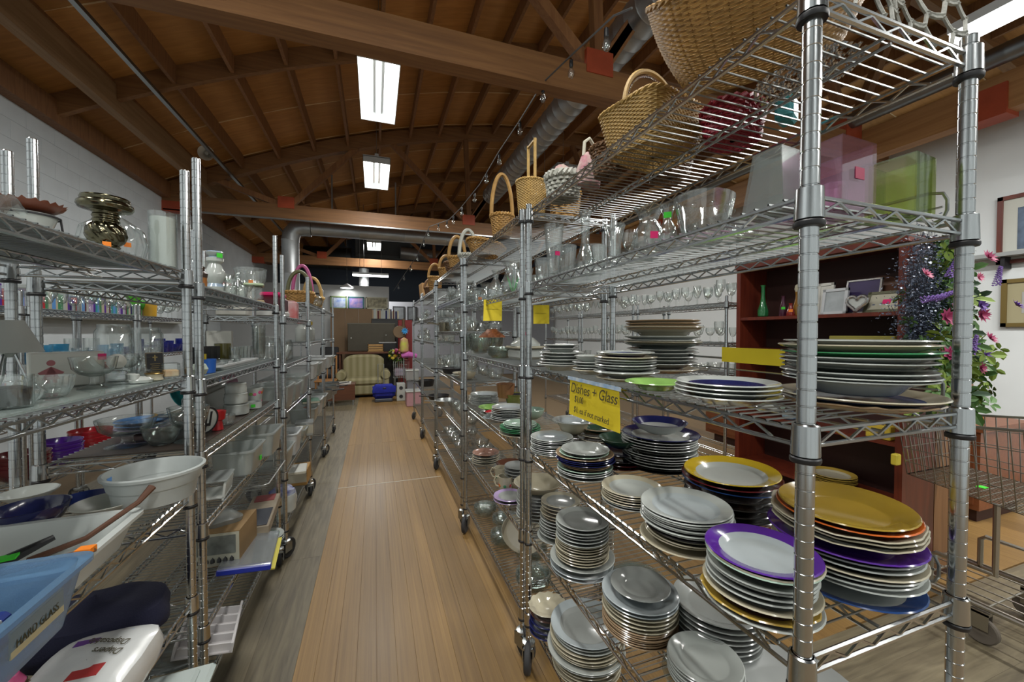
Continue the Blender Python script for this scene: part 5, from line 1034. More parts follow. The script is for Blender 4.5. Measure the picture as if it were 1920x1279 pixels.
t = thing('white_carton', 'plain white carton standing at the back of second rack', 'box', (-.88, yx(448, -.88) - .35, z), .2); MB().bevbox(-.06, -.05, 0, .06, .05, .17, .003).build('carton_body', BXW, t); MB().box(.058, -.02, .05, .0615, .01, .062).build('price_sticker', MATS['sticker_blue'], t, smooth=False)
gl('jar', 'large clear storage jar behind the black tumblers', -.93, 1.90, z, .11, .19); gl('jar', 'large clear storage jar beside the white carton', -.92, 2.1, z, .11, .18)
t = thing('mug', 'white mug at the back of second rack', 'mug', (-.93, 1.70, z), 1.0); MB().lathe([(.034, 0), (.036, .002), (.036, .09), (.033, .09), (.03, .006)], 20).build('cup', glaze('white'), t); MB().tube([(.034, 0, .075), (.055, 0, .075), (.06, 0, .045), (.05, 0, .02), (.034, 0, .02)], .004, 6).build('handle', BLACK, t)
# second rack, top shelf
z = L2Z[0] + .012
t = thing('candlestick', 'white and blue ceramic baluster candlestick', 'candlestick', (-.68, yx(405, -.68), z)); MB().lathe([(.052, 0), (.050, .008), (.032, .02), (.034, .035), (.026, .05), (.038, .075), (.040, .095), (.028, .125), (.022, .14), (.032, .15), (.033, .165), (.02, .172), (.03, .18), (.034, .19), (.03, .195), (.0005, .194)], 28, mis=[1, 0, 0, 1, 0, 0, 0, 0, 0, 0, 1, 0, 0, 1, 0]).build('column', [glaze('white'), mat('blue_grey_glaze', (.28, .36, .45), .2, coat=.4)], t); sticker(t, .034, .175, 'green', toward(-.68, 2.1) + .5, .012)
t = thing('scented_candle', 'amber candle jar with dark lid by the posts', 'candle', (-.615, yx(378, -.615), z)); MB().lathe([(.017, 0), (.019, .002), (.019, .035), (.001, .036)], 16).build('wax_jar', mat('amber_wax', (.36, .13, .02), .4), t); MB().lathe([(.02, .035), (.022, .05), (.012, .06), (.014, .075), (.001, .08)], 16).build('lid', mat('dark_lid', (.05, .03, .02), .4), t)
gl('flarevase', 'tall clear fluted vase behind the candlestick', -.80, yx(385, -.80), z, .10, .19, GLASS, 10)
gl('roundvase', 'clear snow globe vase right of the candlestick', -.70, yx(427, -.70), z, .08, .12)
gl('decanter', 'square necked clear bottle with orange sticker', -.655, yx(447, -.655), z, .07, .135); gl('cylinder', 'clear votive cylinder with orange tag', -.625, yx(434, -.625), z, .05, .075)
t = gl('compote', 'large clear pedestal bowl with ribbed sides', -.68, yx(471, -.68), z, .16, .20, GLASSC, 16); sticker(t, .062, .12, 'orange', toward(-.68, 2.5), .011)
gl('tumbler', 'thick clear tumbler below the pedestal bowl', -.63, yx(456, -.63), z, .045, .06, GLASSC); gl('martini', 'clear cocktail stem by the pedestal bowl', -.625, yx(468, -.625), z, .05, .08)
t = thing('recipe_tin', 'clear square jar with pale green lid and cork base', 'jar', (-.655, 2.64, z), .2); MB().bevbox(-.045, -.045, .012, .045, .045, .095, .01).build('jar_body', GLASS, t); MB().bevbox(-.05, -.05, 0, .05, .05, .014, .003).build('base', mat('cork', (.36, .27, .15), .7), t); MB().bevbox(-.05, -.05, .095, .05, .05, .11, .006).build('lid', mat('pale_green_lid', (.38, .46, .30), .4), t)
t = thing('white_crate', 'white tall box with red and green band', 'box', (-.86, 2.66, z), 0); MB().bevbox(-.07, -.06, 0, .07, .06, .15, .003).build('box_body', BXW, t); MB().box(-.0705, -.061, .10, .0712, .061, .115).build('red_band', mat('red_band', (.35, .02, .02), .6), t, smooth=False); MB().box(-.0705, -.061, .12, .0712, .061, .135).build('green_band', mat('green_band', (.03, .2, .05), .6), t, smooth=False)
# second rack, bins and boxes below
CLEARP = glassmat('frosted_plastic', (.84, .87, .85), 1.45, .3, .32, (.55, .58, .57))
z = L2Z[3] + .007
t = tray('frosted plastic tub with green sticker overhanging the rail', 'storage_bin', (-.625, 2.22, z), pi / 2, .22, .17, .115, CLEARP, .009, .88); MB().box(.03, -.0840, .03, .055, -.0805, .05, M=None).build('price_sticker', MATS['sticker_green'], t, smooth=False)
for k in range(3): MB().lathe([(.0005, 0), (.03, .01), (.035, .03), (.02, .05), (.0005, .052)], 14, c=(-.06 + .06 * k, 0, .006)).build('glass_lid', GLASSC, t)
t = tray('frosted plastic tub behind the green stickered tub', 'storage_bin', (-.61, 2.52, z), pi / 2, .24, .18, .125, CLEARP, .009, .88)
for k in range(3): MB().lathe([(.0005, 0), (.03, .01), (.04, .04), (.02, .06), (.0005, .062)], 14, c=(-.06 + .06 * k, 0, .006)).build('glass_lid', GLASSC, t)
t = thing('vented_crate', 'white slatted crate on the second left rack', 'crate', (-.66, 1.92, z - .002), .1); MB().bevbox(-.08, -.07, 0, .08, .07, .008, .002).build('crate_base', mat('crate_white', (.52, .53, .5), .5), t)
for k in range(9): MB().box(.07, -.07 + k * .0165, .0, .078, -.062 + k * .0165, .07, M=Matrix.Rotation(.12, 4, 'Y')).build('slat', MATS['crate_white'], t, smooth=False)
MB().bevbox(-.085, -.075, .068, .09, .075, .076, .003).build('lid', CLEARP, t)
t = thing('wire_tray', 'grey coated wire tray jutting past the rail', 'wire tray', (-.62, 2.45, L2Z[3] - .11), 0); m = MB()
for k in range(14): m.tube([(-.15, -.20 + k * .03, 0), (.10, -.20 + k * .03, 0)], .0018, 4)
m.tube([(-.15, -.21, .02), (.09, -.21, .02), (.11, -.19, .02), (.11, .19, .02), (.09, .21, .02), (-.15, .21, .02)], .004, 6); m.build('wires', STEEL, t)
for x_ in (-.12, .06): MB().tube([(x_, .15, .0), (x_, .15, .105)], .003, 5).build('hook', STEEL, t)
z = L2Z[4] + .007
t = thing('cardboard_box', 'open brown cardboard box printed with a kitchen picture', 'box', (-.655, 2.14, z), -.05); CB = mat('cardboard', (.30, .19, .085), .75, noise=.15); MB().box(-.09, -.11, 0, .09, .11, .15).build('box_body', CB, t, smooth=False)
MB().box(-.085, -.1125, .004, .088, -.1105, .146).build('picture_panel', mat('picture_panel', (.46, .45, .36), .6), t, smooth=False); MB().box(-.07, -.1145, .055, .075, -.1125, .135).build('photo', mat('kitchen_photo', (.22, .24, .22), .5, noise=.6, scale=18), t, smooth=False)
for k in range(6): MB().lathe([(.009, 0), (.008, .012), (.003, .018), (.001, .022)], 8, c=(-.06 + k * .024, -.1150, .022)).build('figure_print', BLACK, t)
MB().lathe([(.06, 0), (.065, .02), (.03, .05), (.001, .055)], 18, c=(-.01, .0, .15), mod=lambda a, i, r, zz: (r * (1 + .2 * cos(3 * a)), zz)).build('wrapped_contents', CLEARP, t)
t = thing('long_carton', 'flat long white carton with dark lid', 'box', (-.60, 2.48, z), .08); MB().bevbox(-.07, -.22, 0, .07, .22, .05, .003).build('carton_body', mat('carton_print', (.40, .33, .24), .5, noise=.4, scale=14), t); MB().bevbox(-.065, -.21, .05, .06, .0, .056, .002).build('dark_panel', mat('dark_panel', (.05, .055, .07), .4), t); MB().box(-.05, .12, .0495, .05, .21, .054).build('red_panel', mat('dull_red', (.25, .05, .05), .5), t, smooth=False)
t = thing('plastic_folder', 'blue and yellow plastic wrapped tray overhanging the rail', 'package', (-.555, 2.12, z - .012), .15); t.rotation_euler = (0, .10, .10); MB().bevbox(-.10, -.16, .012, .10, .16, .03, .004).build('wrap', glassmat('clear_wrap', (.7, .74, .76), 1.6, .12, .4, (.40, .42, .44)), t); MB().bevbox(-.10, -.165, 0, .10, -.135, .026, .004).build('blue_edge', mat('cobalt_edge', (.015, .03, .32), .35), t); MB().box(-.08, -.15, -.006, .115, .14, 0).build('yellow_card', mat('yellow_card', (.55, .48, .05), .6), t, smooth=False)
t = thing('white_rack_tray', 'white plastic rack tray poking out low', 'tray', (-.60, 1.80, L2Z[5] + .07), 0); t.rotation_euler = (0, .2, .15); m = MB()
m.box(-.10, -.13, 0, .08, .13, .004); m.box(.07, -.13, 0, .078, .13, .035); m.box(-.10, -.13, 0, -.092, .13, .05); m.build('tray_body', mat('pinkish_white', (.50, .48, .48), .5), t, smooth=False)
for k in range(5): MB().box(-.09, -.12 + k * .055, .004, .07, -.113 + k * .055, .03).build('divider', MATS['pinkish_white'], t, smooth=False)
o = put('glass_platter', MB().lathe(dish_prof(.15, 'flat')[0], 36).mesh(glassmat('smoked_glass', (.55, .58, .56), 1.6, .05, .3, (.22, .24, .23))), None, (-.70, 1.84, L2Z[5] + .01)); tag(o, 'large smoked glass platter on the lowest second left shelf', 'platter')
# ---- third and fourth left racks
z = L3Z[0] + .007
t = thing('roaster', 'maroon roaster box with bright pink lid', 'appliance', (-.63, 2.98, z), 0); MB().bevbox(-.07, -.10, .03, .07, .10, .125, .015).build('body', mat('maroon_plastic', (.07, .012, .02), .35), t); MB().bevbox(-.06, -.09, .125, .06, .09, .155, .01).build('lid', mat('hot_pink_lid', (.55, .015, .12), .35), t); MB().bevbox(-.075, -.105, 0, .075, .105, .032, .005).build('foot', mat('white_foot', (.5, .5, .48), .5), t)
for lab, x, y, s, h, m in (('white appliance carton behind the maroon roaster', -.82, 2.95, .10, .17, BXW), ('black handled white carton on third left rack', -.66, 3.28, .09, .13, BXW), ('red and white snack bag on third left rack', -.64, 3.62, .08, .14, mat('snack_bag', (.5, .4, .4), .5, col2=(.45, .03, .03), scale=10))):
    t = thing('carton', lab, 'box', (x, y, z), .1); MB().bevbox(-s, -s, 0, s * .6, s, h, .006).build('carton_body', m, t); MB().bevbox(-s * .8, -s * .8, h, s * .4, s * .8, h + .01, .004).build('flap', m, t)
    if 'handled' in lab: MB().tube([(.02, -.05, h), (.03, -.04, h + .06), (.03, .04, h + .06), (.02, .05, h)], .007, 6).build('handle', BLACK, t)
# pot pourri of tubs and jars, every one its own object
def tubs(where, zz, x, ys, s, hs, mats, lids=None):
    for k, yy in enumerate(ys):
        t = tray(f'{("first", "second", "third", "fourth", "fifth")[k]} {where}', 'storage_bin', (x, yy, zz + .007), pi / 2, s[0], s[1], hs[k % len(hs)], mats[k % len(mats)], .009, .86)
        for q in range(3): MB().lathe([(.0005, 0), (.03, .01), (.035, .04), (.02, hs[k % len(hs)] * .8), (.0005, hs[k % len(hs)] * .85)], 12, c=(-s[0] * .3 + q * s[0] * .3, .0, .006)).build('contents', [GLASSC, glaze('pale'), glaze('rose')][(k + q) % 3], t)
WP = mat('white_tub', (.52, .54, .54), .4)
tubs('frosted tub along the third left rack counter shelf', L3Z[2], XL - .07, (2.98, 3.28, 3.62), (.26, .22), (.15, .13), (CLEARP, CLEARP))
tubs('white tub along the third left rack low shelf', L3Z[3], XL - .07, (3.0, 3.32, 3.66), (.25, .2), (.13, .16, .11), (CLEARP, WP, CLEARP))
tubs('pale tub along the fourth left rack counter shelf', L4Z[2], XL - .06, (4.1, 4.42, 4.78), (.28, .22), (.14, .12), (WP, CLEARP))
tubs('pale tub along the fourth left rack low shelf', L4Z[3], XL - .06, (4.12, 4.5, 4.85), (.28, .22), (.13, .15), (CLEARP, WP))
tubs('pale tub along the last left rack shelf', L4Z[2], XL - .05, (5.3, 5.7), (.3, .22), (.14, .12), (WP, CLEARP))
for lab, x, y, zz, L_, W_, h_, m, rz in (('dark green hardback book lying on a tub', -.58, 4.15, L4Z[3] + .16, .20, .15, .03, mat('book_green', (.02, .09, .05), .5), .2), ('silver biscuit tin under the green book', -.57, 3.75, L3Z[3] + .02, .14, .14, .12, STEEL, .1), ('wood framed tray box on the third left rack', -.58, 3.35, L3Z[4] + .17, .20, .16, .025, mat('tray_white', (.5, .5, .46), .5), .1), ('wicker box under the tray at third left rack', -.60, 3.6, L3Z[4], .2, .16, .13, WICK, 0)):
    t = thing('stacked_box', lab, 'box', (x, y, zz + .008), rz); MB().bevbox(-W_ / 2, -L_ / 2, 0, W_ / 2, L_ / 2, h_, .006).build('box_body', m, t); MB().box(-W_ / 2 + .004, -L_ / 2 - .001, h_ * .2, W_ / 2 - .004, -L_ / 2 + .002, h_ * .8).build('side_panel', mat('panel_cream', (.45, .42, .33), .6), t, smooth=False)
t = thing('crock_pot', 'white pot stuffed with blue cloth low on third left rack', 'pot', (-.60, 3.02, L3Z[4] + .008)); MB().lathe([(.06, 0), (.08, .02), (.088, .10), (.082, .13), (.078, .13), (.08, .1), (.06, .01)], 28).build('pot_body', glaze('white'), t); MB().lathe([(.075, .12), (.07, .16), (.03, .185), (.001, .18)], 18, mod=lambda a, i, r, zz: (r * (1 + .15 * cos(5 * a + i)), zz)).build('cloth', mat('blue_white_cloth', (.45, .47, .52), .8, col2=(.02, .03, .25), scale=22), t)
for k in range(3):
    o = put('plate', dish_mesh(.085, 'flat', 'mint', 'white'), None, (-.565, 2.98, L3Z[4] - .10 + k * .014 + .02)); o.location = (-.60, 2.90 - .0, L2Z[5] + .012 + k * .014); o.location.y = 2.62; o.location.x = -.60; tag(o, f'pale green lid, {ORD[2 - k]} of three on the lowest second left shelf', 'lid', 'pale green lids')
gl('jar', 'clear cookie jar on the third left upper shelf', -.66, 3.0, L3Z[1] + .007, .14, .18); gl('bowl', 'clear bowl on the third left upper shelf', -.64, 3.22, L3Z[1] + .007, .15, .08); gl('jar', 'clear canister on the third left upper shelf', -.66, 3.45, L3Z[1] + .007, .12, .15)
for k, (x, y, c) in enumerate(((-.66, 4.15, 'red'), (-.66, 4.35, 'white'), (-.64, 4.6, 'yellow'))):
    t = thing('detergent_bottle', f'{c} topped bottle on the fourth left upper shelf', 'bottle', (x, y, L4Z[1] + .007)); MB().lathe([(.04, 0), (.045, .01), (.045, .12), (.02, .15), (.02, .17)], 16).build('bottle_body', glaze('white'), t); MB().lathe([(.024, .165), (.024, .2), (.001, .205)], 12).build('cap', glaze(c), t)
z = L4Z[0] + .01
for lab, x, y, R0, R1, h, m, hd, hm in (('long low willow basket with green hoop on fourth left rack', -.66, 4.12, .09, .12, .09, WICK, .20, mat('green_vine', (.10, .10, .04), .6)), ('willow basket with tall pink hoop on fourth left rack', -.68, 4.42, .08, .11, .09, WICK, .30, mat('pink_hoop', (.42, .08, .22), .5)), ('willow basket with pale arched hoop at the rack end', -.64, 4.80, .08, .11, .10, WICKP, .22, WICKP)):
    basket(lab, (x, y, z), R0, R1, h, m, 7, 14, handle=hd, rt=.007, hmat=hm, hw=.8)
t = thing('coffee_carafe', 'clear glass carafe with black handle between hooped baskets', 'carafe', (-.60, 4.62, z)); MB().lathe([(.06, 0), (.075, .02), (.08, .06), (.06, .11), (.045, .13), (.043, .13), (.056, .11), (.075, .06), (.07, .02)], 24).build('bowl', GLASS, t); MB().tube([(.0, -.05, .125), (0, -.10, .12), (0, -.11, .07), (0, -.09, .03)], .009, 6).build('handle', BLACK, t); MB().lathe([(.048, .125), (.05, .14), (.001, .145)], 16).build('lid', BLACK, t)
# ---- goblets and bright tumblers on the back left racks, wall shelf with books
LIME = glassmat('lime_goblet', (.45, .85, .35), 1.5, .05, .35, (.15, .65, .08)); COB = glassmat('cobalt_glass', (.15, .2, .7), 1.5, .05, .4, (.02, .04, .35)); AQ = glassmat('aqua_glass', (.4, .75, .9), 1.5, .05, .4, (.1, .4, .6))
WN = {'lime_goblet': 'lime', 'cobalt_glass': 'cobalt', 'aqua_glass': 'aqua'}
for k, (y0, nm) in enumerate(((2.12, 'nearest back left rack'), (3.32, 'middle back left rack'), (4.52, 'farthest back left rack'))):
    crowd('top of ' + nm, XB - .36, XB - .02, y0, y0 + 1.0, BZ[0], .115, .125, ['goblet', 'martini', 'flute'], (.13, .17), (.075, .09), [GLASS, GLASS, GLASS, GLASS, LIME if k == 2 else GLASS], 'goblets on top of ' + nm, .08, words=WN)
    crowd('second shelf of ' + nm, XB - .30, XB - .02, y0, y0 + 1.0, BZ[1], .13, .125, ['tumbler', 'cylinder', 'bowl'], (.12, .16), (.08, .10), [COB, AQ, GLASS] if k else [GLASS, GLASSC, COB], 'tumblers on second shelf of ' + nm, .06, words=WN)
t = thing('ochre_pot', 'mustard yellow tumbler beside the lime goblet', 'cup', (XB - .05, 4.75, BZ[0] + .007)); MB().lathe([(.045, 0), (.048, .003), (.055, .13), (.052, .13), (.046, .006)], 20).build('cup_body', mat('mustard_plastic', (.50, .28, .02), .4), t)
o = put('lime_goblet', glass_mesh('martini', .13, .18, mat('lime_plastic', (.14, .60, .06), .3)), None, (XB - .06, 4.50, BZ[0] + .007)); tag(o, 'bright lime green plastic cocktail glass beside mustard tumbler', 'glass')
struct('trim_wall_shelf', MB().box(XW, 3.5, 1.62, XW + .24, 9.2, 1.65), mat('white_shelf_board', (.55, .56, .52), .6))
def ordw(n):
    if n <= 20: return 'first' if n == 1 else ORD[n - 1]
    t_ = ('twent', 'thirt', 'fort', 'fift', 'sixt', 'sevent', 'eight', 'ninet')[n // 10 - 2]
    return t_ + ('ieth' if n % 10 == 0 else 'y-' + ('first' if n % 10 == 1 else ORD[n % 10 - 1]))
rb = random.Random(5); y = 3.6; n = 0
while y < 9.0 and n < 90:
    th = rb.uniform(.025, .055); hh = rb.uniform(.18, .27); c = rb.choice(['teal', 'maroon', 'purple', 'navy', 'white', 'red', 'green', 'cream', 'sky', 'lavender'])
    if rb.random() < .12: y += .08; continue
    o = put('book', cached(('bk', round(th, 3), round(hh, 2), c), lambda: MB().bevbox(0, 0, 0, .17, th, hh, .002).mesh(mat('cloth_' + c, PAL[c], .7))), None, (XW + .02, y, 1.651)); n += 1
    tag(o, f'{c} spined book, {ordw(n)} from the near end of the left wall shelf', 'book', 'books on the left wall shelf'); y += th + .001
# bright plastic ware lower on the back left racks
for k, (x, y, r, c, wd) in enumerate(((-2.14, 3.36, .12, 'pink', 'hot pink'), (-2.14, 3.62, .12, 'purple', 'purple'), (-2.14, 3.90, .11, 'red', 'red'), (-2.12, 4.15, .10, 'yellow', 'yellow'), (-2.14, 4.62, .12, 'teal', 'teal'), (-2.12, 4.88, .10, 'pink', 'deep pink'), (-2.14, 5.12, .11, 'sky', 'sky blue'), (-2.14, 5.36, .11, 'orange', 'orange'))):
    stack(f'of {wd} plasticware on a back left rack', x, y, BZ[2], BZ[2] + .16, r, [(1, 'deep', 1.0, c, c, f'{wd} mixing bowl'), (2, 'bowl', 1.0, c, c, f'{wd} bowl', 1, 0, 1), (2, 'flat', 1.0, c, c, f'{wd} tray')])
for k, (x, y, c, wd) in enumerate(((-2.14, 3.4, 'maroon', 'maroon'), (-2.14, 3.7, 'purple', 'violet'), (-2.14, 4.05, 'red', 'scarlet'))):
    stack(f'of {wd} plastic on the lowest back left shelf', x, y, BZ[3], BZ[3] + .18, .13, [(4, 'deep', 1.0, c, c, f'{wd} tub')])
# ================================================================== RIGHT SIDE BEHIND THE PLATE RACK
MAHO = woodmat('mahogany', (.16, .028, .012), (.09, .014, .008), (10, 10, .8), .35, 3, .06, coat=.3)
MAHD = mat('mahogany_back', (.035, .010, .007), .6)
OAK = woodmat('brown_oak', (.26, .125, .05), (.17, .075, .028), (9, 9, .7), .45, 3, .06)
t = thing('bookcase', 'dark red wooden bookcase behind the plate rack', 'bookcase', (2.75, 1.33, 0))
BY = 1.07
MB().box(0, 0, 0, .30, .035, 1.97).build('side_panel', MAHO, t, smooth=False); MB().box(0, BY - .035, 0, .30, BY, 1.97).build('side_panel', MAHO, t, smooth=False)
MB().box(.285, .035, 0, .30, BY - .035, 1.95).build('back_panel', MAHD, t, smooth=False); MB().box(-.01, -.01, 1.95, .31, BY + .01, 1.99).build('top', MAHO, t, smooth=False); MB().box(0, .035, 0, .28, BY - .035, .07).build('plinth', MAHO, t, smooth=False)
for zz in (.45, .83, 1.33, 1.57): MB().box(.004, .035, zz - .022, .285, BY - .035, zz).build('shelf', MAHO, t, smooth=False)
bx = 2.83
def by(u): return yx(u, bx)
# things on the bookcase
z = 1.57
GRN = mat('green_swirl_glass', (.02, .16, .05), .12, coat=.6)
t = thing('green_vase', 'tall swirled green glass vase on the bookcase', 'vase', (bx, by(1430), z)); MB().lathe([(.025, 0), (.035, .01), (.036, .05), (.02, .10), (.013, .16), (.012, .23), (.018, .245), (.015, .245)], 24, mod=lambda a, i, r, zz: (r * (1 + .06 * cos(6 * (a + zz * 20))), zz)).build('vase_body', GRN, t)
for lab, u, c, h, m in (('dark plum bottle with green sticker on bookcase', 1468, 'plum', .15, mat('plum_glass', (.06, .01, .03), .15, coat=.5)), ('amber glass bottle with white topper on bookcase', 1494, 'amber', .17, mat('amber_glass', (.22, .10, .01), .12, coat=.5)), ('red glass cone bottle with orange sticker', 1482, 'red', .09, mat('ruby_glass', (.20, .012, .008), .12, coat=.5))):
    xx = bx - (.05 if c == 'red' else 0); t = thing('glass_bottle', lab, 'bottle', (xx, yx(u, xx), z)); MB().lathe([(.026, 0), (.028, .004), (.024, h * .4), (.011, h * .72), (.011, h * .92), (.014, h), (.011, h)], 18).build('bottle_body', m, t)
    if c == 'amber': MB().lathe([(.012, h), (.018, h + .02), (.014, h + .045), (.001, h + .055)], 12).build('figurine_topper', glaze('cream'), t)
    if c != 'amber': sticker(t, .025, h * .4, 'green' if c == 'plum' else 'orange', toward(xx, yx(u, xx)), .012)
def frame(label, u, w, h, mf, mp, lean=.2, zz=None, x=None, rz=-pi / 2, border=.018):
    xx = x or bx; t = thing('picture_frame', label, 'picture frame', (xx, yx(u, xx), zz or z)); t.rotation_euler = (-lean, 0, rz)
    MB().box(-w / 2, -.008, 0, -w / 2 + border, .008, h).box(w / 2 - border, -.008, 0, w / 2, .008, h).box(-w / 2, -.008, 0, w / 2, .008, border).box(-w / 2, -.008, h - border, w / 2, .008, h).build('frame', mf, t, smooth=False); MB().box(-w / 2 + border, -.003, border, w / 2 - border, .005, h - border).build('picture', mp, t, smooth=False); return t
SILV = mat('silver_frame', (.5, .5, .5), .25, .9)
frame('pale silver frame with grey sketch on bookcase', 1562, .15, .17, mat('pale_frame', (.5, .52, .54), .4), mat('grey_sketch', (.42, .46, .48), .5, noise=.3, scale=14), .15)
frame('small white framed card behind the pale silver frame', 1545, .10, .22, BXW, BXW, .1, x=2.90)
frame('purple mounted certificate frame on bookcase', 1612, .19, .22, SILV, mat('purple_mount', (.035, .02, .09), .5, noise=.3), .2, x=2.87, border=.010)
t = thing('heart_frame', 'ornate silver heart shaped photo frame', 'picture frame', (2.79, yx(1603, 2.79), z + .005)); t.rotation_euler = (-.2, 0, -pi / 2); pts = []
for k in range(40):
    a = 2 * pi * k / 40; pts.append((.0032 * 16 * sin(a) ** 3 * 1.05, 0, .062 + .0032 * (13 * cos(a) - 5 * cos(2 * a) - 2 * cos(3 * a) - cos(4 * a)) * 1.05))
m = MB().tube(pts, [.009 + .002 * (k % 2) for k in range(40)], 8, closed=True); m.build('heart_border', SILV, t)
MB().add([(p[0] * .95, .002, .062 + (p[2] - .062) * .95) for p in pts], [tuple(range(40))]).build('picture', mat('heart_paper', (.45, .47, .45), .7), t, smooth=False)
f = frame('antique green frame with pink sticker on bookcase', 1656, .21, .14, mat('antique_green', (.12, .12, .07), .5), mat('ivory_paper', (.48, .46, .36), .7), .45); MB().box(-.02, -.0045, .055, .02, -.003, .085).build('price_sticker', MATS['sticker_pink'], f, smooth=False)
o = put('wooden_disc', MB().lathe(dish_prof(.11, 'flat')[0], 28).mesh(mat('dark_wood_disc', (.10, .04, .02), .5)), None, (2.96, yx(1650, 2.96), z + .125)); o.rotation_euler = (0, -1.3, 0); tag(o, 'dark round wooden disc leaning at the bookcase back', 'plate')
t = thing('gift_box', 'olive yellow gift box with round yellow price label', 'box', (2.86, yx(1632, 2.86), 1.331), .0); MB().bevbox(-.10, -.17, 0, .10, .17, .10, .004).build('box_body', mat('olive_box', (.28, .25, .05), .5, noise=.15), t); MB().lathe([(.0005, .002), (.02, .0015), (.021, 0)], 20, M=Matrix.Translation((-.101, -.11, .06)) @ Matrix.Rotation(-pi / 2, 4, 'Y')).build('price_label', mat('label_yellow', (.8, .55, .02), .6), t); MB().box(-.105, .0, .03, -.1, .07, .08).build('bow', mat('bow_yellow', (.7, .6, .05), .6), t, smooth=False)
t = thing('speaker_box', 'black gadget on the bookcase beside the gift box', 'gadget', (2.86, yx(1540, 2.86), 1.331)); MB().bevbox(-.05, -.05, 0, .05, .05, .06, .01).build('gadget_body', BLACK, t); MB().box(-.052, -.03, .02, -.05, .03, .03).build('light_strip', mat('grey_strip', (.4, .4, .4), .5), t, smooth=False)
z = .831
o = put('plate', dish_mesh(.10, 'soup', 'white', 'mint'), None, (2.84, yx(1447, 2.84), z + .03)); tag(o, 'floral oval plate low in the red bookcase', 'plate'); o.rotation_euler = (0, -.25, 0)
t = thing('rope_bowl', 'blue and white coiled jar low in the bookcase', 'jar', (2.80, yx(1483, 2.80), z)); MB().lathe([(.03, 0), (.045, .012), (.048, .035), (.035, .055), (.02, .06), (.001, .06)], 24, mod=lambda a, i, r, zz: (r * (1 + .03 * cos(zz * 700)), zz)).build('jar_body', mat('blue_white_coil', (.10, .22, .36), .3, col2=(.4, .5, .55), scale=40), t)
t = thing('yellow_box', 'yellow paper packet on the lower bookcase shelf', 'packet', (2.80, yx(1655, 2.80), z)); MB().bevbox(-.03, -.06, 0, .03, .06, .08, .004).build('packet_body', mat('packet_yellow', (.55, .40, .04), .6), t); MB().box(-.0315, -.03, .03, -.0295, .03, .06).build('print', INK, t, smooth=False)
stack('of cream gilt plates on the bookcase floor', 2.86, 1.75, .45, .52, .13, [(6, 'plate', 1.0, 'cream', 'ochre', 'gilt edged cream plate')])
# oak cabinet beside it, counter further right
t = thing('oak_cabinet', 'plain brown oak cabinet beside the red bookcase', 'cabinet', (3.07, 1.335, 0)); MB().box(0, 0, .05, .36, .6, 1.12).build('carcass', OAK, t, smooth=False); MB().box(.02, .02, 0, .34, .58, .05).build('plinth', MAHD, t, smooth=False); MB().box(-.005, -.005, 1.12, .365, .61, 1.14).build('top', OAK, t, smooth=False)
t = thing('wooden_counter', 'reddish wooden counter base behind the shopping cart', 'counter', (4.3, 1.62, 0)); CO = woodmat('counter_wood', (.24, .08, .03), (.16, .05, .02), (9, 1, 9), .4, 3, .05); MB().box(0, 0, .10, .7, 2.6, .70).build('carcass', CO, t, smooth=False); MB().box(.05, .03, 0, .65, 2.5, .10).build('plinth', MAHD, t, smooth=False); MB().box(-.02, -.02, .70, .72, 2.62, .735).build('top', CO, t, smooth=False)
for k in range(3): MB().box(-.008, .03 + k * .86, .14, 0, .85 + k * .86, .67).build('door', CO, t, smooth=False)
# ---- shopping cart
t = thing('shopping_cart', 'chrome wire shopping cart behind the corner rack post', 'shopping cart', (2.65, 1.27, 0)); CW_, CL_ = .50, .85     # x across, -y towards the handle
CRT = mat('worn_chrome', (.42, .40, .36), .3, 1.0); b0, b1 = .70, .98
def quadw(p, q, r, s, n, m_, name, rad=.0026, axis=0):
    m = MB()
    for k in range(n + 1):
        f_ = k / n; m.tube([Vector(p).lerp(Vector(q), f_), Vector(s).lerp(Vector(r), f_)], rad, 4)
    for k in range(m_ + 1):
        f_ = k / m_; m.tube([Vector(p).lerp(Vector(s), f_), Vector(q).lerp(Vector(r), f_)], rad, 4)
    m.build(name, CRT, t)
A0, A1, B0, B1 = (0.02, 0, b0), (CW_ - .02, 0, b0), (-.03, -CL_, b0 - .08), (CW_ + .03, -CL_, b0 - .08)
T0, T1, U0, U1 = (-.01, .03, b1), (CW_ + .01, .03, b1), (-.06, -CL_, b1 + .10), (CW_ + .06, -CL_, b1 + .10)
quadw(A0, A1, B1, B0, 22, 26, 'basket_floor'); quadw(A0, B0, U0, T0, 22, 4, 'basket_side'); quadw(A1, B1, U1, T1, 22, 4, 'basket_side'); quadw(A0, A1, T1, T0, 14, 4, 'basket_front')
MB().tube([U0, T0, T1, U1], .007, 8).build('rim', CRT, t)
m = MB()
for k in range(9): m.tube([(.05 + k * .05, -.52, b0 - .03), (.05 + k * .05, -.50, b0 + .25)], .003, 5)
m.tube([(.03, -.52, b0 - .03), (.03, -.50, b0 + .26), (.47, -.50, b0 + .26), (.47, -.52, b0 - .03)], .005, 6); m.build('child_seat_gate', CRT, t)
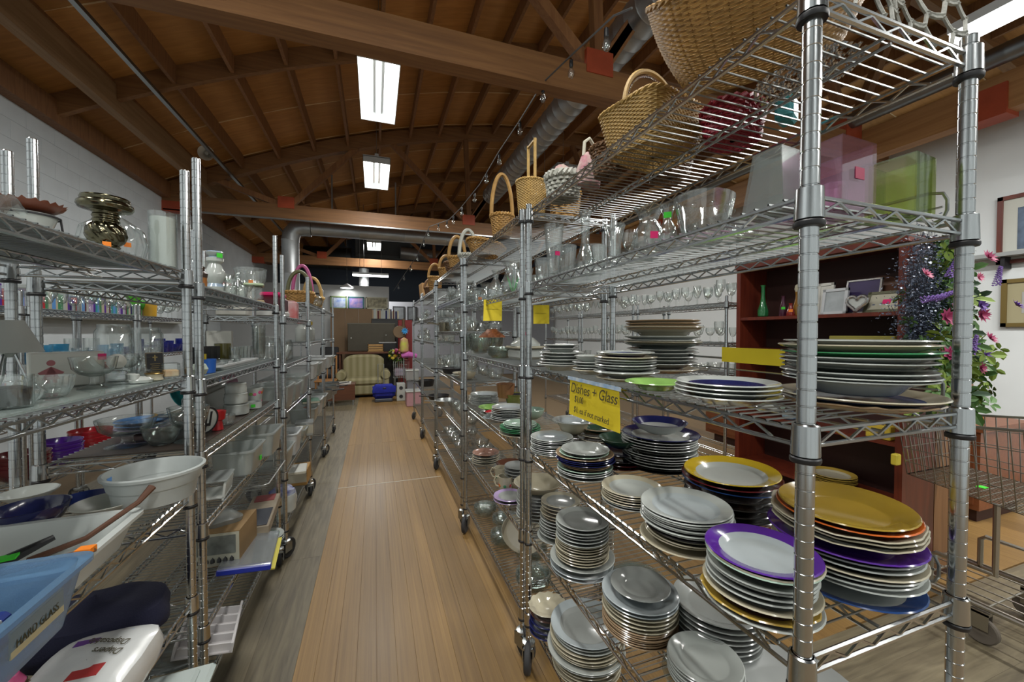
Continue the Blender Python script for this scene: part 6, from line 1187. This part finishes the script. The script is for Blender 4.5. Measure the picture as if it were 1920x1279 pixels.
for sx in (.02, CW_ - .02):
    MB().tube([(sx, -.32, b0 - .03), (sx, -.32, .34), (sx, -.12, .34), (sx, -.10, .32), (sx, -.10, .16)], .012, 8).build('upright_tube', CRT, t)
    MB().tube([(sx, .02, .17), (sx, -CL_ - .1, .17), (sx, -CL_ - .14, .19)], .012, 8).build('chassis_tube', CRT, t)
    for yy in (-.28, -.90):
        c = put('caster', MB().box(-.02, -.03, .07, -.016, .03, .15).box(.016, -.03, .07, .02, .03, .15).box(-.02, -.03, .14, .02, .03, .155).mesh(CRT, False), t, (sx, yy, 0)); put('wheel', recol(CACHE['whl'], mat('dusty_rubber', (.12, .10, .08), .8)), c, (0, 0, .062))
MB().tube([(.02, .02, .17), (CW_ / 2, .06, .17), (CW_ - .02, .02, .17)], .012, 8).build('nose_tube', CRT, t)
m = MB()
for k in range(7): m.tube([(.02 + k * .077, 0, .185), (.02 + k * .077, -.9, .185)], .004, 5)
for k in range(4): m.tube([(.02, -.05 - k * .25, .18), (.48, -.05 - k * .25, .18)], .004, 5)
m.build('lower_rack', CRT, t)
MB().bevbox(-.03, .02, b0 + .04, .01, .05, b0 + .10, .005).build('coin_lock', mat('lock_yellow', (.6, .48, .05), .5), t)
for k in range(3): MB().box(.10 + k * .13, -.25 - k * .12, b0 + .002, .14 + k * .13, -.22 - k * .12, b0 + .005).build('green_tag', MATS['sticker_green'], t, smooth=False)
# ---- hanging flower garland and glitter branches
rf = random.Random(11)
t = thing('glitter_branches', 'dark blue glittering dried branches beside the bookcase', 'branches', (2.70, 1.24, 1.22))
m = MB(); m2 = MB()
for k in range(80):
    a = rf.uniform(0, 6.28); l = rf.uniform(.35, .78); e = Vector((rf.gauss(.0, .12), rf.gauss(-.02, .03), l)); m.tube([(0, 0, 0), e * .5 + Vector((rf.gauss(0, .03), 0, 0)), e], .0009, 4)
    for q in range(130):
        f_ = rf.uniform(.12, 1.05); p = e * f_ + Vector((rf.gauss(0, .04), rf.gauss(0, .02), rf.gauss(0, .03))); s_ = rf.uniform(.003, .0085)
        d1 = Vector((rf.gauss(0, 1), rf.gauss(0, 1), rf.gauss(0, 1))).normalized(); d2 = d1.orthogonal(); m2.add([p - d1 * s_, p + d2 * s_ * .6, p + d1 * s_, p - d2 * s_ * .6], [(0, 1, 2, 3)])
m.build('stems', mat('dark_stem', (.02, .02, .03), .7), t); m2.build('glitter_leaves', mat('midnight_glitter', (.015, .02, .05), .3, .3, col2=(.16, .20, .27), scale=180), t, kind='stuff')
MB().lathe([(.03, -.16), (.045, -.15), (.055, 0), (.05, 0), (.04, -.14)], 20).build('holder', MAHD, t); MB().box(.05, .0, -.06, .09, .09, -.04).build('wall_hook', MAHD, t, smooth=False)
t = thing('flower_garland', 'hanging garland of silk leaves with magenta and purple flowers', 'flowers', (2.86, 1.22, 0))
LF = [mat('leaf_lime', (.16, .24, .03), .6), mat('leaf_mid', (.06, .14, .03), .6), mat('leaf_dark', (.02, .055, .02), .6)]
def sprig(x_):
    mb = MB()
    for a_, o_, s0 in ((0, .25, 1.0), (.9, .1, .8), (-.9, .1, .8), (2.2, 0, .6), (-2.0, 0, .6)):
        R_ = Matrix.Rotation(a_, 4, 'Z') @ Matrix.Translation((o_, 0, 0)) @ Matrix.Scale(s0, 4)
        mb.add([R_ @ Vector(q) for q in ((0, 0, 0), (.35, .25, .10), (.75, .22, .06), (1, 0, -.05), (.75, -.22, .06), (.35, -.25, .10), (.5, 0, .0))], [(0, 1, 6), (1, 2, 6), (2, 3, 6), (3, 4, 6), (4, 5, 6), (5, 0, 6)])
    return mb.mesh(x_)
lm = [sprig(x_) for x_ in LF]
for k in range(290):
    zz = rf.uniform(1.05, 1.93); wd = .10 + .05 * sin((zz - .9) * 4.5); o = put('leaf_sprig', lm[rf.choice((0, 0, 1, 1, 2))], t, (rf.gauss(.03, wd), rf.gauss(-.01, .035), zz)); s_ = rf.uniform(.05, .085); o.scale = (s_, s_, s_); o.rotation_euler = (rf.uniform(.5, 1.6), rf.uniform(-.6, 1.0), rf.uniform(0, 6.28))
def flm(m_, n=9):
    mb = MB()
    for j in range(2):
        for k in range(n):
            a = 2 * pi * k / n + j * .3; c = 1 - .35 * j; d = Vector((cos(a), sin(a), 0)); e = Vector((-d.y, d.x, 0)); up = Vector((0, 0, .35 + .5 * j))
            mb.add([Vector((0, 0, 0)), (d * .5 + e * .22 + up * .5) * c, (d + up) * c, (d * .5 - e * .22 + up * .5) * c], [(0, 1, 2, 3)])
    return mb.mesh(m_)
FMS = [flm(mat('petal_magenta', (.28, .02, .09), .6)), flm(mat('petal_pink', (.50, .12, .22), .6)), flm(mat('petal_violet', (.14, .06, .32), .6))]
for (u, v, k, s_) in ((1735, 515, 1, .045), (1795, 525, 1, .035), (1852, 483, 0, .055), (1835, 520, 1, .035), (1775, 595, 0, .06), (1840, 590, 0, .055), (1838, 572, 2, .05), (1855, 635, 0, .05), (1780, 665, 0, .055), (1905, 573, 2, .05), (1830, 650, 2, .04), (1838, 690, 0, .045), (1788, 576, 1, .03), (1850, 665, 2, .04)):
    p = ony(u, v, 1.14); o = put('flower', FMS[k], t, (p.x - 2.86, p.y - 1.22, p.z)); s_ *= .8; o.scale = (s_, s_, s_); o.rotation_euler = (rf.uniform(.9, 1.6), 0, rf.uniform(-.6, .3))
sp = MB()
for k in range(60): f_ = k / 60; a = k * 2.4; sp.lathe([(.0005, -.004), (.006, 0), (.0005, .006)], 4, c=(cos(a) * .014 * (1 - f_ * .7), sin(a) * .014 * (1 - f_ * .7), f_ * .11))
spm = sp.mesh(mat('lavender_bloom', (.22, .13, .42), .7))
for (u, v, rr_) in ((1778, 520, .1), (1755, 560, 1.2), (1868, 535, -.5), (1730, 562, 1.4), (1820, 665, -.3)): p = ony(u, v, 1.13); o = put('lavender_spike', spm, t, (p.x - 2.86, p.y - 1.22, p.z)); o.rotation_euler = (.3, rr_, 0)
MB().tube([(.03, .04, 1.05), (.03, .05, 1.90), (.03, .08, 1.93), (.03, .112, 1.93)], .008, 8).build('garland_cord', MAHD, t)
# ---- wall pictures, card rack
XP = 6.285
def wallpic(label, u0, v0, u1, v1, mf, mm, mp, bd=.04, mt=.1):
    a, b = onx(u0, v0, XP), onx(u1, v1, XP); y0, y1 = min(a.y, b.y), max(a.y, b.y); z0, z1 = min(a.z, b.z), max(a.z, b.z)
    t = thing('wall_picture', label, 'picture', (XP, y0, z0)); w, h = y1 - y0, z1 - z0
    MB().box(-.03, 0, 0, 0, w, bd).box(-.03, 0, h - bd, 0, w, h).box(-.03, 0, 0, 0, bd, h).box(-.03, w - bd, 0, 0, w, h).build('frame', mf, t, smooth=False); MB().box(-.012, bd, bd, 0, w - bd, h - bd).build('mount', mm, t, smooth=False); MB().box(-.016, bd + mt, bd + mt, -.012, w - bd - mt, h - bd - mt).build('picture', mp, t, smooth=False)
wallpic('brown framed lake picture on the right white wall', 1873, 372, 2010, 482, MAHO, mat('mount_cream', (.6, .61, .55), .8), mat('lake_print', (.16, .22, .32), .6, noise=.6, scale=9))
wallpic('gilt framed oval vignette below the lake picture', 1880, 525, 2010, 612, mat('gilt_frame', (.25, .18, .06), .4, .6), mat('mount_tan', (.40, .36, .22), .8), mat('oval_print', (.5, .5, .48), .6, noise=.3, scale=7))
t = thing('wall_bracket_shelf', 'grey wall shelf under the lake picture', 'shelf', (6.1, 1.6, 2.24)); MB().box(0, 0, 0, .19, 1.2, .04).build('board', mat('grey_shelf', (.35, .37, .37), .6), t, smooth=False); MB().box(.05, .58, -.12, .19, .61, 0).build('bracket', BLACK, t, smooth=False)
t = thing('card_rack', 'orange wooden display rack of postcards on the counter', 'card rack', (4.42, 1.75, .737)); MB().box(0, 0, 0, .04, .04, .62).box(0, .9, 0, .04, .94, .62).box(0, 0, .58, .04, .94, .62).box(0, 0, 0, .30, .94, .03).build('frame', woodmat('orange_wood', (.34, .14, .03), (.24, .09, .02), (8, 8, 1), .4), t, smooth=False)
for k, c in enumerate(((.10, .30, .36), (.30, .36, .45), (.5, .5, .46), (.12, .30, .38), (.4, .3, .2))): MB().box(.06 + k * .04, .06 + (k % 2) * .4, .03, .065 + k * .04, .45 + (k % 2) * .4, .30 + .05 * (k % 3)).build('postcard', mat(f'postcard_{k}', c, .6, noise=.4, scale=12), t, smooth=False)
t = thing('acrylic_holder', 'clear acrylic leaflet holder with red card', 'holder', (4.8, 1.95, .737)); MB().box(0, 0, 0, .01, .5, .75).build('sheet', mat('pale_sheet', (.42, .42, .42), .4), t, smooth=False); MB().box(-.006, .1, .42, -.001, .34, .62).build('red_card', mat('red_card', (.35, .02, .06), .6), t, smooth=False)
# ================================================================== FAR END OF THE AISLE
STRIPE = None
def stripemat():
    m = mat('olive_stripe_fabric', (.27, .24, .12), .9); nt = m.node_tree; b = nt.nodes['Principled BSDF']; tc = nt.nodes.new('ShaderNodeTexCoord'); w = nt.nodes.new('ShaderNodeTexWave'); w.bands_direction = 'X'; w.inputs['Scale'].default_value = 2.2
    nt.links.new(tc.outputs['Object'], w.inputs['Vector']); mx = nt.nodes.new('ShaderNodeMix'); mx.data_type = 'RGBA'; mx.inputs['A'].default_value = (.23, .205, .10, 1); mx.inputs['B'].default_value = (.32, .285, .165, 1); nt.links.new(w.outputs['Fac'], mx.inputs['Factor']); nt.links.new(mx.outputs['Result'], b.inputs['Base Color']); return m
SF = stripemat()
t = thing('loveseat', 'olive striped upholstered loveseat with rounded arms', 'sofa', (-.24, 9.35, 0)); hw = .50
vs = []; n = 14; pr = []
for i in range(n + 1):
    x = -hw + .06 + (2 * hw - .12) * i / n; top = .70 + .24 * (1 - (x / (hw - .02)) ** 4) ** .5 if abs(x) < hw - .02 else .70; pr.append((x, top))
for dy in (.42, .48, .62, .66):
    for (x, tp) in pr: vs.append((x, dy, (tp - (.05 if dy in (.42, .66) else 0)))); vs.append((x, dy, .30))
fs = []; k2 = 2 * (n + 1)
for d in range(3):
    for i in range(n): a = d * k2 + 2 * i; fs.append((a, a + 2, a + 2 + k2, a + k2))
for i in range(n): a = 2 * i; fs.append((a + 1, a + 3, a + 2, a)); a += 3 * k2; fs.append((a, a + 2, a + 3, a + 1))
MB().add(vs, fs).build('backrest', SF, t); MB().bevbox(-hw + .10, -.02, .27, hw - .10, .48, .44, .05).build('seat_cushion', SF, t); MB().bevbox(-hw + .04, .0, .06, hw - .04, .62, .28, .03).build('base', SF, t)
for sx in (-1, 1):
    c = sx * (hw - .03); MB().lathe([(.001, -.02), (.09, -.02), (.105, .0), (.105, .55), (.001, .56)], 20, M=Matrix.Translation((c, 0, .50)) @ Matrix.Rotation(-pi / 2, 4, 'X')).bevbox(c - .075, .0, .06, c + .075, .58, .50, .02).build('arm', SF, t)
for sx in (-.4, .4):
    for sy in (.06, .55): MB().box(sx - .03, sy - .03, 0, sx + .03, sy + .03, .06).build('leg', MAHD, t, smooth=False)
t = thing('folding_table', 'low brown folding table with white papers', 'table', (-.66, 8.45, 0)); BRN = woodmat('brown_laminate', (.13, .045, .018), (.09, .03, .012), (1, 8, 8), .4, 3, .05)
MB().box(-.22, 0, .11, .28, .03, .42).build('front_panel', BRN, t, smooth=False); MB().box(-.22, .03, .38, .28, .45, .42).build('top', BRN, t, smooth=False); MB().box(-.10, .05, .42, .20, .30, .45).build('papers', BXW, t, smooth=False)
for sx in (-.2, .24): MB().tube([(sx, .05, 0), (sx, .05, .12)], .012, 6).tube([(sx, .4, 0), (sx, .4, .38)], .012, 6).build('leg', STEEL, t)
t = thing('duffel_bag', 'royal blue fringed trolley bag with upright handle', 'bag', (.18, 8.75, 0)); BL = mat('royal_blue_fabric', (.015, .025, .34), .8, noise=.3, scale=30)
MB().bevbox(-.23, -.12, .07, .22, .14, .36, .06).build('bag_body', BL, t); MB().bevbox(-.24, -.13, .18, .23, .145, .26, .03).build('teal_band', mat('teal_band', (.01, .12, .16), .8), t); fr_ = MB()
for k in range(60): x = -.23 + .45 * (k / 59); fr_.tube([(x, -.13, .34), (x + .01, -.15, .28), (x, -.145, .2)], .006, 4)
fr_.build('fringe', BL, t, kind='stuff'); MB().bevbox(-.19, -.13, 0, .17, .12, .07, .015).build('wheel_base', mat('bag_base', (.06, .065, .075), .5), t); MB().bevbox(-.03, -.155, .27, .04, -.13, .31, .008).build('clasp', BLACK, t)
MB().tube([(-.12, .12, .3), (-.12, .12, .78), (.0, .12, .78), (.0, .12, .3)], .009, 6).build('trolley_handle', STEEL, t)
t = thing('small_cart', 'far wire cart heaped with silk flowers', 'shopping cart', (.57, 9.35, 0)); m = MB()
for k in range(9): m.tube([(-.16 + k * .04, 0, .42), (-.17 + k * .0425, -.01, .80)], .004, 4)
for zz in (.42, .55, .68, .80): m.tube([(-.17, 0, zz), (.17, 0, zz), (.17, .5, zz), (-.17, .5, zz)], .005, 4, closed=True)
m.build('basket', WHITE, t); MB().bevbox(-.14, .05, .44, .14, .45, .62, .03).build('contents', mat('mixed_cloth', (.30, .30, .38), .8, col2=(.4, .25, .3), scale=9), t)
for sx in (-.14, .14): MB().tube([(sx, .0, .42), (sx, .0, .05)], .012, 6).tube([(sx, .5, .42), (sx, .5, .05)], .012, 6).build('leg', STEEL, t)
for sx in (-.14, .14):
    for sy in (0, .5): put('wheel', CACHE['whl'], t, (sx, sy, .062))
t = thing('flower_bouquet', 'heap of silk flowers above the far cart', 'flowers', (.50, 9.5, .80)); rf = random.Random(4)
for k in range(60): o = put('leaf_sprig', lm[rf.choice((0, 1, 1, 2))], t, (rf.gauss(0, .12), rf.gauss(0, .06), rf.uniform(0, .24))); s_ = rf.uniform(.06, .11); o.scale = (s_,) * 3; o.rotation_euler = (rf.uniform(-1, 1), rf.uniform(-1, 1), rf.uniform(0, 6.28))
FMS += [flm(mat('petal_orange', (.55, .22, .06), .6)), flm(mat('petal_white', (.55, .45, .42), .6)), flm(mat('petal_yellow', (.55, .42, .04), .6))]
for k in range(30): o = put('flower', FMS[rf.choice((1, 3, 3, 4, 5, 0))], t, (rf.gauss(.02, .12), -.06 + rf.gauss(0, .05), rf.uniform(.05, .26))); s_ = rf.uniform(.03, .055); o.scale = (s_,) * 3; o.rotation_euler = (rf.uniform(.6, 1.5), 0, rf.uniform(-.6, .6))
for lab, x, y, w, d, h, m_ in (('white loudspeaker box standing beside the blue bag', .52, 8.75, .09, .12, .38, WHITE), ('frosted tote beside the far wire cart', .74, 8.6, .13, .16, .20, CLEARP), ('pink lidded tote low beside the right racks', .72, 8.1, .14, .18, .28, mat('pink_tote', (.45, .25, .28), .5))):
    t = thing('tote_box', lab, 'box', (x, y, 0 if 'tote beside' not in lab else .45)); MB().bevbox(-w, -d, 0, w, d, h, .012).build('box_body', m_, t)
    if 'loudspeaker' in lab:
        for zz in (.1, .28): MB().lathe([(.0005, .0), (.02, .002), (.035, .006), (.04, 0)], 14, M=Matrix.Translation((0, -d - .001, zz)) @ Matrix.Rotation(pi / 2, 4, 'X')).build('driver', RUBBER, t)
    else: MB().bevbox(-w - .01, -d - .01, h, w + .01, d + .01, h + .025, .006).build('lid', WHITE, t)
    if h == .20: MB().box(-.1, -.1, -.45, .1, .1, 0).build('stand', mat('grey_stand', (.2, .2, .22), .6), t, smooth=False)
t = thing('wood_crate', 'honey wooden crate on top of the far table', 'crate', (.02, 10.2, 1.0)); CRW = woodmat('honey_crate', (.42, .24, .08), (.3, .16, .05), (1, 8, 8), .5, 3, .1)
for k in range(3): MB().box(-.18, -.12, .01 + k * .06, .18, -.105, .055 + k * .06).build('slat', CRW, t, smooth=False)
for sx in (-.18, .165): MB().box(sx, -.12, 0, sx + .015, .12, .18).build('end_board', CRW, t, smooth=False)
MB().box(-.18, -.12, -.01, .18, .12, 0).build('crate_base', CRW, t, smooth=False)
t = thing('side_table', 'brown table behind the loveseat', 'table', (-.10, 10.3, 0)); MB().box(-.75, -.25, .95, .75, .25, .99).build('top', BRN, t, smooth=False)
for sx in (-.7, .66):
    for sy in (-.22, .18): MB().box(sx, sy, 0, sx + .04, sy + .04, .95).build('leg', BRN, t, smooth=False)
t = thing('television', 'silver edged small television on the far table', 'television', (.30, 10.25, .99)); MB().bevbox(-.2, -.05, 0, .2, .1, .22, .01).build('casing', BLACK, t); MB().bevbox(-.21, -.06, .20, .21, .11, .24, .008).build('silver_top', SILV, t)
for k, (x0, x1) in enumerate(((-1.06, -.72), (-.715, -.40), (-.395, -.06))):
    o = put('partition_board', MB().box(x0, 10.98, .02, x1, 11.02, 2.08).mesh(mat('brown_hardboard', (.22, .14, .075), .7, noise=.12, scale=3), False), None); tag(o, f'{("left", "middle", "right")[k]} brown hardboard panel behind the loveseat', 'panel', 'brown hardboard panels')
t = thing('table_tennis_top', 'dark olive table top standing on edge', 'table top', (-.07, 10.50, .991)); MB().bevbox(-.56, -.02, 0, .56, .02, .68, .01).build('board', mat('dark_olive_board', (.065, .055, .035), .5, noise=.15), t); MB().bevbox(-.57, -.025, .67, .57, .025, .70, .006).build('edge', mat('edge_olive', (.12, .11, .08), .5), t)
for (x, zz) in ((-.48, .33), (.34, .40)): MB().lathe([(.0005, .004), (.014, .002), (.015, 0)], 10, M=Matrix.Translation((x, -.021, zz)) @ Matrix.Rotation(pi / 2, 4, 'X')).build('screw_cap', WHITE, t)
t = thing('black_cabinet', 'charcoal cabinet holding the far row of books', 'cabinet', (.22, 11.1, 0)); MB().bevbox(-.30, -.15, 0, .42, .15, 1.82, .01).build('carcass', mat('charcoal', (.035, .035, .035), .6), t); MB().box(-.29, -.155, .1, .41, -.15, 1.75).build('front', mat('charcoal_front', (.05, .05, .048), .6), t, smooth=False)
rb = random.Random(9); x = -.06; n = 0
while x < .58 and n < 40:
    th = rb.uniform(.022, .045); hh = rb.uniform(.2, .27); c = rb.choice(['cream', 'white', 'tan', 'navy', 'lavender', 'white', 'cream', 'maroon', 'white']); n += 1
    o = put('book', MB().bevbox(0, 0, 0, th, .18, hh, .002).mesh(mat('cloth_' + c, PAL[c], .7)), None, (x, 10.97, 1.821)); tag(o, f'{c} spined book, {ordw(n)} from left on the charcoal cabinet', 'book', 'books on the charcoal cabinet'); x += th + .002
for lab, x0, x1, z0, z1, mf, mp in (('blue winter landscape painting in green frame', -1.10, -.70, 2.09, 2.42, mat('frame_green', (.14, .20, .08), .5), mat('winter_print', (.10, .17, .42), .6, col2=(.5, .55, .6), scale=7)), ('blue and pink painting in dark teal frame', -.67, -.27, 2.09, 2.42, mat('frame_teal', (.02, .10, .11), .5), mat('floral_painting', (.08, .12, .42), .6, col2=(.42, .25, .38), scale=9)), ('sepia print of a crowded scene in pale frame', -.22, .34, 2.10, 2.42, mat('frame_pale', (.38, .36, .26), .5), mat('sepia_print', (.34, .31, .20), .6, col2=(.10, .09, .06), scale=12))):
    t = thing('wall_painting', lab, 'painting', ((x0 + x1) / 2, 11.40, z0)); w, h = x1 - x0, z1 - z0; b = .03
    MB().box(-w / 2, -.02, 0, w / 2, .02, b).box(-w / 2, -.02, h - b, w / 2, .02, h).box(-w / 2, -.02, 0, -w / 2 + b, .02, h).box(w / 2 - b, -.02, 0, w / 2, .02, h).build('frame', mf, t, smooth=False); MB().box(-w / 2 + b, -.008, b, w / 2 - b, .015, h - b).build('picture', mp, t, smooth=False)
for lab, x0, x1 in (('dark framed photograph left on the grey partition', .55, .92), ('dark framed photograph right on the grey partition', 1.0, 1.3)):
    t = thing('wall_photo', lab, 'picture', ((x0 + x1) / 2, 13.18, 1.85)); w, h = x1 - x0, .45; MB().box(-w / 2, -.015, 0, w / 2, .015, h).build('frame', BLACK, t, smooth=False); MB().box(-w / 2 + .04, -.02, .04, w / 2 - .04, -.015, h - .04).build('picture', mat('dim_photo', (.12, .13, .14), .5, noise=.4), t, smooth=False)
t = thing('red_cabinet', 'red upright panel behind the carved totem', 'cabinet', (.72, 10.6, 0)); MB().bevbox(-.15, -.1, 0, .2, .1, 1.78, .01).build('carcass', mat('deep_red', (.22, .01, .012), .4), t); MB().box(-.13, -.105, .2, .18, -.1, 1.6).build('front', mat('deep_red_front', (.18, .01, .01), .4), t, smooth=False)
t = thing('carved_totem', 'carved wooden figure with round drum and blue flower', 'ornament', (.66, 9.9, 1.22)); TW = mat('totem_wood', (.10, .05, .02), .6)
MB().tube([(0, 0, -1.22), (0, 0, .12)], .02, 8).build('stand', BLACK, t); MB().lathe([(.05, .1), (.07, .2), (.06, .35), (.03, .45), (.04, .5), (.03, .56), (.001, .58)], 16).build('figure', TW, t); MB().lathe([(.14, -.02), (.15, 0), (.14, .02), (.001, .015)], 24, M=Matrix.Translation((-.10, -.06, .25)) @ Matrix.Rotation(pi / 2, 4, 'X')).build('drum', mat('drum_brown', (.16, .10, .05), .6), t)
o = put('flower', recol(FMS[2], mat('sky_petal', (.05, .3, .6), .6)), t, (.02, -.12, .27)); o.scale = (.09,) * 3; o.rotation_euler = (1.4, 0, 0)
t = thing('float_toys', 'neon yellow and pink inflatable toy hanging by the racks', 'toy', (.62, 9.2, .98)); MB().lathe([(.02, 0), (.09, .05), (.10, .18), (.08, .32), (.02, .36), (.001, .37)], 18, mod=lambda a, i, r, zz: (r * (1 + .1 * cos(3 * a)), zz)).build('yellow_toy', mat('neon_yellow', (.45, .50, .05), .5, col2=(.5, .15, .2), scale=6), t); MB().tube([(-.05, 0, -.05), (.1, -.02, -.02), (.28, 0, -.06)], [.05, .07, .05], 10).build('pink_toy', mat('hot_pink_cloth', (.5, .12, .4), .7), t); MB().tube([(0, .05, -.98), (0, .05, .3)], .01, 6).build('toy_stand', STEEL, t)
t = thing('wooden_chair', 'honey wood chair half hidden beside the loveseat', 'chair', (-.98, 9.0, 0)); HW = woodmat('honey_chair', (.36, .17, .05), (.26, .11, .03), (8, 8, 1), .45, 3, .1)
for sx in (-.18, .18):
    MB().tube([(sx, 0, 0), (sx, 0, .42)], .018, 8).build('leg', HW, t); MB().tube([(sx, .36, 0), (sx, .38, .45), (sx, .45, .95)], .018, 8).build('leg', HW, t)
MB().bevbox(-.21, -.03, .42, .21, .40, .455, .01).build('seat', HW, t); MB().tube([(-.18, .44, .9), (0, .47, .93), (.18, .44, .9)], .02, 8).build('top_rail', HW, t)
for sx in (-.09, 0, .09): MB().tube([(sx, .38, .45), (sx, .44, .9)], .010, 6).build('spindle', HW, t)
t = thing('black_chair', 'black padded chair behind the left racks', 'chair', (-1.0, 9.9, 0)); MB().bevbox(-.2, -.2, .42, .2, .2, .48, .02).build('seat', BLACK, t); MB().bevbox(-.2, .18, .6, .2, .22, 1.12, .02).build('backrest', BLACK, t)
for sx in (-.18, .18):
    for sy in (-.18, .2): MB().tube([(sx, sy, 0), (sx, sy, .6 if sy > 0 else .42)], .012, 6).build('leg', STEEL, t)
# far pans on the last left rack
for k, (x, y) in enumerate(((-.62, 5.35), (-.60, 5.75), (-.60, 6.1))):
    t = thing('cooking_pot', f'{("near", "middle", "far")[k]} steel pot low on the last left rack', 'pot', (x, y, L4Z[3] + .008)); MB().lathe([(.10, 0), (.115, .01), (.12, .12), (.117, .12), (.11, .01)], 22).build('pot_body', STEEL, t); MB().tube([(.10, 0, .10), (.18, 0, .11), (.25, .02, .115)], .008, 6).build('handle', BLACK, t)
